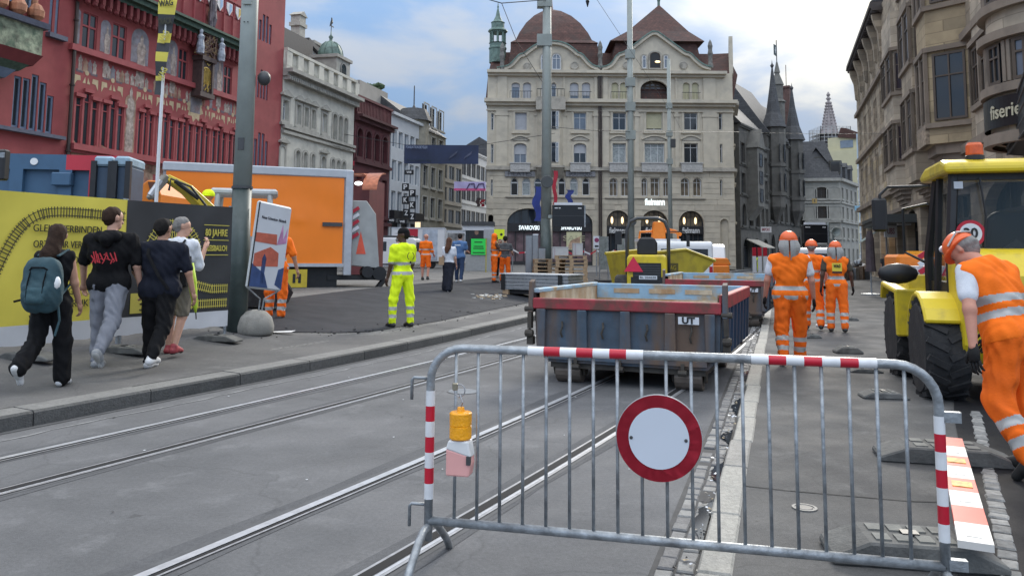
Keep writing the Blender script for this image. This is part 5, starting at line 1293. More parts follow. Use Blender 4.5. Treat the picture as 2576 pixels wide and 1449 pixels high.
# shop openings at street level
shop_x=[(.6,4.2),(5,8.8),(9.6,13.2),(14,17.6),(18.4,21.8),(22.6,26),(26.8,30.4),(31.4,36),(38,43),(45,51)]
for i,(xa,xb) in enumerate(shop_x):
 RB.ops.append((xa,xb,.1,4.3,0 if i % 3 else 1.1))
 sh=link('shop_front',None,RB.o);m=MB();m.add([(xa,.55,.1),(xb,.55,.1),(xb,.55,4.3),(xa,.55,4.3)],[(0,1,2,3)]);m.build('pane',glass if i % 2 else shop_in,sh)
 m=MB();[m.box(lerp(xa,xb,k/3) -.06,lerp(xa,xb,k/3)+.06,.4,.58,.1,4.2) for k in range(4)];m.box(xa,xb,.38,.58,3.1,3.3);m.build('frame',dark_f,sh)
 for q in ((.9,1.9) if i in (3,4) else ()): MB().ico((xa+q,.5,2.3),(.3,.06,.9)).build('lamp',M('shop_glow',(1,.7,.3),.5,0,emit=(1,.6,.2),estr=.8),sh)
HR=19.0
RB.wall(0,RB.L,-.1,HR,sand[0],.4,14)
RB.courses(.02,RB.L -.02,4.6,HR -.3,.72,sand,.02,.035,1.35,300)
RB.band('string_course',sd,[(0,RB.L,5.6,5.95,.35),(0,RB.L,10.0,10.3,.28),(0,RB.L,14.2,14.5,.28),(0,RB.L,4.35,4.6,.2)])
# eaves at the far half
m=MB();m.prism([(-.8,HR -.2),(0.1,HR -.7),(0.1,HR+.3),(-.75,HR+.2)],-.5,19.5,'YZ');
for i in range(34): m.box(i*.6,i*.6+.16,-.7,0,HR -.55,HR -.35)
m.build('eaves',M('eaves_wood',(0.05,0.038,0.032),.7,.2,3),RB.o)
for x in (1,5,9,12.5,16,19): MB().prism([(0,HR -3.4),(0,HR -.6),(-.65,HR -.6),(-.55,HR -1.1),(-.3,HR -1.8),(-.2,HR -3.2)],x -.25,x+.25,'YZ').build('eaves_bracket',sand[2],RB.o)
m=MB();m.prism([(-.75,HR+.2),(4,HR+5),(4,HR)],-.5,19.5,'YZ');m.build('roof',slate,RB.o)
# stepped projections and oriels
def bay(xa,xb,dpt,z0,z1,mats,cut=.0,wins=(),nm='bay',corbel=1.4,roofm=None,roofh=2.0,cols=2,blocks=False):
 poly=[(xa,0.1),(xa+cut,-dpt),(xb -cut,-dpt),(xb,.1)]
 root=link(nm,None,RB.o);m=MB();m.prism(poly,z0,z1,'XY');m.build('bay_wall',mats[0],root)
 if corbel:
  m=MB();k=5
  for i in range(k):
   f=(i+1)/(k+1);c=(xa+xb)/2
   P=[(lerp(c,q[0],.45+.55*f),q[1]*f if q[1]<0 else q[1]) for q in poly];m.prism(P,z0 -corbel*(1 -i/k),z0 -corbel*(1 -(i+1)/k)+.0,'XY')
  m.build('corbel',sd,root)
 mid=((xa+cut,-dpt),(xb -cut,-dpt));sides=(((xa,0.1),mid[0]),(mid[1],(xb,.1)))
 for (za,zb_) in wins:
  for (p,q),n in ((mid,cols),(sides[0],1),(sides[1],1)):
   d=Vector((q[0] -p[0],q[1] -p[1]));L_=d.length;d.normalize();nn=Vector((d.y,-d.x))
   for i in range(n):
    a0=L_*(i+.14)/n;a1=L_*(i+.86)/n
    if a1 -a0<.35: continue
    wo=link('window',win_mesh_m(a1 -a0,zb_ -za,0,2,(.66,),brown_f),root);c=Vector(p)+d*(a0+a1)/2+nn*.09;wo.location=(c.x,c.y,za);wo.rotation_euler=(0,0,math.atan2(d.y,d.x))
    link('pane',pane_mesh_m(a1 -a0,zb_ -za),wo)
   # moulded sill and head
   for (h0,h1,e) in ((za -.28,za -.08,.14),(zb_+.1,zb_+.3,.16)):
    A=Vector(p) -d*.05;B=Vector(q)+d*.05
    fr=MB();fr.add([(A.x,A.y,h0),(B.x,B.y,h0),(B.x+nn.x*e,B.y+nn.y*e,h0),(A.x+nn.x*e,A.y+nn.y*e,h0),(A.x,A.y,h1),(B.x,B.y,h1),(B.x+nn.x*e,B.y+nn.y*e,h1),(A.x+nn.x*e,A.y+nn.y*e,h1)],[(0,1,2,3),(7,6,5,4),(3,2,6,7),(0,3,7,4),(1,5,6,2)]);fixn(fr.build('moulding',sd,root))
   for i in range(n+1):
    c=Vector(p)+d*(L_*i/n);MB().box(c.x -.09,c.x+.09,c.y -.12,c.y+.02,za -.1,zb_+.1).build('mullion',sd,root)
 if roofm:
  m=MB();c=(xa+xb)/2;P=[(c+(q[0] -c)*1.16,q[1]*1.2 if q[1]<0 else q[1]) for q in poly];T=[(c+(q[0] -c)*.45,q[1]*.35 if q[1]<0 else q[1]) for q in poly]
  m.add([(a,b,z1) for a,b in P]+[(a,b,z1+roofh) for a,b in T],[(0,1,5,4),(1,2,6,5),(2,3,7,6),(4,5,6,7),(3,2,1,0)]);m.build('bay_roof',roofm,root)
 return root
def win_mesh_m(w,h,r,c,rows,mat):
 f=win_mesh(w,h,r,c,rows,.09,.06,.09)[0].copy();f.materials.clear();f.materials.append(mat);return f
def pane_mesh_m(w,h):
 f=win_mesh(w,h,0,2,(.66,),.09,.06,.09)[1].copy();f.materials.clear();f.materials.append(glass_l if random.random()<.2 else glass);return f
bay(X(2258),X(2292),.8,5.6,15.6,[sand[1]],.5,[(7,9),(11,13.2)],corbel=1.2)
bay(X(2326),X(2360),1.0,5.2,21.5,[sand[2]],.1,[(6.8,9.2),(11,13.4),(15,17.4)],corbel=.9,cols=2)
ob=bay(X(2392),X(2446),1.35,6.1,15.2,[sand[3]],.9,[(7.0,9.7),(11.8,14.3)],'oriel',2.0,M('lead_grey',(0.07,0.072,0.078),.5,.2),3.2,cols=2)
zo=10.7;
m=MB();m.box(X(2392)+.9,X(2446) -.9,-1.5,-1.3,6.1,6.75);m.build('carved_apron',M('carved_stone',(0.28,0.22,0.16),.85,.6,5,.9,9),ob)
bay(X(2470),X(2520),.22,4.9,22,[sand[1]],.05,[(7.2,9.2)],'bay',0,cols=2)
# rounded bay with black shop sign
c,R_=X(2628),1.9
root=link('rounded_bay',None,RB.o)
def roundring(nm,r,z0,z1,mat): m=MB();m.lathe([(r*.9,z0),(r,z0),(r,z1),(r*.9,z1)],(c,.6,0),40,a0=math.pi,a1=2*math.pi);return m.build(nm,mat,root)
roundring('bay_wall',R_,4.9,20,sand[1])
for (z0,z1,e) in ((4.75,5.05,.2),(6.15,6.4,.22),(7.65,7.9,.26),(8.5,8.75,.22),(10.6,10.9,.25)): roundring('ring_moulding',R_+e,z0,z1,sd)
for (za,zb_) in ((6.45,7.6),(8.8,10.5)):
 for k in range(6):
  a=math.pi+math.pi*(k+.5)/6;wo=link('window',win_mesh_m(.62,zb_ -za,0,2,(.66,),brown_f),root);wo.location=(c+(R_+.1)*math.cos(a),.6+(R_+.1)*math.sin(a),za);wo.rotation_euler=(0,0,a+math.pi/2);link('pane',pane_mesh_m(.62,zb_ -za),wo)
  for da in (-.22,.22):
   m=MB();m.lathe([(.07,za),(.07,zb_)],(c+(R_+.06)*math.cos(a+da),.6+(R_+.06)*math.sin(a+da),0),6);m.build('colonnette',sd,root)
sg=MB();sg.lathe([(R_+.16,5.2),(R_+.16,6.05)],(c,.6,0),40,a0=math.pi,a1=2*math.pi);sgo=sg.build('shop_sign',M('sign_gloss_black',(0.012,0.013,0.014),.35),root)
me=text('fiserie',.47,.01,None,.006).copy();x0=min(v.co.x for v in me.vertices)
for v in me.vertices:
 a=math.pi+1.78+(v.co.x -x0)/(R_+.18);z,e=v.co.y,v.co.z
 v.co=(c+(R_+.18+e)*math.cos(a),.6+(R_+.18+e)*math.sin(a),5.62+z*1.15)
me.materials.clear();me.materials.append(M('gilt_letters',(0.5,0.46,0.33),.4));link('lettering',me,sgo)
# black canopy jutting in at the right edge
cp=thing('glass_canopy','dark slanting steel canopy at the upper right corner of the sandstone shops','canopy',(0,0,0))
A,B=D(2527,330,23),D(2600,120,19.5);A2,B2=D(2535,390,23),D(2600,300,19.5)
m=MB();o_=Vector((1.2,.5,0));m.add([tuple(q) for q in (A,B,B2,A2,A+o_,B+o_,B2+o_,A2+o_)],[(0,1,2,3),(7,6,5,4),(0,4,5,1),(3,2,6,7),(0,3,7,4),(1,5,6,2)]);fixn(m.build('fascia',M('canopy_steel',(0.025,0.028,0.032),.35,.2,3),cp))
m=MB();[m.tube([A.lerp(A2,k/4)+Vector((-.03,-.03,0)),B.lerp(B2,k/4)+Vector((-.03,-.03,0))],.03,6) for k in range(5)];m.build('rib',M('canopy_rib',(0.08,0.085,0.09),.4),cp)
# awnings, projecting signs in front of the shops
def hang_sign(label,u0,u1,v0,v1,Y,mat,txt=None,tm=None,cat='sign',tw=.8,th=.10):
 a,b=D(u0,v1,Y),D(u1,v0,Y);c=((a.x+b.x)/2,Y,(a.z+b.z)/2);w,h=b.x -a.x,b.z -a.z
 t=thing('hanging_sign',label,cat,c);m=MB();m.box(-w/2,w/2,-th/2,th/2,-h/2,h/2);m.build('panel',mat,t)
 m=MB();m.tube([(w/2 -.05,.02,h/2),(w/2 -.05,.02,h/2+.15),(w/2+.9,.3,h/2+.15)],.03,6);m.build('bracket',iron,t)
 if txt: put_text(txt,h*.7,tm,t,(0,-th/2 -.01,0),width=w*tw,bold=.01)
 return t
paper=M('sign_white',(0.6,0.6,0.6),.5,.04)
hang_sign('white hanging sign with green capital letters above the pale awning',2188,2223,552,567,60,paper,'BLUME',M('green_letters',(0.03,0.2,0.07),.5))
hang_sign('square white bank sign hanging under the dark shop canopy',2225,2255,568,597,48,paper,'UBS',M('red_grey_letters',(0.3,0.12,0.14),.5),tw=.6)
hang_sign('blank white signboard above the square bank sign',2257,2290,541,567,45,paper)
hang_sign('small white hanging sign with dark red letters in front of the gothic arches',1914,1940,571,585,88,paper,'IMPORT',M('dark_red_letters',(0.25,0.04,0.06),.5))
hang_sign('yellow square sign on the wall of the end building',2043,2055,500,512,106,M('sign_amber',(0.35,0.24,0.08),.5),'1',dark_f,tw=.2)
hang_sign('small light blue sign on the end building',2150,2162,518,530,104,M('sign_blue',(0.2,0.38,0.5),.5))
ct=D(2172,465,86);t=thing('vertical_shop_sign','tall white sign with red vertical letters beside the sandstone shops','sign',(ct.x,ct.y,ct.z));m=MB();m.box(-.5,.5,-.08,.08,-1.75,1.75);m.build('panel',paper,t)
for s_,z_,cm,w_ in (('coop',-.75,M('coop_orange',(0.6,0.22,0.06),.5),1.5),('city',.85,M('coop_red',(0.55,0.03,0.06),.5),1.3)): put_text(s_,.8,cm,t,(0,-.1,z_),rot=(rad(90),rad(-90),0),width=w_,bold=.02)
ct=D(2180,533,72);t=thing('vertical_yellow_sign','yellow and black double shop sign under the tall white sign','sign',ct);m=MB();m.box(-.35,.35,-.1,.1,-.7,.7);m.build('panel',M('sign_black',(0.02,0.02,0.02),.4),t)
for z_ in (.33,-.33): m=MB();m.box(-.26,.26,-.12,-.1,z_ -.24,z_+.24);p_=m.build('plate',M('sign_yellow',(0.6,0.5,0.05),.5),t);put_text('TAXI' if z_>0 else 'BAR',.3,dark_f,p_,(0,-.13,z_),width=.34)
# pale sloping awning and dark flat canopy
a=D(2166,606,56);b=D(2228,565,50);t=thing('pale_awning','pale green sloping shop awning on thin poles','awning',(0,0,0));m=MB();e=Vector((1.6,4.0,0));th=Vector((0,0,-.12))
m.add([tuple(q) for q in (a,b,b+e,a+e,a+th,b+th,b+e+th,a+e+th)],[(0,1,2,3),(7,6,5,4),(0,4,5,1),(1,5,6,2),(2,6,7,3),(3,7,4,0)]);fixn(m.build('fabric',M('awning_mint',(0.42,0.5,0.46),.8),t))
m=MB();m.tube([a,(a.x,a.y,.1)],.05,6);m.build('pole',grey_f,t);m=MB();m.tube([b,(b.x,b.y,.1)],.05,6);m.build('pole',grey_f,t)
RB.band('shop_canopy',M('canopy_dark',(0.04,0.045,0.045),.6),[(X(2232),X(2296),3.75,3.95,1.8),(X(2232),X(2296),3.5,3.75,1.7)])
# ------------------------------------------------------------------ vehicles and machines
tyre_m=M('tyre_rubber',(0.018,0.018,0.019),.85,.25,8,.3,30,dirt=(0.06,0.055,0.05),dirt_amt=.5,dscale=4)
rim_y=M('rim_yellow',(0.6,0.43,0.015),.5,.1,5,dirt=(0.2,0.15,0.03),dirt_amt=.4,dscale=5)
yel=M('machine_yellow',(0.64,0.48,0.02),.38,.08,2,dirt=(0.24,0.18,0.05),dirt_amt=.55,dscale=3.5)
yel_o=M('dumper_yellow',(0.42,0.33,0.03),.5,.12,3,dirt=(0.14,0.11,0.04),dirt_amt=.5,dscale=2.5)
blk=M('machine_black',(0.014,0.014,0.015),.45,.2,6)
gph=M('machine_graphite',(0.05,0.052,0.055),.5,.15,6)
alu=M('aluminium',(0.5,0.51,0.53),.4,.08,5,metal=.6)
wht=M('white_vehicle_paint',(0.68,0.69,0.7),.3,.05,2)
cabg=M('cab_glass',(0.02,0.03,0.03),.04,.2,1,spec=.6,alpha=.42)
redl=M('red_lamp',(0.4,0.01,0.015),.2,.2,20)
ambl=M('amber_lamp',(0.75,0.3,0.01),.2,.1)
lampred=M('lamp_red_lit',(0.9,0.15,0.2),.4,0,emit=(1,.2,.25),estr=1.0)
sred=M('sign_red',(0.42,0.012,0.03),.45,.06,3)
swht=M('sign_white_plate',(0.62,0.64,0.67),.45,.05,2,dirt=(0.5,0.5,0.5),dirt_amt=.4,dscale=4)
bkt=M('black_print',(0.012,0.012,0.012),.5,0)
orp=M('orange_print',(0.72,0.2,0.015),.5,.05)
dgl=M('dirty_glass',(0.02,0.025,0.03),.12,.3,2)
def wheel(par,x,y,z,R,w,rim,name='wheel',side=-1,lug=True,rr=.55):
 o=link(name,None,par,(x,y,z));m=MB()
 m.lathe([(R*rr,-w/2),(R*.9,-w/2),(R,-w*.36),(R,w*.36),(R*.9,w/2),(R*rr,w/2)],n=28,axis='X')
 if lug:
  for i in range(18):
   for sg in (-1,1):
    a=(i+(.5 if sg>0 else 0))*math.pi/9
    T=Matrix.Rotation(a,4,'X') @ Matrix.Translation((sg*w*.24,0,R*.99)) @ Matrix.Rotation(sg*.5,4,'Z')
    b=MB();b.box(-w*.26,w*.26,-R*.06,R*.06,-.03,R*.045);m.add([T @ Vector(q) for q in b.v],b.f)
 m.build('tyre',tyre_m,o)
 b=MB();b.lathe([(R*rr,-w*.44),(R*rr*.95,-w*.3),(R*.3,-w*.2),(R*.28,-w*.3),(.0,-w*.3)],n=24,axis='X');b.lathe([(R*rr,w*.44),(R*rr*.95,w*.3),(R*.3,w*.2),(.0,w*.2)],n=24,axis='X');b.build('rim',rim,o)
 return o
# --- rail skip trailers
sk_b=M('skip_blue',(0.055,0.083,0.115),.6,.3,5,.15,20,dirt=(0.12,0.075,0.048),dirt_amt=.95,dscale=2.1,mid=.5,streak=True,dirt_lo=.43,dirt_hi=.6)
sk_d=M('skip_blue_dark',(0.03,0.055,0.1),.55,.2,4,dirt=(0.05,0.04,0.03),dirt_amt=.6,dscale=2)
sk_r=M('skip_red',(0.3,0.03,0.04),.6,.2,5,dirt=(0.09,0.05,0.035),dirt_amt=.9,dscale=2.2,dirt_lo=.47,dirt_hi=.6)
sk_i=M('skip_inside',(0.46,0.4,0.3),.85,.3,5,.3,20,dirt=(0.33,0.2,0.1),dirt_amt=.9,dscale=2.2,streak=True,dirt_lo=.42,dirt_hi=.6)
sk_e=M('skip_inside_blue',(0.24,0.39,0.52),.7,.2,3,dirt=(0.36,0.27,0.15),dirt_amt=.95,dscale=2.5,dirt_lo=.44,dirt_hi=.62)
sk_m=M('skip_grime',(0.045,0.038,0.03),.7,.4,6)
def skip(label,loc,rz):
 t=thing('skip_trailer',label,'skip',loc,rz,'steel skip trailers standing on the tram track');L=2.75
 sec=[(-.98,.26),(-1.12,.42),(-1.15,.98),(-1.15,1.12)]
 m=MB()
 S=[(x,z) for x,z in sec]+[(-x,z) for x,z in sec[::-1]]
 n=len(S)
 for i in range(n -1):
  a,b=S[i],S[i+1]
  if i==3: continue
  m.add([(a[0],0,a[1]),(a[0],L,a[1]),(b[0],L,b[1]),(b[0],0,b[1])],[(0,1,2,3)])
  m.add([(a[0]*.955,.05,a[1]+(.05 if a[1]<.3 else 0)),(a[0]*.955,L -.05,a[1]+(.05 if a[1]<.3 else 0)),(b[0]*.955,L -.05,b[1]),(b[0]*.955,.05,b[1])],[(3,2,1,0)],1)
 m.add([(-.98,0,.26),(.98,0,.26),(.98,L,.26),(-.98,L,.26)],[(3,2,1,0)]);m.add([(-.93,.05,.34),(.93,.05,.34),(.93,L -.05,.34),(-.93,L -.05,.34)],[(0,1,2,3)],1)
 m.prism([(-.98,.26),(.98,.26),(1.12,.42),(1.14,.92),(-1.14,.92),(-1.12,.42)],0,.05)
 m.box(-1.1,1.1,L -.05,L,.3,1.1,m=0);m.box(-1.09,1.09,L -.056,L -.05,.34,.92,m=1);m.box(-1.09,1.09,L -.056,L -.05,.92,1.1,m=2)
 m.build('body',[sk_b,sk_i,sk_e],t)
 MB().box(-1.16,1.15,-.05,.06,.905,1.04).build('front_rail',sk_r,t,bevel=.012)
 MB().box(-1.19,-1.09,(.0),L,1.1,1.155).build('side_rail',sk_e,t,bevel=.01);MB().prism([(.02,.97),(L,.99),(L,1.14),(.02,1.13)],1.12,1.22,'YZ').build('side_rail',sk_r,t,bevel=.01)
 MB().box(-1.15,1.2,L -.02,L+.08,1.07,1.14).build('back_rail',sk_e,t,bevel=.01)
 for i,x in enumerate((-1.05,-.52,.02,.56,1.02)): MB().prism([(x -(.05 if i in (0,4) else .07),.36),(x+(.05 if i in (0,4) else .07),.36),(x+.06,.905),(x -.06,.905)],-.06,0).build('rib',[sk_b,sk_b,sk_r,sk_b,sk_b][0],t,bevel=.008)
 for x in (-.78,-.26,.28,.8):
  MB().tube([(x,-.02,.76),(x+.012,-.045,.7),(x -.012,-.045,.63),(x,-.02,.57)],.013,6).build('hook',sk_m,t)
 for i in range(7):
  y=.25+i*.38
  for sx in (-1,1): MB().prism([(sx*.99,.27),(sx*1.2,.44),(sx*1.22,1.0),(sx*1.14,1.0),(sx*1.1,.42)],y -.04,y+.04).build('side_rib',sk_d,t)
 for sx in (-1,1):
  MB().prism([(-.05,.86),(.1,.86),(.06,1.27),(-.02,1.24)],sx*1.16,sx*1.22,'YZ').build('corner_post',sk_b,t,bevel=.006)
  m=MB();m.lathe([(.035,-.06),(.035,.06)],(sx*1.21,-.02,.9),10,'X');m.box(sx*1.2 -.025,sx*1.2+.025,-.06,.02,.66,.86);m.lathe([(.04,-.05),(.06,0),(.04,.05)],(sx*1.21,-.03,.6),10,'X');m.box(sx*1.2 -.04,sx*1.2+.04,-.04,.05,.46,.56);m.build('latch',sk_m,t)
 MB().box(-1.0,.98,-.04,.02,.3,.36).build('sill_beam',sk_b,t);MB().box(-.95,.95,.05,L -.1,.19,.26).build('chassis',sk_m,t)
 for (x,y) in ((-.74,.22),(.74,.22),(-.74,L -.35),(.74,L -.35)):
  w=link('wheel',None,t,(x,y,.15));MB().lathe([(.05,-.16),(.15,-.16),(.155,-.14),(.155,.14),(.15,.16),(.05,.16)],n=18,axis='X').build('roller',M('roller_steel',(0.13,0.105,0.085),.55,.3,5,metal=.2),w)
  m=MB();[m.prism([(-.12,.09),(.12,.09),(.05,-.06),(-.05,-.06)],sx*.19 -.012,sx*.19+.012,'YZ') for sx in (-1,1)];m.lathe([(.03,-.2),(.03,.2)],n=8,axis='X');m.build('bracket',sk_m,w)
 for x in (-.6,-.05,.7): m=MB();m.box(x -.02,x+.02,-.05,.0,.2,.33);m.lathe([(.035,-.05),(.035,.05)],(x,-.05,.22),8,'X');m.build('hinge',sk_m,t)
 MB().box(.66,.9,-.066,-.06,.785,.87).build('plate',swht,t);put_text('UT',.1,bkt,t,(.78,-.069,.827),width=.15,bold=.004)
 for i in range(3):
  x=-.62+i*.55;MB().box(x -.2,x+.2,L -.065,L -.05,1.0,1.07).build('pocket',sk_i,t)
 return t
hd=math.atan(.40)
a=G(1344,960);skip('worn blue skip trailer with faded red front rail behind the barrier',(a.x+1.15*math.cos(hd),a.y -1.15*math.sin(hd),0),-hd)
h2=math.atan(.35);skip('second blue skip trailer with red rim beyond the nearer one',(D(1669,700,18.6).x+1.15*math.cos(h2)+.05,18.6 -1.15*math.sin(h2),0),-h2)
# --- wheel loader on the right
LD=thing('wheel_loader','bright yellow wheel loader with cab seen from behind at the right','loader',(5.5,8.75,PZ),-math.atan(.295))
for (x,y) in ((-.78,0),(.78,0),(-.78,1.72),(.78,1.72)): wheel(LD,x,y,.53,.53,.44,rim_y)
m=MB();m.prism([(-.62,.62),(-.66,.95),(-.62,1.35),(-.35,1.62),(.0,1.64),(.05,1.2),(.3,.6),(-.2,.42),(-.45,.42)],-.66,.66,'YZ');m.build('hood',yel,LD,bevel=.07,seg=3)
for sx in (-1,1):
 m=MB();P=[(.56*math.cos(a)*1.06,.53+.56*math.sin(a)*1.12) for a in np.linspace(.12,math.pi -.55,10)]
 Q=[(p[0]*.88,.53+(p[1] -.53)*.9) for p in P[::-1]];m.prism(P+Q,sx*.56,sx*1.0,'YZ');m.build('rear_fender',yel,LD,bevel=.02)
 m=MB();P=[(1.72 -.62,.55),(1.72 -.6,1.13),(1.72+.5,1.2),(1.72+.62,.98),(1.72+.6,.95),(1.72+.46,1.13),(1.72 -.5,1.07),(1.72 -.54,.55)];m.prism(P,sx*.54,sx*1.02,'YZ');m.build('front_fender',yel,LD,bevel=.02)
 m=MB();m.box(sx*.5,sx*.62,-.675,-.61,.84,.98);m.build('tail_light',redl,LD,bevel=.02);m=MB();m.box(sx*.36 -.0,sx*.62,-.69,-.6,.81,.83);m.box(sx*.36,sx*.62,-.69,-.6,.99,1.01);m.build('lamp_guard',blk,LD)
m=MB();m.box(-.36,-.12,-.68,-.6,1.0,1.06);m.build('reflector',redl,LD);MB().box(-.34,.34,-.68,-.6,.55,.68).build('grille',blk,LD)
MB().box(-.48,.48,.05,1.9,.4,.75).build('chassis',blk,LD);MB().prism([(.95,.5),(1.7,.5),(1.7,1.0),(1.3,1.3),(.95,1.3)],-.45,.45,'YZ').build('front_frame',yel,LD)
# cab: pillars, glass, roof
cz0,cz1=1.28,2.5;yb,yf=-.02,1.1;xw=.62
for (x,y,x2,y2) in ((-xw,yb,-xw+.08,yb+.06),(xw,yb,xw -.08,yb+.06),(-xw,yf,-xw+.1,yf -.15),(xw,yf,xw -.1,yf -.15)):
 MB().tube([(x,y,cz0 -.25),(x,y,1.55),(x2,y2,cz1)],.055,6).build('cab_pillar',blk,LD)
MB().tube([(-xw -.02,.62,cz0 -.2),(-xw+.06,.62,cz1)],.04,6).build('cab_pillar',blk,LD)
m=MB();m.add([(-xw,yb -.01,1.5),(xw,yb -.01,1.5),(xw -.08,yb+.06,cz1),(-xw+.08,yb+.06,cz1)],[(0,1,2,3)]);m.build('rear_window',cabg,LD)
m=MB();m.add([(-xw,yb,cz0 -.1),(-xw+.08,yb+.06,cz1),(-xw+.08,yf -.15,cz1),(-xw,yf,cz0 -.1)],[(0,1,2,3)]);m.build('side_window',cabg,LD);m=MB();m.add([(xw,yb,cz0 -.1),(xw -.08,yb+.06,cz1),(xw -.08,yf -.15,cz1),(xw,yf,cz0 -.1)],[(3,2,1,0)]);m.build('side_window',cabg,LD)
m=MB();m.add([(-xw,yf,cz0 -.1),(xw,yf,cz0 -.1),(xw -.1,yf -.15,cz1),(-xw+.1,yf -.15,cz1)],[(3,2,1,0)]);m.build('windscreen',cabg,LD)
MB().box(-xw -.02,xw+.02,yb -.04,yb+.05,1.44,1.54).build('window_sill',blk,LD);MB().box(-xw+.03,xw -.03,yb+.02,yb+.09,2.4,2.5).build('window_header',blk,LD);MB().box(-.62,.62,0,1.15,.75,1.25).build('cab_base',blk,LD)
m=MB();m.prism([(yb -.14,2.47),(yf+.12,2.47),(yf+.1,2.56),(yf -.2,2.63),(yb+.1,2.64),(yb -.12,2.58)],-.67,.67,'YZ');m.build('cab_roof',yel,LD,bevel=.04,seg=2)
b_=link('beacon',None,LD,(-.3,.12,2.63));MB().lathe([(.1,0),(.1,.05),(.085,.06)],n=16).build('beacon_base',blk,b_);MB().lathe([(.085,.05),(.09,.07),(.088,.17),(.07,.2),(0,.205)],n=16).build('beacon_lens',M('beacon_orange',(0.6,0.1,0.02),.2,.2,12),b_)
se=link('seat',None,LD,(.12,.42,0));m=MB();m.prism([(-.27,1.2),(.27,1.2),(.3,1.7),(.26,1.98),(.17,2.07),(-.17,2.07),(-.26,1.98),(-.3,1.7)],-.08,.1);m.build('backrest',blk,se,bevel=.05,seg=2);MB().box(-.28,.28,.05,.5,1.15,1.3).build('cushion',blk,se,bevel=.04);MB().prism([(-.1,1.35),(.1,1.35),(.13,1.65),(0,1.75),(-.13,1.65)],-.12,-.04).build('side_shell',gph,se)
m=MB();m.tube([(.05,1.0,1.2),(.02,.92,1.7)],.03);m.lathe([(.2,0),(.2,.03)],(.0,.9,1.72),20);m.build('steering_column',blk,LD)
MB().tube([(-.3,yb -.02,2.42),(-.26,yb -.04,2.0),(-.3,yb -.03,1.55)],.012,5).build('wiper',blk,LD)
m=MB();m.box(-.56,-.47,yb -.02,yb+.03,2.3,2.38);m.build('work_lamp',alu,LD)
for (z0,z1,dx,yy) in ((2.38,2.42,-1.12,1.35),(1.6,2.2,-.86,1.3)):
 MB().tube([(-xw+.02,yf -.1,z1),(dx+.1,yy,z1+.02),(dx,yy,z1 -.08),(dx,yy,z1 -.3)] if z0>2 else [(-xw,yf -.05,z1),(dx,yy,z1 -.05),(dx,yy,z0),(-xw+.0,yf,z0 -.15)],.02,6).build('mirror_arm',blk,LD)
MB().box(-1.22,-1.04,1.32,1.4,1.86,2.3).build('mirror',blk,LD,bevel=.03);m=MB();m.ico((-1.0,1.0,1.33),(.24,.09,.13));m.build('mirror',blk,LD,smooth=True)
MB().prism([(1.2,1.05),(2.3,1.2),(2.3,1.3),(1.3,1.32)],-.86,-.6,'YZ').build('loader_arm',yel,LD,bevel=.02)
dc=link('decal',MB().box(-.6,-.34,-.682,-.645,1.2,1.37).mesh('decal',[bkt]),LD);put_text('WAG',.14,M('decal_yellow',(0.7,0.55,0.03),.5,0),dc,(-.47,-.688,1.31),width=.2,bold=.004);put_text('TV TOOLS',.05,MATS['decal_yellow'],dc,(-.47,-.688,1.235),width=.19)
sg=link('speed_sign',MB().prism([(.145*math.cos(a),.145*math.sin(a)) for a in np.linspace(0,6.2832,33)[:-1]],-.005,.005).mesh('speed_sign',[swht]),LD,(-.42,yb -.03,1.80));m=MB();m.lathe([(.148,-.009),(.148,0)],n=28,axis='Y');m.build('red_ring',sred,sg);MB().prism([(.112*math.cos(a),.112*math.sin(a)) for a in np.linspace(0,6.2832,33)[:-1]],-.012,-.009).build('white_disc',swht,sg);put_text('30',.15,bkt,sg,(0,-.017,0),width=.14,bold=.004)
pl=link('number_plate',MB().box(.32,.84,-.69,-.665,1.02,1.16).mesh('number_plate',[M('plate_blue',(0.12,0.25,0.5),.4,.05)]),LD);put_text('BL',.11,bkt,pl,(.55,-.695,1.09),bold=.003)
MB().prism([(-.02,1.12),(.3,1.3),(.02,1.42)],-.70,-.672).build('warning_triangle',sred,LD)
# --- yellow site dumper
DP=thing('site_dumper','yellow site dumper with roll bar and swivelled tipping skip behind the skip trailers','dumper',(D(1627,700,23.5).x,23.5,.0),-math.atan(.22))
for (x,y) in ((-.75,.5),(.75,.5),(-.78,2.4),(.78,2.4)): wheel(DP,x,y,.5,.5,.42,rim_y,lug=False)
MB().prism([(-.58,.45),(.58,.45),(.58,1.52),(.5,1.6),(-.5,1.6),(-.58,1.52)],0,1.3).build('engine_cover',yel,DP,bevel=.06,seg=2)
m=MB();m.box(-.4,.42,-.02,.02,.95,1.36);[m.box(-.38,.4,-.035,-.02,.98+i*.07,1.01+i*.07,m=1) for i in range(5)];m.build('grille',[blk,gph],DP);MB().box(-.46,.46,-.03,.02,.5,.95).build('lower_grille',blk,DP)
pl=link('number_plate',MB().box(-.22,.3,-.06,-.035,.88,.99).mesh('number_plate',[swht]),DP);put_text('BL 204638',.09,bkt,pl,(.04,-.065,.935),width=.46)
MB().prism([(-.66,1.1),(-.1,1.1),(-.38,1.55)],-.07,-.045).build('warning_triangle',M('triangle_red',(0.6,0.02,0.06),.5,.1),DP)
MB().tube([(-.62,.75,.6),(-.62,.7,2.35),(-.52,.68,2.6),(-.3,.68,2.7),(.3,.68,2.7),(.52,.68,2.6),(.62,.7,2.35),(.62,.75,.6)],.055,10).build('roll_bar',gph,DP,smooth=True)
MB().prism([(-.3,1.58),(.3,1.58),(.3,1.95),(.2,2.12),(-.2,2.12),(-.3,1.95)],.35,.5).build('seat',blk,DP,bevel=.05)
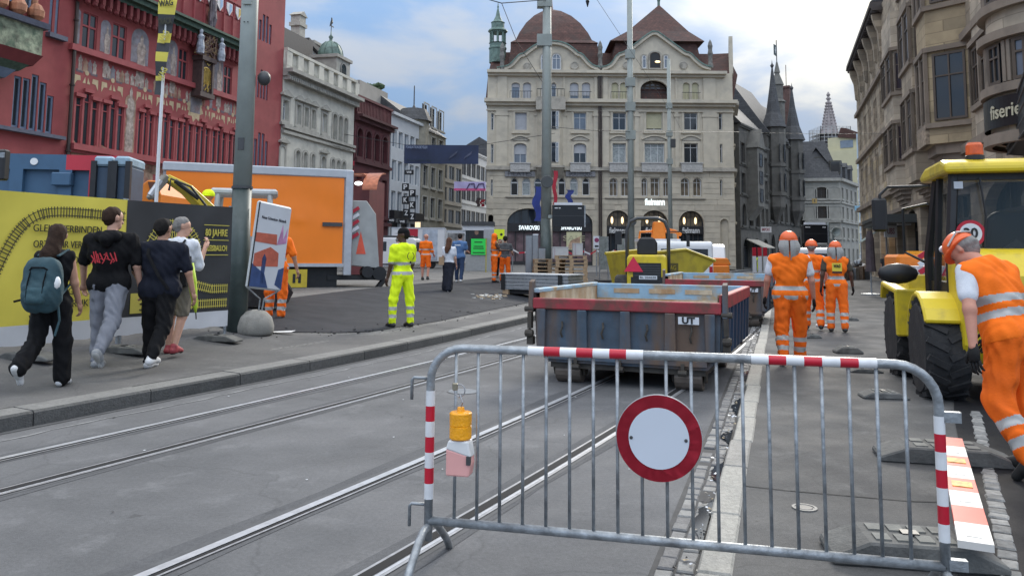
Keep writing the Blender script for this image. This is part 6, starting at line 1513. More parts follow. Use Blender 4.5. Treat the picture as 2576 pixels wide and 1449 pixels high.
m=MB();m.tube([(-.62,.7,2.3),(-.85,.75,2.3),(-.85,.75,2.0)],.02);m.box(-.98,-.78,.7,.78,1.9,2.3);m.build('mirror',blk,DP);m=MB();m.tube([(.62,.7,2.3),(1.1,.75,2.3),(1.2,.75,2.1)],.02);m.box(1.15,1.25,.7,.78,1.85,2.2);m.build('mirror',blk,DP)
b=link('tipping_skip',None,DP,(.0,2.2,0),rad(38));m=MB();P=[(-.95,1.55),(.7,1.78),(1.55,1.35),(.9,.72),(-.5,.62)];P=[(y,z) for y,z in P]
m=MB();vs=[]
for x,k in ((-1.05,1),(1.05,1)): vs+=[(y,x,z) for y,z in [(-1.0,1.62),(.6,1.75),(1.75,1.42),(.75,.62),(-.75,.62)]]
m.add(vs,[(0,1,2,3,4),(9,8,7,6,5),(0,4,9,5),(4,3,8,9),(3,2,7,8)]);fixn(m.build('tub',yel_o,b));
m=MB();m.box(-.3,.3,-1.07,-1.055,1.05,1.35);m.build('decal',M('decal_dark',(0.1,0.08,0.02),.5),b);put_text('WAG',.2,yel_o,b,(0,-1.08,1.2),width=.4);m=MB();m.tube([(-1.02,-1.06,1.63),(.6,-1.06,1.77),(1.75,-1.06,1.43)],.05,6);m.tube([(-1.02,1.06,1.63),(.6,1.06,1.77),(1.75,1.06,1.43)],.05,6);m.build('rim',yel_o,b)
# --- vans
def van(label,loc,rz,L=4.6,H=1.95,W=1.9,group=None,rack=True,high=False,open_door=False):
 t=thing('van',label,'van',loc,rz,group);n=W/2
 P=[(-L/2,.45),(-L/2,H*.93),(-L/2+.15,H),(L/2 -1.75,H),(L/2 -1.35,H -.08),(L/2 -.72,H*.62),(L/2 -.1,H*.5),(L/2,H*.35),(L/2,.3),(L/2 -.4,.28),(-L/2+.1,.28)]
 if high: P=[(-L/2,.45),(-L/2,H*.95),(-L/2+.1,H),(L/2 -1.1,H),(L/2 -.7,H -.1),(L/2 -.2,H*.5),(L/2,H*.42),(L/2,.3),(-L/2+.1,.28)]
 MB().prism(P,-n,n).build('body',wht,t,bevel=.07,seg=2)
 x0=L/2 -1.95
 for sy in (-1,1):
  y0,y1=sorted((sy*(n+.004),sy*(n+.012)))
  MB().prism([(x0+.1,H*.6),(x0+.95,H*.6),(x0+.62,H*.88),(x0+.1,H*.88)],y0,y1).build('side_window',dgl,t)
  MB().prism([(x0 -.95,H*.6),(x0 -.05,H*.6),(x0 -.05,H*.88),(x0 -.95,H*.88)],y0,y1).build('side_window',dgl,t)
  for wx in (-L/2+.85,L/2 -.85):
   w=link('wheel',None,t,(wx,sy*(n -.1),.33));MB().lathe([(.2,-.1),(.31,-.1),(.33,-.07),(.33,.07),(.31,.1),(.2,.1)],n=20,axis='Y').build('tyre',tyre_m,w);MB().lathe([(.2,-.09),(.1,-.06),(0,-.06)],n=16,axis='Y').build('rim',alu,w);MB().lathe([(.2,.09),(.1,.06),(0,.06)],n=16,axis='Y').build('rim',alu,w)
   MB().lathe([(.40,y0 -.0),(.40,y1)],(wx,0,.34),20,'Y').build('wheel_arch',blk,t)
  MB().box(-L/2+1.3,L/2 -1.3,y0,y1+.01,.38,.46).build('side_strip',blk,t)
  MB().box(x0+.75,x0+.9,sy*n,sy*(n+.2),H*.58,H*.68).build('mirror',blk,t,bevel=.02)
 MB().add([(L/2 -1.30,-n+.12,H -.1),(L/2 -1.30,n -.12,H -.1),(L/2 -.69,n -.08,H*.63),(L/2 -.69,-n+.08,H*.63)],[(0,1,2,3)]).build('windscreen',dgl,t)
 MB().box(-L/2 -.012,-L/2,-n+.2,n -.2,H*.6,H*.87).build('rear_window',dgl,t)
 for sy in (-1,1): MB().box(-L/2 -.015,-L/2+.02,sy*(n -.16),sy*(n -.04),.75,1.2).build('tail_light',redl,t);MB().box(L/2 -.1,L/2+.01,sy*(n -.35),sy*(n -.1),.72,.86).build('headlight',alu,t)
 if rack:
  m=MB();[m.box(-L/2+.3+i*.7,-L/2+.36+i*.7,-n+.1,n -.1,H+.06,H+.1) for i in range(4)];[m.box(-L/2+.2,L/2 -1.7,sy*(n -.15) -.02,sy*(n -.15)+.02,H,H+.12) for sy in (-1,1)];m.build('roof_rack',gph,t)
 return t
p=D(955,660,47);van('white delivery van parked behind the orange lorry, roof rack on top',(p.x,p.y,zg(p.x,p.y)),rad(176),group='white vans on the square')
p=D(1700,700,30);van('white high van hidden behind the yellow dumper',(p.x+.1,31.5,0),rad(90),L=5.2,H=2.1,W=2.1,group='white vans on the square',rack=False,high=True)
p=D(1790,700,35);v3=van('white van cab facing us right of the yellow dumper',(p.x,37,0),rad(-100),L=4.8,H=2.1,W=1.95,group='white vans on the square',rack=False,high=True)
# orange aerial platform carried on the white van's roof
OP=thing('aerial_platform','orange lifting arm on the roof of the white van behind the dumper','lift',(D(1655,600,31).x,31,2.12));OP.scale=(.8,.8,.8);MB().box(-1.0,1.0,-.5,.9,0,.12).build('base_plate',M('lift_white',(0.6,0.6,0.6)),OP)
m=MB();m.prism([(-.3,.1),(.35,.1),(.3,.95),(-.2,.95)],-.2,.3);m.build('turret',orp,OP,bevel=.03);MB().tube([(.0,.1,.7),(.9,.3,.5),(1.2,.4,.35)],.09,8).build('boom',orp,OP);m=MB();[m.tube([(-.2,0,.5),(s_*.9,-.2,.45),(s_*.95,-.2,.05)],.06,6) for s_ in (-1,1)];m.build('outrigger',orp,OP)
# --- trailers on the square
def trailer(label,u0,u1,v0,v1,Y,mat,extra=None):
 a,b=D(u0,v1,Y),D(u1,v0,Y);z=zg(b.x,Y);t=thing('box_trailer',label,'trailer',((a.x+b.x)/2,Y,z),rad(2));w=b.x -a.x;h=b.z -z
 MB().box(-w/2,w/2,0,2.2,.5,h).build('body',mat,t,bevel=.04);m=MB();[m.box(x,x+.04,-.02,0,.5,h) for x in (-w/2,-w/6,w/6,w/2 -.04)];m.box(-w/2,w/2,-.025,0,h -.1,h);m.build('frame',alu,t)
 for x in (-w*.25,w*.25): wheel(t,x,.3,.3,.3,.2,alu,lug=False).rotation_euler=(0,0,rad(90))
 return t,w,h
t,w,h=trailer('long white box trailer with red panel parked behind the walkers',983,1120,573,668,56,wht)
MB().box(.28*w -w/2,.44*w -w/2+.2,-.04,-.02,.55,h -.1).build('red_panel',sred,t);m=MB();[MB().lathe([(.2,-.05),(.2,-.04)],(.38*w -w/2+dx,0,1.2+dz),12,'Y').build('white_dot',wl,t) for dx,dz in ((-.25,0),(.25,0),(.0,.9))];MB().box(.08*w,w*.36,-.04,-.02,.6,h -.15).build('picture_panel',M('trailer_picture',(0.4,0.45,0.52),.5,.3,2),t)
t,w,h=trailer('white market trailer with open counter right of the long box trailer',1114,1172,580,665,58,wht);MB().box(-w*.3,w*.45,-.05,-.02,1.3,h -.2).build('counter_opening',M('counter_interior',(0.2,0.2,0.2),.6,.6,3),t)
# --- orange lorry
lx,ly=GZ(878,712).x,GZ(878,712).y
LR=thing('lorry','lorry with large bright orange tarpaulin box body behind the site fence','lorry',(D(880,600,24.5).x,24.5,.5),0)
dvec=Vector((D(400,600,22.5).x -D(880,600,24.5).x,22.5 -24.5));LR.rotation_euler=(0,0,math.atan2(dvec.y,dvec.x));LL=dvec.length    # local +x runs to the lorry's front (left in view)
zt=D(880,430,24.5).z -.5;zb_=D(880,668,24.5).z -.5
tarp=M('orange_tarpaulin',(0.88,0.215,0.008),.45,.04,1.5,.12,3)
# seen side is local +y (towards the camera)
b=link('box_body',None,LR);g=MB();nx,nz=60,24
def tw(x,z): return .012*math.sin(x*2.1+3*math.sin(z*1.3))*math.sin(z*1.8)+.02*math.exp(-((x -1.55) ** 2/.05+(z -2.05) ** 2/.01))+.008*math.sin(z*9)*math.exp(-((x -2.4) ** 2)/.3)
vs=[(lerp(.22,LL -.1,i/nx),.02+tw(lerp(.22,LL -.1,i/nx),lerp(zb_+.05,zt -.22,j/nz)),lerp(zb_+.05,zt -.22,j/nz)) for i in range(nx+1) for j in range(nz+1)]
g.add(vs,[(i*(nz+1)+j,i*(nz+1)+j+1,(i+1)*(nz+1)+j+1,(i+1)*(nz+1)+j) for i in range(nx) for j in range(nz)]);g.build('tarpaulin',tarp,b,smooth=True)
MB().box(.02,LL -.02,-2.5,.0,zb_+.02,zt -.02).build('box_wall',M('box_grey',(0.3,0.3,0.31),.6,.1),b)
MB().box(-.05,LL,-2.55,.06,zt -.24,zt+.02).build('roof_rail',M('roof_rail_grey',(0.42,0.45,0.48),.45,.05),b,bevel=.03);MB().box(0,LL,-.02,.05,zb_ -.04,zb_+.06).build('bottom_rail',alu,b);MB().box(-.06,.18,-.1,.07,zb_ -.3,zt).build('corner_post',alu,b,bevel=.02)
m=MB();m.box(.25,.85,.06,.09,zb_+1.18,zb_+1.3);m.build('latch',gph,b);m=MB();[m.box(.0 -.065,-.05,-.05+0,.04,zb_+k*.28,zb_+.14+k*.28) for k in range(12)];m.build('red_stripes',sred,b)
# rear: grey tail lift and coupling gear
MB().prism([(-.1,zb_+.0),(-1.0,zb_ -.1),(-.85,zb_+1.6),(-.55,zt -.9),(-.1,zt -.9)],-2.3,-.25).build('tail_lift',M('tail_lift_grey',(0.33,0.34,0.33),.55,.12,3),LR,bevel=.02)
m=MB();m.prism([(-.55,zb_+.35),(-.25,zb_+.35),(-.38,zb_+1.05)],-.25,-.24);m.build('red_cone_mark',M('cone_red',(0.7,0.1,0.05),.5),LR);m=MB();[m.cbox((-.18,-.2,zt -1.2 -k*.2),(.28,.05,.1),0,0,.6,m=k % 2) for k in range(5)];m.build('hazard_board',[sred,swht],LR)
m=MB();m.lathe([(.22,-.3),(.22,.3)],(-1.0,-.5,zb_ -.25),14,'Y');m.lathe([(.18,-.2),(.18,.2)],(-.6,-.3,zb_ -.2),14,'Y');m.box(-1.2,.6,-.9,-.3,zb_ -.45,zb_ -.3);m.tube([(-1.2,-.3,zb_ -.4),(-.8,-.3,zb_ -.9),(-.5,-.3,zb_ -1.0)],.09,6);m.build('coupling_gear',blk,LR)
MB().box(-.3,2.0,-2.2,-.3,zb_ -1.15,zb_ -.95).build('step_frame',alu,LR);MB().box(.3,LL -.3,-2.1,-.35,zb_ -.75,zb_ -.05).build('chassis',blk,LR)
for x in (2.6,3.9,LL -1.2): wheel(LR,x,-.45,.45,.5,.3,gph,lug=False).rotation_euler=(0,0,rad(90))
for x in (1.55,2.45): m=MB();m.box(x -.3,x+.3,.02,.05,zb_ -.65,zb_ -.12);[m.box(x -.12+k*.16,x -.04+k*.16,.05,.06,zb_ -.52,zb_ -.25,m=1) for k in range(2)];m.build('mud_flap',[M('flap_yellow',(0.5,0.38,0.03),.6),bkt],LR)
m=MB();m.box(LL+.3,LL+1.6,-2.3,.0,.8,2.7);m.build('cab',orp,LR,bevel=.1)
# --- mini excavator behind the fence
EX=thing('mini_excavator','mini excavator with yellow folded boom and pale cab between fence and lorry','excavator',(D(592,760,16).x,16.4,zg(-5.4,16.2)),rad(196));EX.scale=(.86,.86,.86)
for sy in (-1,1):
 m=MB();P=[(-1.05,.1),(-.9,.02),(.9,.02),(1.05,.1),(1.15,.32),(1.0,.55),(.85,.6),(-.85,.6),(-1.0,.55),(-1.15,.32)];m.prism(P,sy*.8 -.2,sy*.8+.2)
 for k in range(18): x=-1+k*.115;m.box(x,x+.06,sy*.8 -.21,sy*.8+.21,0.0,.03);m.box(x,x+.06,sy*.8 -.21,sy*.8+.21,.59,.63)
 m.build('track',tyre_m,EX)
MB().box(-.6,1.0,-.85,.85,.7,1.3).build('upper_body',M('excavator_grey',(0.3,0.31,0.3),.5,.1),EX,bevel=.06)
cb=link('cab',None,EX);zc0,zc1=1.3,2.6
for (x,y) in ((-.6,-.85),(.7,-.85),(-.6,.2),(.7,.2),(.1,-.85),(.1,.2)): MB().tube([(x,y,zc0),(x*.9,y,zc1)],.06,6).build('cab_pillar',blk if x==.1 else M('cab_pale',(0.45,0.47,0.47),.45),cb)
MB().box(-.72,.8,-.92,.27,zc1 -.02,zc1+.14).build('cab_roof',MATS['cab_pale'],cb,bevel=.05);MB().box(-.6,.7,-.84,.2,zc0,zc0+.3).build('cab_door',MATS['cab_pale'],cb)
MB().box(-.5,.8,.3,.85,1.3,1.6).build('side_box',MATS['excavator_grey'],EX)
E0=EX.matrix_world;EXM=Matrix.Translation(EX.location) @ Matrix.Rotation(rad(196),4,'Z') @ Matrix.Scale(.86,4);inv=EXM.inverted()
bm_=link('boom',None,EX)
def ep(u,v,Y): return inv @ D(u,v,Y)
A,B,C_,E_=ep(528,535,15.4),ep(470,478,15.0),ep(418,447,14.8),ep(375,500,14.5)
def arm(pts,w,h,nm,mat,par): m=MB();m.tube(pts,h,4,flat=.75);return m.build(nm,mat,par,bevel=.02)
arm([A,B,C_],.22,[.24,.2,.13],'boom_arm',yel,bm_);arm([C_+Vector((0,0,.02)),ep(385,485,14.6),E_],.2,[.15,.12,.09],'dipper',M('dipper_dark',(0.2,0.19,0.16),.5,.3),bm_)
MB().tube([ep(500,500,14.9),ep(440,455,14.7)],.05,8).build('cylinder',blk,bm_);MB().tube([ep(405,455,14.4),ep(378,492,14.3)],.07,8).build('cylinder',alu,bm_);MB().tube([ep(520,520,14.8),ep(480,470,14.6),ep(430,450,14.5),ep(425,480,14.5)],.025,6).build('hose',blk,bm_)
# --- containers and skips behind the fence
CT=thing('roll_off_container','blue and red steel container rising above the yellow fence banner','container',(D(-20,600,15.5).x,15.5,zg(-9,15)),rad(8))
w=D(232,440,15.5).x -D(-20,440,15.5).x+.3;zt=D(120,387,15.5).z -zg(-9,15);xr_=w*.55
cbl=M('container_blue',(0.05,0.115,0.2),.5,.1,2,dirt=(0.03,0.06,0.1),dirt_amt=.5,dscale=2);crd=M('container_red',(0.5,0.03,0.05),.5,.08,2)
MB().box(0,w,.1,1.0,.2,zt -.1).build('body',cbl,CT);MB().box(-.1,w*.56,-.02,.15,zt -.3,zt).build('top_rail',cbl,CT);MB().box(w*.56,w,-.02,.15,zt -.3,zt).build('top_rail',crd,CT);MB().box(w -.55,w,-.03,.15,.2,zt -.3).build('end_post',crd,CT)
for x in (w*.16,w*.56): MB().box(x -.12,x+.12,-.02,.1,.2,zt -.3).build('post',cbl,CT)
MB().box(w*.46,w*.62,-.12,.1,zt -.62,zt -.36).build('lock_box',cbl,CT,bevel=.02);MB().lathe([(.1,-.04),(.1,-.02)],(w -.3,0,zt -1.0),14,'Y').build('round_sticker',wl,CT);MB().lathe([(.07,-.04),(.07,-.02)],(w*.3,0,zt -.15),14,'Y').build('round_sticker',wl,CT)
for i,(u0,u1) in enumerate(((236,285),(288,328))):
 a=D(u0,480,15.6);b=D(u1,394,15.6);zz=zg(a.x,15.6);t=thing('wheeled_bin',['dark blue lidded bin next to the red container post','dark blue lidded bin right of its twin beside the container'][i],'bin',((a.x+b.x)/2,15.6,zz),rad(8),'dark blue bins beside the container');w=b.x -a.x;h=b.z -zz
 m=MB();m.prism([(-w*.42,.2),(w*.42,.2),(w*.48,h -.2),(-w*.48,h -.2)],0,.9);m.build('body',M('bin_blue',(0.045,0.075,0.12),.5,.2,3),t,bevel=.02);MB().box(-w*.5,w*.5,-.06,.95,h -.2,h).build('lid',M('bin_lid',(0.25,0.36,0.44),.45,.2,3),t,bevel=.04);m=MB();[m.box(sx*w*.46 -.05,sx*w*.46+.05,-.1,0,h*.3,h -.1) for sx in (-1,1)];m.box(-w*.4,w*.4,-.04,0,h*.45,h*.5);m.build('frame',blk,t)
a=D(330,500,18);t=thing('orange_tipper','orange tipper body sticking up behind the bins and boom','tipper',(a.x,18,zg(a.x,18)));zz=zg(a.x,18);pts=[D(u,v,18) for u,v in ((322,492),(372,453),(392,455),(405,490),(400,530),(330,530))];m=MB();m.prism([(q.x -a.x,q.z -zz) for q in pts],0,1.8);m.build('body',orp,t,bevel=.02);m=MB();q=[D(u,v,17.98) for u,v in ((372,458),(390,458),(400,490),(385,505))];m.prism([(k.x -a.x,k.z -zz) for k in q],-.03,-.01);m.build('opening',M('tipper_inside',(0.12,0.04,0.02),.7),t)
# --- market stall with copper awning behind the lorry
a=D(905,600,38);z=zg(a.x,38);t=thing('market_stall','tall dark red market stall with curved copper awning behind the lorry','stall',(a.x,38,z),rad(-8));zt=D(905,440,38).z -z;w=D(972,440,38).x -a.x
MB().box(-.6,w*.35,0,2.4,0,zt -.2).build('body',M('stall_red',(0.14,0.03,0.03),.5,.2,2),t);m=MB();n_=8;P=[(-.15 -1.3*math.sin(i/n_*1.5),zt+.05 -.9*(1 -math.cos(i/n_*1.5))) for i in range(n_+1)];m.prism(P+[(p_[0],p_[1] -.06) for p_ in P[::-1]],w*.45,w+.05,'YZ');m.prism([(.1,zt),(-1.2,zt -.05),(-1.2,zt -.12),(.1,zt -.08)],-.5,w*.45,'YZ');m.build('awning',M('copper_awning',(0.42,0.14,0.07),.4,.25,6,metal=.3),t);m=MB();m.ico((0.0,-.4,zt -.45),(.2,.1,.1));m.build('lamp',M('stall_lamp',(1,1,1),.5,0,emit=(1,1,1),estr=1.5),t)
# --- orange and white works truck in front of the loader
a=D(2290,700,21);t=thing('works_truck','works truck with red and white chevrons partly hidden by the loader','truck',(a.x+1.25,21,PZ),rad(-14));MB().box(-1.0,1.0,0,4,.4,.75).build('chassis',blk,t);MB().box(-1.0,1.0,2.2,4,.75,1.62).build('cab',orp,t,bevel=.08);MB().box(-1.0,1.0,0.05,2,.75,1.3).build('load_body',wht,t)
m=MB();[m.cbox((-.75,-.02,.85+k*.2),(.42,.04,.13),0,0,-.6,m=k % 2) for k in range(5)];m.build('chevron_board',[sred,swht],t);MB().prism([(-.45,.95),(-.05,.95),(-.25,1.35)],-.04,-.01).build('warning_triangle',MATS['triangle_red'],t)
for x in (-.85,-.6): MB().lathe([(.07,-.06),(.07,0)],(x,0,.66),12,'Y').build('tail_light',lampred if x<-.7 else alu,t)
for (x,y) in ((-.8,.8),(.8,.8),(-.8,3.2),(.8,3.2)): wheel(t,x,y,.4,.4,.28,alu,lug=False)
MB().box(-.7,.2,2.3,2.6,1.62,1.72).build('light_bar',ambl,t)
# parked van and bicycles at the end of the street
p=D(2088,660,40);van('white van parked on the road beyond the three orange workers',(p.x -.2,41,0),rad(68),L=4.8,H=2.0,W=1.95,group='white vans on the square',rack=False,high=True)
p=D(1815,690,33);t=thing('mini_roller','small orange machine standing right of the white van cab','machine',(p.x,33,0));MB().box(-.35,.35,0,1.2,.4,1.2).build('body',orp,t,bevel=.05);MB().prism([(-.45,1.2),(.45,1.2),(.3,1.5),(-.3,1.5)],.1,.9).build('hood',orp,t,bevel=.04);m=MB();m.lathe([(.35,-.4),(.35,.4)],(0,.1,.35),18,'X');m.build('drum',gph,t);m=MB();m.lathe([(.35,-.4),(.35,.4)],(0,1.1,.35),18,'X');m.build('drum',gph,t)
# ------------------------------------------------------------------ barrier in the foreground
galv=M('galvanised_steel',(0.3,0.32,0.335),.45,.3,18,.2,60,metal=.5,dirt=(0.14,0.145,0.15),dirt_amt=.75,dscale=7)
tp_r=M('tape_red',(0.5,0.01,0.03),.35,.06,8,dirt=(0.3,0.02,0.03),dirt_amt=.3,dscale=9);tp_w=M('tape_white',(0.68,0.69,0.7),.35,.05,8,dirt=(0.45,0.45,0.45),dirt_amt=.4,dscale=9)
B0,B1=Vector((-.405,4.13)),Vector((1.885,3.58));bt=(B1 -B0).normalized();BL=(B1 -B0).length
BR=thing('crowd_barrier','grey steel crowd barrier with red and white tape across the road in front','barrier',(B0.x,B0.y,0),math.atan2(bt.y,bt.x))
r=.0215;H_=1.105;R=.17
arcL=[(R -R*math.cos(a),0,H_ -R+R*math.sin(a)) for a in np.linspace(0,math.pi/2,8)];arcR=[(BL -q[0],0,q[2]) for q in arcL[::-1]]
MB().tube([(0,0,.16)]+arcL+arcR+[(BL,0,.16)],r,14).build('frame',galv,BR,smooth=True)
MB().tube([(.0,0,.255),(BL,0,.255)],r,14).build('bottom_rail',galv,BR,smooth=True)
nb=19
for i in range(nb):
 x=.135+(BL -.27)*i/(nb -1);MB().tube([(x,0,.255),(x,0,H_ -(.005 if .17<x<BL -.17 else .012))],.0085,8).build('bar',galv,BR,smooth=True)
def sleeve(p,q,mat):
 MB().tube([p,q],r+.0018,14,cap=False).build('tape_band',mat,BR,smooth=True)
for f0,f1 in ((.215,.455),(.665,.895)):
 for k in range(7): sleeve((BL*lerp(f0,f1,k/7),0,H_),(BL*lerp(f0,f1,(k+1)/7),0,H_),tp_r if k % 2 else tp_w)
for x,z0,z1 in ((0,.36,.89),(BL,.36,.89)):
 for k in range(7): sleeve((x,0,lerp(z0,z1,k/7)),(x,0,lerp(z0,z1,(k+1)/7)),tp_r if k % 2 else tp_w)
for x in (0,BL): MB().tube([(x,-.36,.0),(x,-.3,.07),(x,-.14,.19),(x,-.07,.225),(x,.07,.225),(x,.14,.19),(x,.3,.07),(x,.36,0)],.02,10).build('foot',galv,BR,smooth=True)
for z in (.95,.33): MB().tube([(-.02,0,z),(-.09,0,z),(-.1,0,z -.012),(-.1,0,z -.11)],.0085,8).build('hook',galv,BR,smooth=True);MB().box(BL+.01,BL+.085,-.018,.018,z -.085,z -.04).build('eye_plate',galv,BR)
# round no-entry sign hung on the barrier
u_=.605;sx=BL*.485;NS=thing('round_sign','round white sign with thick red ring mounted on the barrier','sign',(B0.x+bt.x*sx,B0.y+bt.y*sx,.728),math.atan2(bt.y,bt.x))
MB().lathe([(.198,-.028),(.2,-.024),(.2,-.018),(.19,-.015),(0,-.015)],n=56,axis='Y').build('plate',M('sign_back',(0.35,0.36,0.37),.4),NS)
MB().lathe([(.1975,-.034),(.139,-.034)],n=56,axis='Y').build('red_ring',sred,NS);MB().prism([(.14*math.cos(a),.14*math.sin(a)) for a in np.linspace(0,6.2832,57)[:-1]],-.037,-.03).build('white_disc',M('disc_white',(0.56,0.6,0.66),.5,.03,3),NS)
for x in (-.128,.125): MB().lathe([(.008,-.03),(.008,-.04),(0,-.042)],(x,0,-.002),10,'Y').build('bolt',gph,NS)
# amber lamp hanging by a padlock
sx=.165;LP=thing('warning_lamp','amber warning lamp with pink and white battery box padlocked to the barrier','lamp',(B0.x+bt.x*sx,B0.y+bt.y*sx -.05,.50),math.atan2(bt.y,bt.x))
m=MB();m.prism([(-.062,0),(.055,0),(.066,.06),(.062,.1),(-.062,.13)],-.04,.035);m.build('battery_box',M('box_pink',(0.72,0.36,0.33),.45,.05),LP,bevel=.008,seg=2)
m=MB();m.prism([(-.064,.128),(.066,.092),(.052,.17),(-.05,.17)],-.042,.037);m.build('lamp_neck',M('box_white',(0.68,0.68,0.67),.4,.05),LP,bevel=.008,seg=2);MB().box(.045,.065,-.05,-.03,.06,.1).build('key_lock',gph,LP)
lens=M('amber_lens',(0.85,0.36,0.01),.15,.15,30,.3,90);MB().lathe([(.05,.172),(.055,.178),(.055,.235),(.052,.237),(.055,.24),(.056,.296),(.05,.302),(.02,.305),(.016,.325),(.0,.327)],n=24).build('lens',lens,LP,smooth=False)
MB().tube([(.0,0,.32),(.012,-.01,.35),(-.005,0,.385),(-.012,.01,.37)],.004,6).build('hook',steel_d,LP)
MB().tube([(.028*math.cos(a) -.008,0,.405+.03*math.sin(a)) for a in np.linspace(0,6.28,16)],.0035,6).build('ring',steel_d,LP);MB().box(-.045,-.018,-.008,.008,.405,.44).build('padlock',M('brass_dull',(0.3,0.27,0.2),.4,.2,metal=.6),LP,bevel=.004)
# rubber feet and the striped board on the pavement
rub=M('recycled_rubber',(0.09,0.09,0.086),.85,.25,8,.4,40,dirt=(0.2,0.2,0.185),dirt_amt=.6,dscale=3);rub2=M('recycled_rubber_light',(0.17,0.17,0.155),.85,.25,8,.4,40)
def rbase(label,u,v,L,w,h,ang,group='black rubber bases lying on the right pavement',z=None,slots=4):
 p=G(u,v,PZ) if z is None else GZ(u,v);t=thing('rubber_base',label,'base',(p.x,p.y,p.z),ang,group)
 MB().prism([(-L/2,0),(L/2,0),(L/2,h*.35),(L/2 -L*.22,h),(-L/2+L*.22,h),(-L/2,h*.35)],-w/2,w/2).build('body',rub,t,bevel=.012)
 for i in range(slots):
  x=-L*.25+L*.5*(i+.5)/slots
  for y in (-w*.22,w*.22): MB().box(x -L*.045,x+L*.045,y -w*.14,y+w*.14,h,h+.008).build('pad',rub2,t)
 MB().box(-L*.05,L*.05,-w*.1,w*.1,h+.001,h+.014).build('socket',blk,t);return t
rbase('black rubber base under the right end of the barrier',2290,1405,.82,.34,.12,rad(-10));rbase('rubber base lying beneath the top of the striped board',2375,1158,.95,.36,.12,rad(-14))
rbase('flat rubber base lying left of the loader rear wheel',2222,1000,.48,.26,.07,rad(-8),slots=3);rbase('upturned rubber base nearest the walking worker',2133,888,.42,.26,.10,rad(-8),slots=3);rbase('thin dark rubber base behind the upturned one',2175,935,.42,.25,.05,rad(-6),slots=2)
rbase('small rubber base on the pavement by the worker with neck cloth',2042,850,.3,.25,.07,rad(5),slots=2);rbase('rubber base at the feet of the worker with yellow back patch',2140,806,.32,.25,.07,0,slots=2)
p=G(2076,823,PZ);t=thing('white_tube','short white tube lying on the pavement between the workers','tube',(p.x,p.y,PZ));MB().tube([(-.16,.1,.03),(.12,-.12,.03)],.03,8).build('tube_body',wl,t)
A,B=G(2392,1112,PZ+.17),G(2452,1372,PZ+.16);d=(B -A);d.z=0;L_=d.length+.1;PK=thing('striped_board','red and white striped beacon board lying on the rubber bases','board',A,math.atan2(d.y,d.x));wd=.15
for k in range(8):
 o=MB().box(L_*k/8,L_*(k+1)/8 -.001,-wd/2,wd/2,0,.035).build('stripe_segment',[M('board_red',(0.62,0.09,0.06),.5,.1,8),M('board_white',(0.66,0.64,0.6),.5,.08,8,dirt=(0.45,0.43,0.38),dirt_amt=.4,dscale=8)][k % 2],PK)
 if k in (2,4): MB().box(L_*(k+.3)/8,L_*(k+.7)/8,-wd*.35,wd*.35,.035,.04).build('label_strip',M('label_amber',(0.5,0.3,0.04),.5,.6,40),PK)
 elif k % 2: MB().box(L_*(k+.25)/8,L_*(k+.75)/8,-wd*.22,wd*.2,.035,.038).build('label_strip',M('label_pale',(0.55,0.53,0.5),.5,.2,30),PK)
# ------------------------------------------------------------------ site fence with banners
F0,F1,F2=D(-60,600,9.35),D(312,600,11.15),D(578,600,12.75)
by=M('banner_yellow',(0.66,0.56,0.08),.6,.08,1.5,.1,4);bw=M('banner_white',(0.55,0.56,0.58),.6,.08,2);bd=M('banner_charcoal',(0.035,0.036,0.038),.55,.15,2);prn=M('banner_print',(0.045,0.042,0.02),.6,0);pry=M('banner_print_yellow',(0.5,0.43,0.08),.6,0)
def banner_fence(label,a,b,mat,zb0):
 d=(b -a).to_2d();L=d.length;z=zg(a.x,a.y) -.02;t=thing('site_fence',label,'fence',(a.x,a.y,z),math.atan2(d.y,d.x),'fence panels with printed banners');zz=zg(b.x,b.y) -z
 for x in (.02,L -.02): MB().tube([(x,0,.0),(x,0,2.02)],.022,10).build('post',galv,t);
 for zq in (.2,1.98): MB().tube([(0,0.01,zq),(L,0.01,zq)],.02,8).build('rail',galv,t)
 for k in range(14): MB().tube([(L*(k+.5)/14,.015,.2),(L*(k+.5)/14,.015,1.98)],.004,5).build('wire',galv,t)
 nx,nz=60,16;g=MB();f=lambda x,z_: -.03 -.014*math.sin(x*3.1+z_*1.7)*math.sin(z_*1.4) -.012*abs(math.sin(x*2.2 -z_*2.6)) ** 6
 vs=[(L*i/nx,f(L*i/nx,lerp(.14,2.0,j/nz)),lerp(.14,2.0,j/nz) -.015*(j==0)*math.sin(i*.23+1) ** 2) for i in range(nx+1) for j in range(nz+1)]
 for i in range(nx):
  for j in range(nz): g.f.append((i*(nz+1)+j,(i+1)*(nz+1)+j,(i+1)*(nz+1)+j+1,i*(nz+1)+j+1));g.mi.append(1 if j<zb0 else 0)
 g.v=vs;bo=g.build('banner',[mat,bw],t,smooth=True);return t,L,bo
def track_print(par,pts,mat,gw=.14,y=-.062):
 m=MB();P=[Vector(q) for q in pts];acc=0
 for a,b in zip(P,P[1:]):
  d=(b -a);l_=d.length;d.normalize();n=Vector((-d.y,d.x))
  for o_ in (-gw*.32,gw*.32): q=[a+n*(o_ -.006),b+n*(o_ -.006),b+n*(o_+.006),a+n*(o_+.006)];m.add([(k.x,y,k.y) for k in q],[(0,1,2,3)])
  s_=.04 -acc if acc else .02
  while s_<l_:
   c=a+d*s_;q=[c -d*.007 -n*gw/2,c+d*.007 -n*gw/2,c+d*.007+n*gw/2,c -d*.007+n*gw/2];m.add([(k.x,y -.001,k.y) for k in q],[(0,1,2,3)]);s_+=.04
 fixn(m.build('track_print',mat,par))
T1,L1,b1=banner_fence('yellow printed banner fence with dark capital letters at the left',F0,F1,by,2)
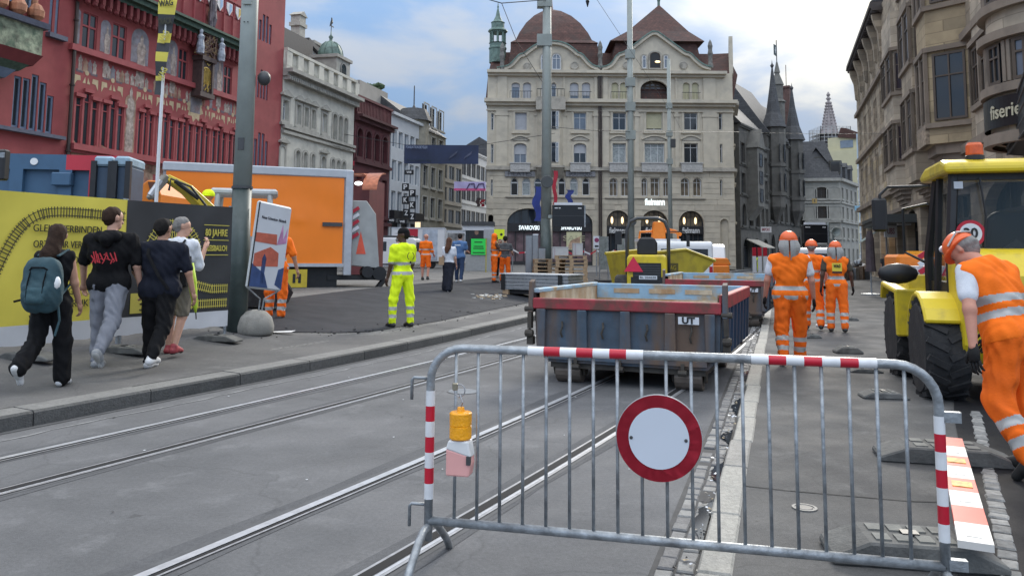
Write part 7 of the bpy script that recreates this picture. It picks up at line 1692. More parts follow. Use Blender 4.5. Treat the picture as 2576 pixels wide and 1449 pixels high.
xu=lambda u: (lambda q: q)(L1*((u+60)/372)*(1+.16*(1 -(u+60)/372)))
for s,z,x,w in (('GLEISE VERBINDEN',1.56,.56,.95),('ORTE. WIR VERBINDEN',1.36,.58,1.0),('GENERATIONEN',1.16,.55,.78),('WEGEN WIR',.76,.66,.7),('STRUKTUR',.6,.7,.6),('VOR',.44,.38,.2)):
 put_text(s,.13,prn,b1,(L1*x,-.062,z),width=w)
arc=[(L1*.02,.35),(L1*.06,.75),(L1*.12,1.1),(L1*.2,1.45),(L1*.28,1.65),(L1*.38,1.76),(L1*.55,1.79),(L1*.98,1.76)];track_print(b1,[tuple(q) for q in chaikin([Vector(q) for q in arc],2)],prn)
T2,L2,b2=banner_fence('charcoal printed banner fence with yellow lettering right of the yellow one',F1,F2,bd,2)
for s,z,w in (('80 JAHRE',1.58,.42),('GLEISBAU.CH',1.34,.42)): put_text(s,.12 if z<1.5 else .15,pry,b2,(L2*.83,-.062,z),width=w,bold=.003)
for z in (1.7,1.47,1.24): MB().box(L2*.7,L2*.96,-.064,-.06,z -.006,z+.006).build('print_line',pry,b2)
lp=[(L2*.42+.42*math.cos(a),1.28+.42*math.sin(a)) for a in np.linspace(math.pi*1.15,-math.pi*.35,22)]+[(L2*.66,.78),(L2*.8,.72),(L2*.97,.72)];track_print(b2,lp,pry)
lp=[(L2*.42+.25*math.cos(a),1.28+.25*math.sin(a)) for a in np.linspace(math.pi*1.1,-math.pi*.2,16)]+[(L2*.52,.7),(L2*.52,.45)];track_print(b2,lp,pry);track_print(b2,[(L2*.6,.5),(L2*.97,.5)],pry)
m=MB();m.box(L2*.06,L2*.5,-.06,-.055,.42,.7);m.build('yellow_field',pry,b2);
for z,s in ((.63,'Und auch nach 80 Jahren'),(.55,'«Man sieht immer die Gleise'),(.47,'und die Verantwortung'),): put_text(s,.05,prn,b2,(L2*.3,-.066,z),width=.6)
for (u,v,lb) in ((70,905,'flat fence foot under the left end of the yellow banner'),(312,888,'flat fence foot where the two banner fences meet'),(545,858,'flat fence foot by the round concrete base')): rbase(lb,u,v,.75,.24,.09,rad(-12),'fence feet under the banners',z=1,slots=2)
# ------------------------------------------------------------------ masts, boards, signs
mgr=M('mast_grey_green',(0.27,0.3,0.28),.55,.1,3,dirt=(0.2,0.22,0.2),dirt_amt=.4,dscale=1.5,streak=True);mdk=M('mast_dark_green',(0.055,0.075,0.07),.5,.15,4,dirt=(0.12,0.14,0.13),dirt_amt=.4,dscale=3)
def mast(label,u,Y,r0,r1,H,split=0,z=None):
 a=D(u,600,Y);z=zg(a.x,Y) if z is None else z;t=thing('tram_mast',label,'mast',(a.x,Y,z),0,'grey steel masts along the tram line')
 MB().lathe([(r0,0),(lerp(r0,r1,split/H) if split else r0,max(split,.05))],n=20).build('base_sleeve',mdk,t,smooth=True);MB().lathe([(lerp(r0,r1,split/H)*.97,split),(r1,H)],n=20).build('pole',mgr,t,smooth=True);return t
t=mast('thick grey green mast with dark lower part behind the banner fence',604,13.1,.165,.13,7.6,2.35)
MB().lathe([(.17,2.32),(.17,2.36)],n=20).build('collar',gph,t);b_=MB();b_.ico((.26,.1,4.2),(.11,.11,.13));b_.build('round_lamp',gph,t,smooth=True)
MB().box(-.08,.08,-.165,-.145,5.4,5.85).build('hatch',mgr,t,bevel=.004);MB().box(-.05,.05,-.16,-.14,2.95,3.15).build('number_tag',gph,t);[MB().lathe([(.012,-.005),(.012,0)],(dx,-.15,z_),6,'Y').build('bolt_hole',bkt,t) for z_ in (5.1,6.2,6.6) for dx in (-.03,.03)]
t1=mast('middle grey mast standing behind the pallet stack',1374,33,.24,.17,13.5,2.6)
for z_ in (9.9,11.6): MB().box(-.42,.2,-.2,.2,z_,z_+.5).build('clamp',mgr,t1)
m=MB();m.lathe([(.1,0),(.26,-.3),(.24,-.32)],(.0,-.3,4.1),12,'Y');m.build('loudspeaker',M('speaker_dark',(0.06,0.065,0.065),.5),t1)
t2=mast('slender grey mast behind the yellow dumper',1588,44,.2,.15,17,0,0);[MB().box(-.26,.26,-.2,.2,z_,z_+.5).build('clamp',mgr,t2) for z_ in (8,9.6,11,12.6)];MB().lathe([(.08,0),(.22,-.3)],(.0,-.2,3.4),12,'Y').build('loudspeaker',MATS['speaker_dark'],t2)
t3=mast('shorter thin grey mast with rounded top in front of the optician',1687,56,.16,.13,D(1687,150,56).z,0,0);[MB().box(-.2,.2,-.18,.18,z_,z_+.4).build('clamp',mgr,t3) for z_ in (8,10,12)];MB().box(.05,.4,-.2,.1,9.2,9.8).build('switch_box',gph,t3)
bzl=M('board_black',(0.008,0.009,0.011),.3,.1)
def board(label,u0,u1,v0,v1,Y,post=None):
 a,b=D(u0,v1,Y),D(u1,v0,Y);w,h=b.x -a.x,b.z -a.z;t=thing('display_board',label,'board',((a.x+b.x)/2,Y,a.z),0,'black passenger display boards');MB().box(-w/2,w/2,-.1,.1,0,h).build('screen',bzl,t,bevel=.01);MB().box(-w/2+.08,w/2 -.08,-.12,.12,h,h+.1).build('light_cover',swht,t);MB().box(-w/2,w/2,-.105,-.1,h*.5,h*.52).build('bar',gph,t);MB().box(w/2,w/2+.06,-.08,.1,0,h).build('side_frame',galv,t)
 for x,w_ in ((-w*.38,.12),(-w*.27,.08),(w*.36,.14)): MB().box(x -w_/2,x+w_/2,-.106,-.1,h*.84,h*.88).build('legend',wl,t)
 if post: MB().tube([(post,.12,-a.z),(post,.12,h+.1)],.07,8).build('post',mgr,t)
 else: MB().box(-w/2 -.16,-w/2,.0,.1,h*.4,h*.55).build('bracket',mgr,t)
board('black display board on the middle mast above the pallets',1389,1469,517,571,32.6);board('black display board on its own post in the right street',2021,2079,566,611,34,.62)
t=thing('loudspeaker_horn','grey horn loudspeaker beside the right display board','loudspeaker',D(2098,584,34));MB().lathe([(.07,.2),(.09,0),(.2,-.22),(.19,-.24),(.05,-.1)],(0,0,0),14,'Y').build('horn',mgr,t);MB().tube([(0,.1,0),(0,.1,-t.location.z)],.05,6).build('post',mgr,t)
# tilted poster board on its round concrete foot
p=GZ(628,846);CS=thing('poster_board','leaning city poster board on a round concrete foot beside the thick mast','sign',(p.x,p.y+.28,p.z))
MB().lathe([(.26,0),(.285,.05),(.29,.14),(.25,.28),(.16,.37),(.05,.4),(0,.4)],n=26).build('concrete_foot',M('concrete_foot',(0.26,0.25,0.225),.9,.2,12,.5,50,dirt=(0.12,0.12,0.11),dirt_amt=.6,dscale=3),CS,smooth=True)
bb=link('board',None,CS,(.09,0,.62));bb.rotation_euler=(0,rad(7),rad(56))
m=MB();[m.tube([(s_*.3,0,.1),(s_*.04,0,-.05),(s_*.03,0,-.25)],.014,6) for s_ in (-1,1)];m.build('stem',galv,CS);MATS
CS.children[-1].parent=bb
MB().box(-.36,.36,-.03,.03,.1,1.52).build('frame',M('frame_pale',(0.5,0.52,0.52),.4,.1),bb,bevel=.03);MB().box(-.33,.33,-.036,-.03,.13,1.49).build('poster',M('poster_pale',(0.5,0.52,0.55),.4,.06,3),bb);MB().box(-.34,-.325,-.045,-.03,.12,1.5).build('edge',blk,bb)
por=[M('print_brick',(0.42,0.1,0.06),.5,.2,12),M('print_blue',(0.03,0.06,0.16),.5,.3,6),M('print_pink',(0.42,0.2,0.35),.5,.3,9),M('print_ink',(0.03,0.03,0.04),.5)]
po_=bb.children[-2]
for pts,k in (([(-.33,.85),(.12,.85),(.1,1.02),(-.33,1.0)],0),([(-.3,.45),(.2,.5),(.18,.72),(0,.8),(-.3,.66)],0),([(-.33,.13),(.05,.13),(-.05,.35),(-.33,.5)],1),([(.12,.85),(.2,1.2),(.24,.95),(.3,1.15),(.31,.9)],2),([(-.12,.2),(-.06,.2),(-.05,.6),(-.1,.68),(-.14,.6)],1),([(.18,.2),(.33,.13),(.33,.5),(.22,.45)],1)): MB().prism(pts,-.04,-.036).build('print',por[k],po_)
put_text('Neue Schweizer Altstadt',.07,por[3],po_,(0,-.039,1.26),width=.5)
# flag pole with the black and yellow advertising flag
t=thing('flag_pole','white pole with black and yellow advertising flag in front of the town hall','flag',(D(388,600,14.2).x,14.2,zg(-6,14.2)));MB().tube([(0,0,0),(.0,0,3.0),(.02,0,7.5)],[.035,.03,.02],8).build('pole',wht,t)
def fz(v): return D(390,v,14.2).z -t.location.z
fl=MB();n_=22
for i in range(n_):
 za,zb_=lerp(fz(240),fz(-20),i/n_),lerp(fz(240),fz(-20),(i+1)/n_);fa,fb=lerp(0,.2,i/n_),lerp(0,.2,(i+1)/n_)
 fl.add([(-.12+fa*.0,-.04+.03*math.sin(i*.6),za),(.0+fa*1.1,-.02,za),(.0+fb*1.1,-.02,zb_),(-.12,-.04+.03*math.sin(i*.6+.6),zb_)],[(0,1,2,3)],m=1 if i in (3,7,8,11,12,17,18,19,20,21) else 0)
fo=fl.build('flag',[bd,by],t,smooth=True)
for v,s,mt in ((12,'WAG',prn),(98,'WAG',pry),(190,'WAG',pry),(58,'TRACK',prn)): put_text(s,.16,mt,fo,(.02,-.075,fz(v)),rot=(rad(90),rad(-8 if v<60 else -68),0),width=.26,bold=.004)
# big dark banner over the left street, small pink one, flags, letter signs
def flat(label,nm,cat,u0,u1,v0,v1,Y,mat,group=None,sag=.0):
 a,b=D(u0,v1,Y),D(u1,v0,Y);w,h=b.x -a.x,b.z -a.z;t=thing(nm,label,cat,((a.x+b.x)/2,Y,a.z),0,group);g=MB();n=12
 for i in range(n): x0,x1=-w/2+w*i/n,-w/2+w*(i+1)/n;s0,s1=(sag*(1 -(2*i/n -1) ** 2),sag*(1 -(2*(i+1)/n -1) ** 2));g.add([(x0,.03*math.sin(i),-s0),(x1,.03*math.sin(i+1),-s1),(x1,.03*math.sin(i+1),h -s1),(x0,.03*math.sin(i),h -s0)],[(0,1,2,3)])
 g.build('cloth',mat,t,smooth=True);return t,w,h
t,w,h=flat('wide dark blue banner strung high across the left street','street_banner','banner',1016,1204,366,412,62,M('banner_navy',(0.012,0.022,0.065),.5,.4,.5));put_text('FONDATION BEYELER',.3,M('banner_letters',(0.3,0.36,0.5),.5),t,(-w*.33,-.06,h*.86),width=1.7);put_text('Ausstellung',.3,M('banner_letters_dark',(0.015,0.03,0.05),.5),t,(-w*.3,-.06,h*.2),width=1.9)
m=MB();[m.prism([(w*a_,h*.25),(w*(a_+.1),h*.5),(w*(a_+.12),h*.7),(w*(a_+.02),h*.4)],-.07,-.06) for a_ in (.1,.3)];m.build('print',M('banner_smoke',(0.06,0.07,0.12),.5,.5,2),t);[MB().tube([(s_*w/2,0,h),(s_*(w/2+6),0,h+1)],.02,5).build('wire',iron,t) for s_ in (-1,1)]
t,w,h=flat('pink and blue banner hanging lower in the left street','street_banner','banner',1142,1222,458,480,76,M('banner_lilac',(0.45,0.4,0.62),.5,.2,1));MB().box(-w/2,w/2,-.05,-.035,0,h*.25).build('red_band',M('banner_pink',(0.55,0.08,0.2),.5,.2,2),t);m=MB();[m.tube([(x,-.06,.15),(x+.25,-.06,h*.75),(x+.7,-.06,h*.8),(x+.8,-.06,.2)],.06,5) for x in (-.3,.6)];m.build('print',M('print_navy',(0.05,0.03,0.1),.5),t)
for (u,v0,v1,s) in ((1020,463,480,'P'),(1037,478,495,'P'),(1020,495,513,'K'),(1037,508,525,'K'),(1022,527,546,'Z'),(1037,536,556,'Z')):
 i0=v0;t,w,h=flat({463: 'black letter plate P at the top of the upper row',478: 'black letter plate P lower and further right',495: 'black letter plate K in the left column',508: 'black letter plate K in the right column',527: 'black letter plate Z at the foot of the left column',536: 'black letter plate Z at the foot of the right column'}[v0],'letter_plate','sign',u -9,u+9,v0 -1,v1+1,72 if u<1030 else 71,fas,'stacked black letter plates in the left street');put_text(s,.6,wl,t,(0,-.06,h/2),width=w*.55,bold=.02)
for (u,v,lb) in ((1029,434,'small black projecting sign high above the letter plates'),(985,555,'small black shop sign left of the glowing square sign'),(1012,558,'small black shop sign next to the letter plates')): t,w,h=flat(lb,'shop_sign','sign',u -12,u+12,v -6,v+6,70,fas);put_text('WE',.25,wl,t,(0,-.06,h/2),width=w*.55,bold=.01)
t,w,h=flat('small glowing cream square sign below the letter plates','lit_sign','sign',1044,1058,559,574,70,M('sign_glow',(.9,.75,.5),.5,0,emit=(1,.75,.45),estr=.5));MB().box(-w/2 -.05,w/2+.05,.05,.15,-.05,h+.05).build('case',gph,t)
for (u0,u1,v0,v1,mat,lb,Y) in ((1343,1366,470,556,M('flag_blue',(0.02,0.04,0.22),.6,.3,1.2,dirt=(0.3,0.4,0.55),dirt_amt=.7,dscale=.9,dirt_lo=.58),'long blue flag left of the middle mast',72),(1391,1402,430,515,M('flag_red',(0.4,0.02,0.04),.6,.2,2),'red flag rising behind the black display board',72),(1425,1441,478,514,MATS['flag_blue'],'blue flag right of the red flag',72),(1198,1208,498,520,M('flag_dark',(0.08,0.05,0.05),.6,.5,2),'dark flag hanging in the left street',84),(1209,1219,502,520,M('flag_red',(0.4,0.02,0.04)),'small red flag with white cross in the left street',84)):
 a,b=D(u0,v1,Y),D(u1,v0,Y);w,h=b.x -a.x,b.z -a.z;t=thing('flag',lb,'flag',((a.x+b.x)/2,Y,a.z),0,'hanging flags');g=MB();n=8
 for i in range(n): z0,z1=h*i/n,h*(i+1)/n;k0,k1=.25*math.sin(i*1.1),.25*math.sin(i*1.1+1.1);g.add([(-w*.5+k0*w,k0*.3,z0),(w*.3*(1+i/n*.6)+k0*w,.1,z0),(w*.3*(1+(i+1)/n*.6)+k1*w,.1,z1),(-w*.5+k1*w,k1*.3,z1)],[(0,1,2,3)])
 g.build('cloth',mat,t,smooth=True);MB().tube([(-w*.5,.05,h+.1),(w*.6,1.6,h*.5)],.04,6).build('staff',grey_f,t)
 if 'cross' in lb: MB().box(-.1,.1,-.1,-.08,h*.45,h*.55).build('cross',wl,t)
# no-parking board, fence panel, kiosk, cabinets, sheet stack, pallets, boxes
a=D(1501,650,42);t=thing('parking_sign','white no parking board with dark red disc on a pole','sign',(a.x,42,.1));zc=D(1501,610,42).z -.1;MB().box(-.17,.17,-.03,.03,zc -.33,zc+.33).build('panel',swht,t);MB().lathe([(.12,-.04),(.12,-.03)],(0,0,zc+.12),16,'Y').build('disc',M('disc_maroon',(0.25,0.03,0.1),.5),t);MB().box(-.1,.1,-.035,-.03,zc -.25,zc -.15).build('legend',bkt,t);MB().tube([(0,.05,0),(0,.05,zc+.3)],.03,6).build('pole',galv,t)
def panel_stand(label,u,Y,w,v0): a=D(u,650,Y);t=thing('fence_stand',label,'fence',(a.x,Y,zg(a.x,Y)),rad(20),'mesh fence panels on feet');h=D(u,v0,Y).z -t.location.z;m=MB();m.box(-w/2,w/2,-.02,.02,.6,h);m.build('panel',M('panel_mesh',(0.2,0.22,0.21),.6,.3,8),t);[MB().tube([(x,0,0),(x,0,h)],.03,6).build('post',galv,t) for x in (-w/2,w/2)];MB().box(-w*.8,w*.8,-.3,.3,0,.12).build('foot',gph,t)
panel_stand('grey mesh panel on feet right of the no parking board',1519,38,.45,595);panel_stand('second grey mesh panel just left of the yellow dumper',1563,36,.35,600)
a=D(1203,650,50);KZ=zg(a.x,50);K=thing('poster_kiosk','grey glazed kiosk with portrait poster above a green poster','kiosk',(a.x,50,KZ));kz=lambda v: D(1203,v,50).z -KZ
MB().box(-.8,.85,0,1.4,0,kz(640)).build('plinth',M('kiosk_grey',(0.33,0.34,0.34),.6,.1),K);MB().box(-.82,.2,.05,1.35,kz(640),kz(580)).build('glass_body',M('kiosk_glass',(0.02,0.025,0.03),.1,.2),K);MB().box(.2,.85,.04,1.35,kz(640),kz(580)).build('side_wall',MATS['kiosk_grey'],K);MB().box(-1.0,.95,-.15,1.6,kz(580),kz(568)).build('fascia',swht,K);MB().box(-1.05,1.0,-.25,1.7,kz(568),kz(558)).build('roof',gph,K)
pp=MB().box(-.6,.35,-.06,.0,kz(600) -.05,kz(562) -.35).build('portrait_poster',fas,K);m=MB();m.ico((-.12,-.065,kz(580) -.12),(.13,.02,.2));m.build('face_picture',M('print_skin',(0.3,0.18,0.13),.6,.2),pp);MB().prism([(-.4,kz(600)),(.2,kz(600)),(.1,kz(590)),(-.3,kz(590))],-.075,-.06).build('body_picture',M('print_dark_cloth',(0.02,0.02,0.022),.6),pp)
gp2=MB().box(-.45,.5,-.08,-.02,kz(641),kz(601)).build('green_poster',M('poster_green',(0.03,0.75,0.1),.5,.03),K);[MB().box(-.35+q*.02,.4 -q*.03,-.086,-.08,kz(641)+.1+q*.13,kz(641)+.16+q*.13).build('print',bkt,gp2) for q in (0,2,3,5)]
a=D(1256,590,46);t=thing('yellow_notice','fluorescent yellow notice board beside the hooded worker','sign',(a.x,46,zg(a.x,46)));z_=lambda v: D(1256,v,46).z -t.location.z;MB().box(-.3,.3,-.03,.0,z_(602),z_(577)).build('panel',M('notice_yellow',(0.75,0.9,0.02),.5,.03),t);MB().box(-.9,-.3,-.02,.01,z_(600),z_(578)).build('grey_panel',M('notice_grey',(0.35,0.36,0.37),.5),t);MB().lathe([(.08,-.04),(.08,-.03)],(.12,0,z_(590)),10,'Y').build('disc',bkt,t);[MB().tube([(x,.03,0),(x,.03,z_(578))],.03,6).build('post',M('post_yellow',(0.45,0.38,0.04),.5),t) for x in (-.75,-.1)]
for (u0,u1,v0,lb) in ((1322,1339,593,'tall grey cable cabinet left of the middle mast'),(1339,1354,592,'second grey cabinet with pale top close to its twin'),(1354,1372,625,'low grey cabinet touching the middle mast')):
 a=D(u0,680,31.5);b=D(u1,v0,31.5);z=zg(a.x,31.5);t=thing('cable_cabinet',lb,'cabinet',((a.x+b.x)/2,31.5,z),0,'grey cabinets by the middle mast');w=b.x -a.x;h=b.z -z;MB().box(-w/2,w/2,0,.3,0,h).build('body',M('cabinet_grey',(0.22,0.24,0.26),.5,.08),t,bevel=.015);MB().box(-w/2+.03,w/2 -.03,-.015,0,.1,h -.08).build('door',MATS['cabinet_grey'],t);MB().box(-w/2+.02,w/2,0,.28,h,h+.05).build('cap',swht if 'pale' in lb else gph,t)
a=D(1258,720,25.5);b=D(1430,720,24.2);z=zg(a.x,25);d=(b -a).to_2d();t=thing('sheet_stack','stack of pale metal sheets under film on a wooden pallet','stack',(a.x,a.y,z),math.atan2(d.y,d.x));L_=d.length
for k in range(9): MB().box(random.uniform(0,.03),L_ -random.uniform(0,.03),random.uniform(0,.02),1.0,.16+k*.052,.16+k*.052+.042).build('metal_sheet',[galv,M('sheet_pale',(0.45,0.46,0.47),.35,.15,3,metal=.4)][k % 2],t)
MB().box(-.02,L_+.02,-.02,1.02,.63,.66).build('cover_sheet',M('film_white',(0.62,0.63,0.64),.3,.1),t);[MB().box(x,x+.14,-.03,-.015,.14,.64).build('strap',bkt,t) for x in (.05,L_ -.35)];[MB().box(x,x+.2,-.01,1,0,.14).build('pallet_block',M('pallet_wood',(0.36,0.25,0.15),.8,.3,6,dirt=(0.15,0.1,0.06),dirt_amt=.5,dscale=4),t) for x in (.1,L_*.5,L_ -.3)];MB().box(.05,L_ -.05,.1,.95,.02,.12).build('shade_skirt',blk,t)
wood=MATS['pallet_wood']
def pallet(z,x,y,par_lb,rz):
 t=thing('pallet',par_lb,'pallet',(x,y,z),rz,'stacked wooden pallets by the middle mast')
 for i in range(5): MB().box(-.6 ,.6,-.4+i*.19,-.4+i*.19+.1,.122,.144).build('plank',wood,t)
 for i in range(3): MB().box(-.6,.6,-.4+i*.35,-.4+i*.35+.1,0,.022).build('plank',wood,t);[MB().box(x_ -.07,x_+.07,-.4+i*.35,-.3+i*.35,.022,.1).build('block',wood,t) for x_ in (-.53,0,.53)]
 for x_ in (-.53,0,.53): MB().box(x_ -.07,x_+.07,-.4,.4,.1,.122).build('plank',wood,t)
a=D(1437,690,30.5);b=D(1398,690,31);z0=zg(a.x,30.5)
nm=('lowest','second','third','fourth','fifth','sixth','seventh','eighth','ninth')
for i in range(9): pallet(z0+i*.146,a.x+random.uniform(-.03,.03),30.4,'%s pallet of the right stack behind the sheet stack' % ('topmost' if i==8 else nm[i]+' lowest' if i else nm[i]),random.uniform(-.04,.04) -.1)
for i in range(8): pallet(z0+i*.146,b.x -.25+random.uniform(-.03,.03),31.2,'%s pallet of the left stack touching the middle mast' % ('topmost' if i==7 else nm[i]+' lowest' if i else nm[i]),random.uniform(-.04,.04)+.05)
for (u0,u1,v0,v1,lb,zz) in ((1389,1429,620,649,'wide pale grey box on top of the left pallet stack',8),(1441,1465,621,649,'narrow pale grey box on top of the right pallet stack',9)): q,e=D(u0,v1,30.6),D(u1,v0,30.6);t=thing('pale_box',lb,'box',((q.x+e.x)/2,30.7,z0+zz*.146),.03,'pale boxes on the pallets');w=e.x -q.x;MB().box(-w/2,w/2,-.25,.25,0,.46).build('body',M('box_pale',(0.42,0.43,0.43),.6,.06),t,bevel=.015);MB().box(-w/2+.05,-w/2+.1,-.256,-.25,0,.46).build('band',M('box_band',(0.35,0.3,0.32),.5),t);MB().box(-w/2 -.01,w/2+.01,-.26,.26,.44,.47).build('lid',MATS['box_pale'],t)
t=thing('cardboard_box','low brown box in front of the pallets by the mast','box',(D(1405,700,28).x,28,zg(D(1405,700,28).x,28)));MB().box(-.35,.35,0,.4,0,.3).build('body',M('cardboard',(0.42,0.32,0.2),.8,.1),t);MB().box(-.37,.37,-.02,.42,.3,.33).build('lid',MATS['cardboard'],t)
# red and white trestle, tape, parasol, cafe chairs
a=D(1911,640,74);t=thing('striped_trestle','three red and white striped posts behind the far yellow worker','barrier',(a.x,a.y,.1));[(MB().box(x -.16,x+.16,-.08,.08,0,2.0).build('post',swht,t),MB().box(x -.165,x+.165,-.085,.085,1.5,2.3).build('red_top',sred,t)) for x in (-.5,0,.5)]
t=thing('barrier_tape','red and white tape strung in front of the shop windows','tape',(0,0,0));q0,q1=D(1290,630,48),D(1560,632,48)
for k in range(18): c0,c1=q0.lerp(q1,k/18),q0.lerp(q1,(k+1)/18);s0,s1=.25*math.sin(k*1.1) ** 2,.25*math.sin(k*1.1+1.1) ** 2;MB().add([(c0.x,48,c0.z -s0),(c1.x,48,c1.z -s1),(c1.x,48,c1.z -s1+.09),(c0.x,48,c0.z -s0+.09)],[(0,1,2,3)]).build('segment',tp_r if k % 2 else tp_w,t)
for k in (0,6,12,18): c0=q0.lerp(q1,k/18);MB().tube([(c0.x,48.03,zg(c0.x,48)),(c0.x,48.03,c0.z+.15)],.03,6).build('post',galv,t)
p=G(2193,742,.05);t=thing('closed_parasol','closed dark parasol on a round base right of the workers','parasol',p);k=p.y/2000;MB().tube([(0,0,0),(0,0,2.5)],.03,8).build('pole',galv,t);MB().lathe([(.1,2.6),(.16,2.3),(.19,1.2),(.22,.95),(.05,1.0)],n=10).build('canopy',M('parasol_dark',(0.06,0.045,0.05),.8,.3,4),t);MB().lathe([(.42,0),(.42,.05),(.08,.08)],n=20).build('base_plate',galv,t)
for i,(u,v) in enumerate(((2252,712),(2268,716),(2240,700))):
 p=G(u,v,.05);t=thing('cafe_chair',['dark cafe chair nearest the loader fender','dark cafe chair right beside the shop wall','dark cafe chair farther along the shop front'][i],'chair',p,i*.9,'cafe chairs by the shops');MB().box(-.2,.2,-.2,.2,.43,.46).build('seat',gph,t);MB().box(-.2,.2,.18,.21,.5,.85).build('backrest',gph,t);[MB().tube([(x,y,0),(x*.9,y*.9,.45)],.014,5).build('leg',galv,t) for x in (-.18,.18) for y in (-.18,.18)]
random.seed(5)
for i in range(7):
 u=2085+i*15;Y=52+i*.6;p=D(u,660,Y);t=thing('market_crate','pale covered %s near the end of the right street' % ['low cart','sack pile','narrow bin','heaped table','round bundle','wide cart','tall basket'][i],'crate',(p.x,Y,.05),.2*i,'market goods in the right street');MB().box(-.3,.3,-.3,.3,0,.7+.1*(i % 3)).build('body',[gph,galv,M('crate_brown',(0.14,0.1,0.07),.8,.3)][i % 3],t);g=MB();[g.ico((random.uniform(-.25,.25),random.uniform(-.2,.2),.85+.1*(i % 3)+random.uniform(0,.2)),random.uniform(.14,.25),sub=1) for _ in range(4)];g.build('cover',[wl,M('cover_grey',(0.3,0.3,0.3),.8),galv][i % 3],t)
# overhead wires
def wire(label,pts,r=.014):
 a=Vector(pts[0]);t=thing('overhead_wire',label,'wire',a);MB().tube([Vector(q) -a for q in pts],r,5).build('cable',iron,t)
wire('overhead span wire running right from the top left of the view',[D(1230,0,30),D(1262,9,30),D(1380,0,33)],.02);wire('slanting stay wire in front of the cream building left gable',[D(1262,9,30),D(1300,105,34),D(1385,240,40)],.014);wire('thin span wire between the middle mast and the right street',[D(1374,318,33),D(1480,328,39),D(1588,332,44),D(1860,333,62)],.016);wire('thin wire crossing the right street sky',[D(1860,333,62),D(2060,338,55),D(2300,335,45)],.012);wire('contact wire over the tram track into the right street',[D(1495,-10,30),D(1700,300,60),D(1760,420,85)],.009)
t=thing('wire_clamp','small dark insulator hanging from the overhead wires','clamp',D(1478,6,38));MB().lathe([(.03,.15),(.1,.05),(.06,-.1),(.02,-.25)],n=8).build('body',iron,t)
# light rubbish on the pavement and a yellow edge sign at the far left
p=GZ(662,838);t=thing('paper_scrap','white paper sheet lying by the round concrete foot','paper',p,.1);MB().add([(-.02,0,.01),(.45,.03,.015),(.5,.14,.03),(.04,.12,.012)],[(0,1,2,3)]).build('sheet',wl,t)
a=D(3,420,9.2);t=thing('site_lamp','black lamp housing at the left picture edge above the banner','lamp',(a.x -.05,9.2,a.z));MB().box(-.1,.12,-.06,.06,-.16,.2).build('housing',blk,t,bevel=.02);MB().box(.04,.12,-.065,-.06,.1,.16).build('lens',galv,t);MB().tube([(-.05,.05,-1.7),(-.05,.05,.1)],.03,6).build('pole',galv,t)
# ------------------------------------------------------------------ people: bodies and clothes grown from smooth distance fields
def surfnets(F,o,h):
 S=F<0;nx,ny,nz=F.shape;idx=-np.ones((nx -1,ny -1,nz -1),int)
 cs=[(i,j,k) for i in (0,1) for j in (0,1) for k in (0,1)]
 sub=lambda A,c: A[c[0]:nx -1+c[0],c[1]:ny -1+c[1],c[2]:nz -1+c[2]]
 n=sum(sub(S,c).astype(np.int8) for c in cs);act=(n>0) & (n<8);idx[act]=np.arange(act.sum())
 I=np.argwhere(act);acc=np.zeros((len(I),3));cnt=np.zeros(len(I))
 val={c: F[I[:,0]+c[0],I[:,1]+c[1],I[:,2]+c[2]] for c in cs}
 for a in cs:
  for ax in range(3):
   if a[ax]: continue
   b=list(a);b[ax]=1;b=tuple(b);m=(val[a]<0) != (val[b]<0);t=val[a][m]/(val[a][m] -val[b][m]+1e-12)
   p=np.repeat(np.array([a],float),m.sum(),0);p[:,ax]+=t;acc[m]+=p;cnt[m]+=1
 V=(I+acc/cnt[:,None])*h+o;fs=[]
 for ax in range(3):
  a,b=[q for q in range(3) if q != ax]
  d=np.take(S,range(0,S.shape[ax] -1),ax) != np.take(S,range(1,S.shape[ax]),ax);E=np.argwhere(d);E=E[(E[:,a]>0) & (E[:,b]>0)]
  E=E[(E[:,a]<idx.shape[a]) & (E[:,b]<idx.shape[b])]
  q=[]
  for da,db in ((1,1),(0,1),(0,0),(1,0)): G_=E.copy();G_[:,a] -= da;G_[:,b] -= db;q.append(idx[G_[:,0],G_[:,1],G_[:,2]])
  Q=np.stack(q,1);f=S[E[:,0],E[:,1],E[:,2]]
  if ax==1: f=~f
  Q[~f]=Q[~f][:,::-1];fs.append(Q)
 return V,np.concatenate(fs)
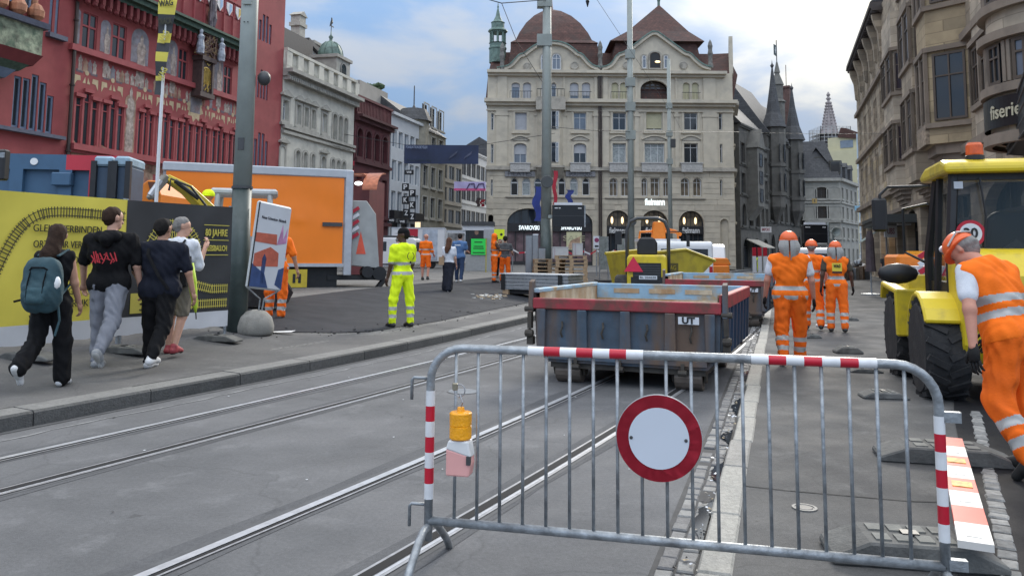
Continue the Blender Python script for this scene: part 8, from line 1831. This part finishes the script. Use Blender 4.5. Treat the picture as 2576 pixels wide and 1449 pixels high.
def field(prims,h,k=.03,cuts=(),wr=0.0):
 # prims: (a, b, ra, rb, flat) round cones, flat squashes along y in the person's frame
 P=np.array([q for p in prims for q in (p[0],p[1])]);R=max(max(p[2],p[3]) for p in prims)+.05
 lo=P.min(0) -R;hi=P.max(0)+R;n=np.ceil((hi -lo)/h).astype(int)+1;F=np.full(n,.3)
 ax=[lo[i]+np.arange(n[i])*h for i in range(3)]
 for a,b,ra,rb,fl in prims:
  a,b=np.array(a,float),np.array(b,float);r=max(ra,rb)+k+.03
  l0=np.maximum(((np.minimum(a,b) -r -lo)/h).astype(int),0);h0=np.minimum(((np.maximum(a,b)+r -lo)/h).astype(int)+2,n)
  X,Y,Z=np.meshgrid(*[ax[i][l0[i]:h0[i]] for i in range(3)],indexing='ij')
  d=b -a;L2=d @ d+1e-9;t=np.clip(((X -a[0])*d[0]+(Y -a[1])*d[1]+(Z -a[2])*d[2])/L2,0,1)
  dist=np.sqrt((X -a[0] -t*d[0]) ** 2+((Y -a[1] -t*d[1])/fl) ** 2+(Z -a[2] -t*d[2]) ** 2) -(ra+(rb -ra)*t)
  if fl<1: dist=dist*(.5+.5*fl)
  s=(slice(l0[0],h0[0]),slice(l0[1],h0[1]),slice(l0[2],h0[2]));G_=F[s];hh=np.maximum(k -np.abs(G_ -dist),0)/k;F[s]=np.minimum(G_,dist) -hh*hh*k*.25
 X,Y,Z=np.meshgrid(*ax,indexing='ij',sparse=True)
 if wr: F=F+wr*(np.sin(X*33+Z*13+2*np.sin(Y*21+Z*4))*np.sin(Z*21+4*np.sin(X*13+Y*11))+.45*np.sin(Z*38+X*47+5*np.sin(Y*17+Z*6)))
 for p,nr in cuts: p=np.array(p);nr=np.array(nr,float);nr /= np.linalg.norm(nr);F=np.maximum(F,(X -p[0])*nr[0]+(Y -p[1])*nr[1]+(Z -p[2])*nr[2])
 return surfnets(F,lo,h)
def blob(name,par,prims,h,mats,k=.03,cuts=(),wr=0.0,col=None):
 V,Q=field(prims,h,k,cuts,wr);me=bpy.data.meshes.new(name);me.from_pydata(V.tolist(),[],Q.tolist())
 for m in mats: me.materials.append(m)
 if col is not None: C_=V[Q].mean(1);me.polygons.foreach_set('material_index',np.asarray(col(C_),int))
 me.polygons.foreach_set('use_smooth',[True]*len(Q));me.update();return link(name,me,par)
def cl(n,c,r=.85,**k): return M('cloth_' +n,c,r,.1,9,.25,90,spec=.2,**k)
hvo=M('hi_vis_orange',(0.9,0.17,0.012),.8,.06,6,.2,60,spec=.2);hvo2=M('hi_vis_trousers',(0.82,0.14,0.012),.85,.1,6,.2,60,spec=.2,dirt=(0.4,0.08,0.02),dirt_amt=.35,dscale=3);hvy=M('hi_vis_yellow',(0.72,0.9,0.02),.8,.06,6,.2,60,spec=.2);refl=M('reflective_grey',(0.4,0.4,0.385),.45,.1,10)
blkc=cl('black',(0.006,0.006,0.007));navy=cl('navy',(0.011,0.013,0.022));whtc=cl('white',(0.62,0.64,0.68));greyj=cl('grey_denim',(0.2,0.21,0.24));skirt=cl('midnight',(0.012,0.014,0.022));bluec=cl('blue',(0.09,0.17,0.33));denim=cl('denim',(0.03,0.05,0.1));khaki=cl('khaki',(0.14,0.125,0.1));greyc=cl('grey',(0.085,0.09,0.095));helm=M('helmet_orange',(0.78,0.13,0.03),.35,.08,5);neckc=cl('neck_grey',(0.32,0.32,0.31));glove=cl('glove',(0.02,0.02,0.02))
SK={k: M('skin_' +k,c,.55,.08,12,.1,60,spec=.35) for k,c in (('fair',(0.5,0.29,0.21)),('tan',(0.4,0.22,0.15)),('brown',(0.085,0.045,0.03)),('red',(0.5,0.24,0.17)))}
HR_={k: M('hair_' +k,c,.75,.25,25,.4,60,spec=.15) for k,c in (('brown',(0.032,0.018,0.012)),('black',(0.014,0.012,0.011)),('chestnut',(0.085,0.04,0.025)),('grey',(0.2,0.19,0.18)))}
eyem=M('eye_dark',(0.02,0.015,0.012),.3,0);whs=M('shoe_white',(0.6,0.6,0.6),.5,.1);bls=M('shoe_black',(0.018,0.018,0.018),.6,.1);grs=M('shoe_grey',(0.3,0.31,0.32),.6,.15)
def person(label,u,v,H,face,Z=None,lean=0,arms=((8,8,15),(8,8,15)),legs=((4,3,4),(-4,3,6)),top=None,sleeve=.55,topm=None,under=None,hem=.0,bot='trousers',botm=None,skin='fair',hair=None,hairm='brown',hat=None,shoes=bls,stripes=False,gloves=False,W=1.0,fat=0.0,head=(0,0),sandal=False,group=None,level=None,tstr=(.02,.2),belt=False,nofeet=False):
 # arms: (forward, out, elbow bend) left then right; legs: (forward, out, knee bend); angles in degrees
 p=(GZ(u,v) if level is None else G(u,v,level)) if Z is None else D(u,v,Z)
 s=H/1.75;t=thing('person',label,'person',p,0,group);t.rotation_euler=(0,0,rad(face));Y=p.y;h=min(.024,max(.0085,Y*.00105))
 v3=lambda *q: np.array(q,float)
 def rx(q,a): c,s_=math.cos(a),math.sin(a);return v3(q[0],q[1]*c -q[2]*s_,q[1]*s_+q[2]*c)
 L=-rad(lean);hip=v3(0,0,.93);sp=lambda x,y,z: hip+rx(v3(x,y,z),L)
 chest,nb,hd=sp(0,.0,.36),sp(0,-.005,.52),None;hq=rx(v3(0,.02,.17),L -rad(head[0]));hd=nb+hq;hl=L -rad(head[0]);hz=rad(head[1])
 def HP(x,y,z): c,s_=math.cos(hz),math.sin(hz);return hd+rx(v3(x*c -y*s_,x*s_+y*c,z),hl)
 sh=[sp(-.185*W,0,.475),sp(.185*W,0,.475)];arm=[];leg=[]
 for i,sg in ((0,-1),(1,1)):
  f,o,e=(rad(q) for q in arms[i]);d1=rx(v3(sg*math.sin(o),0,-math.cos(o)),f+L*.4);el=sh[i]+d1*.295;d2=rx(v3(sg*math.sin(o*.5),0,-math.cos(o*.5)),f+e+L*.4);wr_=el+d2*.25;arm.append((sh[i],el,wr_,d2))
  f,o,e=(rad(q) for q in legs[i]);hj=hip+v3(sg*.09,0,-.02);d1=rx(v3(sg*math.sin(o),0,-math.cos(o)),f);kn=hj+d1*.42;d2=rx(v3(0,0,-1),f -e);an=kn+d2*.41;fd=rx(v3(0,1,0),(f -e)*.9 if e>rad(25) else 0);leg.append((hj,kn,an,fd))
 zmin=min(min(l[2][2] -.085,(l[2]+l[3]*.17)[2] -.07) for l in leg)
 S=lambda q: (np.asarray(q) -v3(0,0,zmin))*s
 pr=lambda a,b,ra,rb,fl=1.0: (S(a),S(b),ra*s,rb*s,fl)
 fb=fat
 torso=[pr(sp(-.07*W,0,.0),sp(.07*W,0,.0),.115+fb*.6,.115+fb*.6,.85),pr(sp(0,.02+fb*.3,.1),sp(0,.01,.22),.125+fb,.13+fb,.8),pr(sp(-.07*W,0,.34),sp(.07*W,0,.34),.125+fb*.6,.125+fb*.6,.78),pr(sp(0,-.015,.485),sp(-.155*W,-.005,.45),.07+fb*.3,.062+fb*.3),pr(sp(0,-.015,.485),sp(.155*W,-.005,.45),.07+fb*.3,.062+fb*.3)]
 neck=[pr(sp(0,-.01,.47),hd -hq*.35,.058,.055)]
 headp=[pr(HP(0,-.015,.04),HP(0,.01,.035),.088,.086,1),pr(HP(0,.035,-.05),HP(0,.045,-.065),.06,.05),pr(HP(0,.092,-.005),HP(0,.108,-.03),.012,.017),pr(HP(-.083,-.01,-.01),HP(-.083,-.015,.02),.012,.016),pr(HP(.083,-.01,-.01),HP(.083,-.015,.02),.012,.016)]
 armp=[pr(a,b,.05,.042) for a,b,c,d in arm]+[pr(b,c,.041,.028) for a,b,c,d in arm]
 legp=[pr(a,b,.088+fb*.3,.058+fb*.2) for a,b,c,d in leg]+[pr(b,c,.056+fb*.2,.038) for a,b,c,d in leg]
 ey=[S(HP(x,.088,.012)) for x in (-.032,.032)];mo=S(HP(0,.1,-.065))
 def bcol(C_):
  r=np.zeros(len(C_),int)
  for e in ey: r[np.linalg.norm(C_ -e,axis=1)<max(.011,h*.8)*s]=1
  r[np.linalg.norm((C_ -mo)*v3(.6,1,2.2),axis=1)<.016]=2;return r
 b=blob('body',t,torso+neck+headp+armp+legp,h,[SK[skin],eyem,M('lip',(0.25,0.09,0.08),.5)],.025,col=bcol)
 # hands with fingers
 for i,(a,e,w,d) in enumerate(arm):
  sg=(-1,1)[i];m=MB();q=Vector(S(w));d_=Vector(d);sd=Vector((0,1,0));sd=(sd -d_*sd.dot(d_)).normalized();ot=d_.cross(sd)*1.0
  if ot.x*sg<0: ot=-ot
  k=s*(1.12 if gloves else 1);m.tube([q -d_*.02,q+d_*.03*k,q+d_*.09*k],[.027*k,.038*k,.036*k],8,flat=.55)
  for j in range(4):
   c=q+d_*.085*k+sd*(.03 -.02*j)*k;L_=(.07,.078,.072,.056)[j]*k;m.tube([c,c+d_*L_*.5 -ot*.008,c+d_*L_*.85 -ot*.026,c+d_*L_*.95 -ot*.045],[.0095*k,.009*k,.008*k,.006*k],6)
  c=q+d_*.03*k+sd*.03*k;m.tube([c,c+d_*.03*k+sd*.022*k,c+d_*.065*k+sd*.026*k -ot*.012],[.012*k,.011*k,.008*k],6);m.build('glove' if gloves else 'hand',glove if gloves else SK[skin],t,smooth=True)
 # garments
 ax_=rx(v3(0,0,1),L)
 def up(zl): return (S(sp(0,0,zl)),-ax_)
 def grow(P,e): return [(a,b_,ra+e,rb+e,fl) for a,b_,ra,rb,fl in P]
 def tz(C_): return ((C_ -S(hip)) @ ax_)/s
 def arm_sleeve(e,f): return [pr(a,a+(b_ -a)*f,.052+e,.05+e) for a,b_,c,d in arm]
 cuts_t=[up(hem),(S(sp(0,0,.575)),ax_)]
 e=.018
 if under is not None:
  blob('undershirt',t,grow(torso[2:],.008)+arm_sleeve(.012,.62),h,[under],.03,[(S(sp(0,0,.57)),ax_)],.003)
 if topm is not None:
  P=grow(torso,e)+([pr(sh[0],sp(-.1*W,0,.47),.06,.07),pr(sh[1],sp(.1*W,0,.47),.06,.07)] if sleeve==0 else [])+(arm_sleeve(e*.9,sleeve) if sleeve else [])
  if sleeve>.9: P+=[pr(b_,b_+(c -b_)*(sleeve -1),.05,.045) for a,b_,c,d in arm]
  def tcol(C_):
   z=tz(C_);r=np.zeros(len(C_),int)
   if stripes: r[((z>tstr[0]) & (z<tstr[0]+.055)) | ((z>tstr[1]) & (z<tstr[1]+.055))]=1
   return r
  blob('vest' if sleeve==0 else 'shirt',t,P,h,[topm,refl],.035,cuts_t,.0065,tcol)
 if bot:
  f={'trousers': 1.0,'shorts': .05,'wide': 1.0,'skirt': .9}[bot];ew=.028 if bot=='wide' else .016 if botm is not hvo2 else .024;Pb=grow(torso[:1],.012);cb=[(S(sp(0,0,.07)),ax_)]
  for i,(a,k_,an,fd) in enumerate(leg):
   Pb.append(pr(a,k_,.094+ew*.6+fb*.3,.062+ew+fb*.2))
   if f>.1: Pb.append(pr(k_,an -(an -k_)*(.02 if bot=='wide' else .06),.06+ew+fb*.2,.046+ew*1.1+(.012 if bot=='wide' else 0)))
  def lcol(C_):
   r=np.zeros(len(C_),int)
   if stripes:
    for a,k_,an,fd in leg:
     A_,B_=S(k_),S(an);d=B_ -A_;tt_=(C_ -A_) @ d/(d @ d);m=(np.linalg.norm(C_ -A_ -np.clip(tt_,0,1)[:,None]*d,axis=1)<.13)
     r[m & (((tt_>.3) & (tt_<.45)) | ((tt_>.62) & (tt_<.77)))]=1
   if belt: r[(tz(C_)>.03) & (tz(C_)<.065)]=2
   return r
  if bot=='skirt': Pb=grow(torso[:1],.02)+[pr(sp(0,0,-.05),(leg[0][2]+leg[1][2])/2+v3(0,0,.1),.16,.17),pr(leg[0][0],leg[0][2],.1,.09),pr(leg[1][0],leg[1][2],.1,.09)]
  if bot=='shorts': cb=cb+[(S(leg[0][1]*.5+leg[1][1]*.5),v3(0,0,-1))]
  blob('skirt' if bot=='skirt' else 'shorts' if bot=='shorts' else 'trousers',t,Pb,h,[botm,refl,blkc],.03,cb,.0085,lcol)
 if not nofeet:
  for i,(a,k_,an,fd) in enumerate(leg):
   dn=(an -k_)/.41;dn=dn/np.linalg.norm(dn) if fd[2] != 0 else v3(0,0,-1);he=an+dn*.035 -fd*.035;to=an+dn*.05+fd*.16;P=[pr(he,an+dn*.03+fd*.06,.043,.045),pr(an+fd*.02,to,.045,.034),pr(an+dn*-.02,an+dn*.03,.044,.045)]
   so_=S(an+dn*.06);blob('shoe',t,P,min(h,.012),[shoes,M('sole_pale',(0.5,0.5,0.48),.7) if shoes in (whs,grs) else bls],.02,[(S(an+dn*.085),dn)],0,lambda C_: ((C_ -so_) @ dn>0).astype(int))
 if hair:
  P=[pr(HP(0,-.028,.052),HP(0,-.01,.055),.094,.09)]
  if hair=='short': P+=[pr(HP(0,-.05,.0),HP(0,-.045,-.02),.075,.06)];cu=[(S(HP(0,.05,.06)),rx(v3(0,1,-.7),hl))]
  else:
   ln={'long': .42,'verylong': .85,'bob': .15}[hair];P+=[pr(HP(0,-.05,0),sp(0,-.09,.5),.085,.09),pr(sp(-.03,-.11,.5),sp(-.02,-.15 -(.03 if ln>.6 else 0),.5 -ln),.08,.055)];cu=[(S(HP(0,.06,.06)),rx(v3(0,1,-.6),hl))]
  blob('hair',t,P,h,[HR_[hairm]],.03,cu,.004)
 if hat in ('helmet','helmet_cloth','helmet_yellow'):
  m=hvy if hat=='helmet_yellow' else helm;blob('helmet',t,[pr(HP(0,-.012,.055),HP(0,.004,.055),.115,.113)],h,[m],.03,[(S(HP(0,0,.04)),rx(v3(0,0,-1),hl))])
  blob('helmet_brim',t,[pr(HP(0,-.0,.045),HP(0,.03,.042),.126,.118)],min(h,.011),[m],.01,[(S(HP(0,0,.033)),rx(v3(0,0,-1),hl)),(S(HP(0,0,.052)),rx(v3(0,0,1),hl))])
  if hat=='helmet_cloth':
   for sg in (-1,1):
    m=MB();n=7
    for i in range(n):
     f0,f1=i/n,(i+1)/n;A_=[HP(sg*(.01+.04*0),-.118 -.03*math.sin(q*2.4),.04 -.25*q -.02*sg*q) for q in (f0,f1)];B_=[HP(sg*(.112+.03*math.sin(q*4)),-.055 -.05*math.sin(q*3),.04 -(.2 if sg<0 else .24)*q) for q in (f0,f1)];C_=[HP(sg*(.122 -.0*q),.03 -.03*q,.04 -.15*q) for q in (f0,f1)]
     M_=[HP(sg*.075,-.115 -.045*math.sin(q*3+.5),.04 -.24*q) for q in (f0,f1)]
     for U_,V_ in ((A_,M_),(M_,B_),(B_,C_)): m.add([S(U_[0]),S(V_[0]),S(V_[1]),S(U_[1])],[(0,1,2,3)])
    m.build('neck_cloth',neckc,t,smooth=True)
 if hat=='cap':
  blob('cap',t,[pr(HP(0,-.02,.055),HP(0,.0,.055),.1,.098)],h,[blkc],.03,[(S(HP(0,0,.03)),rx(v3(0,-.15,-1),hl))]);blob('cap_peak',t,[pr(HP(0,.06,.04),HP(0,.13,.03),.075,.06)],min(h,.011),[blkc],.01,[(S(HP(0,0,.032)),rx(v3(0,.1,-1),hl)),(S(HP(0,0,.048)),rx(v3(0,.1,1),hl))])
 if hat=='hood': blob('hood',t,[pr(HP(0,-.02,.04),HP(0,.0,.03),.112,.11),pr(HP(0,-.03,-.03),sp(0,-.03,.5),.095,.1)],h,[hvo],.03,[(S(HP(0,.055,0)),rx(v3(0,1,0),hl))])
 t_=lambda q: Vector(S(q));return t,dict(sp=lambda *q: t_(sp(*q)),HP=lambda *q: t_(HP(*q)),arm=[[t_(w) for w in a[:3]]+[Vector(a[3])] for a in arm],s=s,h=h,pr=pr,sp0=sp,nb=nb)
def print_on(t,K,txt,z,mat,w,y=-.20,size=.12,x=0): put_text(txt,size,mat,t,K['sp'](x,y,z),width=w,bold=.003)
def patch(t,K,x0,x1,z0,z1,mat,y=-.19,nm='patch'): m=MB();m.add([K['sp'](x0,y,z0),K['sp'](x1,y,z0),K['sp'](x1,y,z1),K['sp'](x0,y,z1)],[(0,1,2,3)]);return m.build(nm,mat,t)
wag_y=M('patch_yellow',(0.62,0.5,0.05),.6,.05)
gw='walkers on the left pavement';go='site workers in orange'
# woman with teal backpack
t,K=person('woman with long brown hair, teal backpack and black trousers, leftmost walker',118,975,1.7,4,arms=((-5,8,15),(12,7,12)),legs=((-10,2,44),(7,3,4)),topm=blkc,sleeve=0,hem=-.05,bot='wide',botm=blkc,skin='tan',hair='long',hairm='brown',shoes=whs,W=.84,fat=-.012,head=(4,12),group=gw)
teal=M('backpack_teal',(0.022,0.06,0.075),.75,.2,8,.3,40)
bp=thing('backpack','dark teal backpack worn by the woman with long brown hair','backpack',t.location+Vector((0,0,0)),t.rotation_euler.z);s0=K['sp0'];pr=K['pr']
blob('pack_body',bp,[pr(s0(-.07,-.24,z_),s0(.07,-.24,z_),r_,r_,.85) for z_,r_ in ((.0,.12),(.1,.135),(.2,.13),(.3,.12),(.37,.095))]+[pr(s0(-.07,-.33,.06),s0(.07,-.33,.06),.075,.075),pr(s0(-.07,-.33,.14),s0(.07,-.33,.14),.06,.06)],.012,[teal],.05,wr=.006)
blob('front_pocket',bp,[pr(s0(-.06,-.36,.03),s0(.06,-.36,.03),.055,.055),pr(s0(-.06,-.355,.12),s0(.06,-.355,.12),.05,.05)],.012,[M('backpack_pocket',(0.03,0.075,0.09),.75,.2,8,.3,40)],.05,wr=.004);MB().tube([K['sp'](-.13,-.3,.3),K['sp'](-.06,-.355,.36),K['sp'](.06,-.355,.36),K['sp'](.13,-.3,.3)],.009,5).build('zip_line',blkc,bp);[MB().tube([K['sp'](x,-.33,.33),K['sp'](x,-.385,.2),K['sp'](x,-.4,.02)],.011,5,flat=.5).build('buckle_strap',blkc,bp) for x in (-.08,.08)];MB().tube([K['sp'](-.19,-.26,.02),K['sp'](-.26,-.28,.0)],.012,5).build('side_buckle',blkc,bp)
for sg in (-1,1): MB().tube([K['sp'](sg*.1,-.15,.48),K['sp'](sg*.12,.02,.55),K['sp'](sg*.13,.15,.42),K['sp'](sg*.15,.1,.2),K['sp'](sg*.15,-.16,.05)],.02,6,flat=.5).build('strap',teal,bp)
m=MB();m.ico(K['sp'](.16,-.29,.2),(.05,.035,.075));m.build('white_pouch',wl,bp,smooth=True);MB().tube([K['sp'](.16,-.22,0),K['sp'](.18,-.2,-.2),K['sp'](.15,-.22,-.36)],.012,5).build('loose_strap',teal,bp)
# tall man in black hooded top
t,K=person('tall bearded man in black hooded top with red print and grey jeans',262,928,1.92,4,arms=((14,18,14),(6,10,12)),legs=((8,2,10),(-20,3,26)),topm=blkc,sleeve=.85,hem=-.1,bot='trousers',botm=greyj,hair='short',hairm='brown',shoes=grs,W=1.2,fat=.035,head=(2,-35),group=gw)
blob('hood',t,[K['pr'](K['sp0'](-.09,-.1,.5),K['sp0'](.09,-.1,.5),.06,.06),K['pr'](K['sp0'](0,-.15,.47),K['sp0'](0,-.14,.42),.07,.05)],.012,[blkc],.05,wr=.005)
redp=M('print_red',(0.5,0.03,0.04),.6)
m=MB();random.seed(9)
for k in range(12): x=-.12+.24*k/11;m.tube([K['sp'](x,-.2,.3+random.uniform(-.05,.05)),K['sp'](x+.03,-.2,.26+random.uniform(-.05,.07)),K['sp'](x+.01,-.2,.22+random.uniform(-.02,.06))],.007,4)
m.build('red_print',redp,t)
# man in navy polo
t,K=person('man in navy polo shirt and black trousers with white shoes and cross strap',392,930,1.82,-4,arms=((8,17,45),(6,16,10)),legs=((6,3,6),(-14,4,24)),topm=navy,sleeve=.8,hem=-.1,bot='trousers',botm=blkc,skin='tan',hair='short',hairm='black',shoes=whs,W=1.3,fat=.055,head=(0,-8),group=gw)
MB().tube([K['sp'](-.12,-.06,.53),K['sp'](-.08,-.165,.4),K['sp'](.08,-.195,.15),K['sp'](.18,-.15,.0)],.022,6,flat=.4).build('cross_strap',blkc,t)
# man in white shirt with green umbrella
t,K=person('man in white shirt with black sling bag half hidden behind the navy polo man',440,893,1.84,-10,arms=((8,8,20),(22,4,132)),legs=((6,3,8),(-8,3,14)),topm=whtc,sleeve=1.0,hem=-.08,bot='shorts',botm=khaki,hair='short',hairm='grey',shoes=M('shoe_red',(0.3,0.04,0.05),.6,.3,20),W=1.02,fat=.01,head=(6,-50),group=gw)
MB().tube([K['sp'](.12,-.08,.53),K['sp'](.05,-.17,.38),K['sp'](-.1,-.17,.15)],.03,6,flat=.4).build('sling_strap',blkc,t);MB().tube([K['sp'](.14,-.14,.12),K['sp'](.16,-.16,-.06)],[.07,.07],8).build('sling_bag',blkc,t)
a=D(480,672,10.3);um=thing('umbrella','folded lime green umbrella hanging beside the man in white shirt','umbrella',a);m=MB();m.tube([(0,0,.05),(.03,0,-.2),(.08,0,-.5),(.09,0,-.58)],[.035,.055,.03,.01],8);m.build('canopy',M('umbrella_lime',(0.4,0.55,0.03),.6,.15,10),um,smooth=True);MB().tube([(.09,0,-.56),(.1,0,-.66)],.008,6).build('tip',blk,um);MB().tube([(0,0,.05),(-.01,0,.14)],.012,6).build('handle',blk,um)
# worker behind the poster board
person('orange clad worker with helmet standing behind the poster board',692,806,1.84,-8,arms=((0,14,12),(4,20,10)),legs=((2,5,2),(-2,5,4)),topm=hvo,sleeve=.85,hem=-.12,botm=hvo2,skin='tan',hat='helmet',stripes=True,W=1.08,fat=.01,tstr=(-.04,.12),group=go)
# yellow high visibility man
t,K=person('man in yellow high visibility clothes and black cap looking left',1010,824,1.9,42,arms=((4,7,14),(10,7,20)),legs=((3,12,2),(-2,9,2)),topm=hvy,sleeve=.8,hem=-.14,botm=hvy,skin='brown',hair='short',hairm='black',hat='cap',stripes=True,W=1.08,fat=.012,head=(0,48),tstr=(.0,.17))
m=MB();[m.tube([K['sp'](sg*.07*math.sin(a_)+.04,-.185,.33+.07*math.cos(a_)) for a_ in np.linspace(.5,2.6,7)],.007,4) for sg in (-1,1)];m.build('back_print',prn,t);patch(t,K,.02,.06,.2,.24,bkt,-.18,'print')
# people on the square
gs_='people standing and walking on the square'
t,K=person('man in white polo and shorts with brown shoulder bag by the white van',997,697,1.75,-20,arms=((10,6,40),(10,6,40)),legs=((6,3,8),(-10,3,18)),topm=whtc,sleeve=.7,hem=-.08,bot='shorts',botm=khaki,hair='short',hairm='grey',head=(18,0),group=gs_);a=K['sp'](.02,-.2,.0);MB().cbox(a,(.26,.08,.2),.1).build('shoulder_bag',M('bag_brown',(0.06,0.035,0.028),.7),t);MB().tube([K['sp'](-.15,-.1,.5),K['sp'](-.1,-.17,.3),a],.012,5).build('bag_strap',blkc,t)
person('bald worker in orange shirt and orange shorts with his back turned',1070,705,1.82,-10,arms=((8,8,30),(12,8,40)),legs=((4,5,4),(-6,5,10)),topm=hvo,sleeve=1.1,hem=-.08,bot='shorts',botm=hvo2,stripes=True,skin='red',group=gs_)
t,K=person('woman with very long brown hair, white top and long black skirt',1128,741,1.7,-12,arms=((12,8,60),(4,6,20)),legs=((6,1,4),(-12,1,24)),topm=whtc,sleeve=.6,hem=.0,bot='skirt',botm=skirt,hair='verylong',hairm='chestnut',shoes=whs,W=.88,group=gs_);MB().cbox(K['sp'](-.22,-.05,.1),(.16,.2,.24),.2).build('beige_bag',M('bag_beige',(0.33,0.22,0.13),.8),t)
t,K=person('man in blue t-shirt and jeans walking away beside the long haired woman',1155,711,1.8,-10,arms=((10,8,70),(10,8,70)),legs=((10,3,6),(-8,3,14)),topm=bluec,sleeve=.7,hem=-.08,botm=denim,skin='tan',hair='short',hairm='black',shoes=whs,W=1.12,fat=.015,head=(20,0),group=gs_);patch(t,K,-.14,.08,.38,.42,whtc,-.2,'print')
person('worker in orange hood and overalls facing right by the yellow notice',1243,711,1.82,-75,arms=((-8,8,30),(30,6,60)),legs=((2,4,2),(-2,4,2)),topm=hvo,sleeve=0,under=SK['brown'],hem=-.1,botm=hvo2,skin='brown',hat='hood',stripes=True,group=gs_)
person('worker in dark grey t-shirt and orange work trousers next to the hooded one',1270,710,1.76,0,arms=((8,14,70),(8,14,70)),legs=((2,5,2),(-2,5,2)),topm=greyc,sleeve=.6,hem=-.04,botm=hvo2,skin='tan',hair='short',hairm='black',W=1.05,group=gs_)
person('dark haired person facing us between the hooded worker and the grey t-shirt',1257,700,1.68,175,topm=hvo,sleeve=.8,botm=blkc,skin='tan',hair='short',hairm='black',group=gs_)
person('worker in grey top bending behind the mesh panel near the dumper',1550,682,1.75,-80,lean=42,arms=((40,5,20),(50,5,20)),legs=((10,4,10),(-10,4,8)),topm=greyc,sleeve=.7,botm=denim,hair='short',hairm='grey',group=gs_)
t,K=person('man in white t-shirt with black rucksack near the arches of the cream building',1834,682,1.78,10,Z=None,topm=whtc,sleeve=.6,botm=greyj,hair='short',hairm='black',level=.05,group=gs_);MB().cbox(K['sp'](.05,-.2,.3),(.26,.14,.4)).build('rucksack',blkc,t)
person('distant worker in yellow clothes and helmet in the right street',1910,684,1.75,-5,legs=((8,3,4),(-8,3,12)),topm=hvy,sleeve=.8,botm=hvy,stripes=True,hat='helmet_yellow',level=.0,group=gs_)
person('elderly person in grey shirt and blue shorts on the right pavement',2226,706,1.72,175,legs=((10,3,4),(-10,3,14)),topm=greyc,sleeve=.7,bot='shorts',botm=cl('blue_shorts',(0.03,0.05,0.16)),hair='short',hairm='grey',level=.05,group=gs_)
person('person in dark clothes by the parked white van far along the street',2087,694,1.72,-60,topm=blkc,sleeve=.8,botm=blkc,hair='short',hairm='black',level=.0,group=gs_)
# three orange workers on the right pavement
t,K=person('large worker with grey neck cloth and orange vest, nearest of three walking away',1992,918,1.86,-14,arms=((6,13,16),(0,12,14)),legs=((-6,4,14),(8,4,5)),topm=hvo,sleeve=0,under=whtc,hem=-.1,botm=hvo2,skin='red',hat='helmet_cloth',stripes=True,gloves=True,W=1.18,fat=.035,tstr=(-.06,.06),group=go,level=PZ)
person('worker with orange helmet and ear muffs walking ahead of the large one',2047,830,1.86,-16,arms=((4,10,14),(-6,9,16)),legs=((8,4,4),(-8,4,14)),topm=hvo,sleeve=0,under=whtc,hem=-.1,botm=hvo2,skin='red',hair='short',hairm='grey',hat='helmet',stripes=True,W=1.08,group=go,level=PZ)
t,K=person('worker with yellow patch on orange vest, farthest of the three walking away',2108,836,1.82,-16,arms=((-6,12,16),(6,16,12)),legs=((4,4,6),(-4,4,8)),topm=hvo,sleeve=0,under=cl('olive',(0.07,0.06,0.045)),hem=-.1,botm=hvo2,skin='brown',hat='helmet_cloth',stripes=True,gloves=True,W=1.05,tstr=(-.04,.1),group=go,level=PZ)
q=patch(t,K,-.09,.09,.26,.42,wag_y,-.19);patch(t,K,-.09,.09,.22,.255,bkt,-.192,'patch_bar');print_on(t,K,'WAG',.36,bkt,.13,-.2,.08)
# stooping worker at the right edge
t,K=person('worker stooping at the right edge with orange cap band, vest and black gloves',2566,1195,1.82,24,lean=21,arms=((-12,20,10),(25,15,20)),legs=((2,10,34),(4,3,6)),topm=hvo,sleeve=0,under=whtc,hem=-.04,botm=hvo2,skin='red',hair='short',hairm='grey',stripes=True,gloves=True,W=1.2,fat=.035,head=(30,12),hat='helmet',tstr=(.12,.22),belt=True,group=go,level=PZ)
HPf=K['HP'];MB().tube([HPf(-.125,.02,.06),HPf(-.1,-.09,.1),HPf(0,-.135,.08),HPf(.1,-.09,.1),HPf(.125,.02,.06)],.012,6,flat=.6).build('helmet_strap',refl,t)
m=MB();m.ico(HPf(.02,.09,.15),(.05,.02,.03));m.build('clip',swht,t)
t,K=person('worker with yellow helmet and dark red top beside the excavator boom',516,700,1.78,90,Z=15.6,topm=M('cloth_maroon',(0.09,0.02,0.025),.8),sleeve=.9,botm=blkc,hat='helmet_yellow',skin='tan',group=go)
t.location.z=D(512,482,15.6).z -1.78
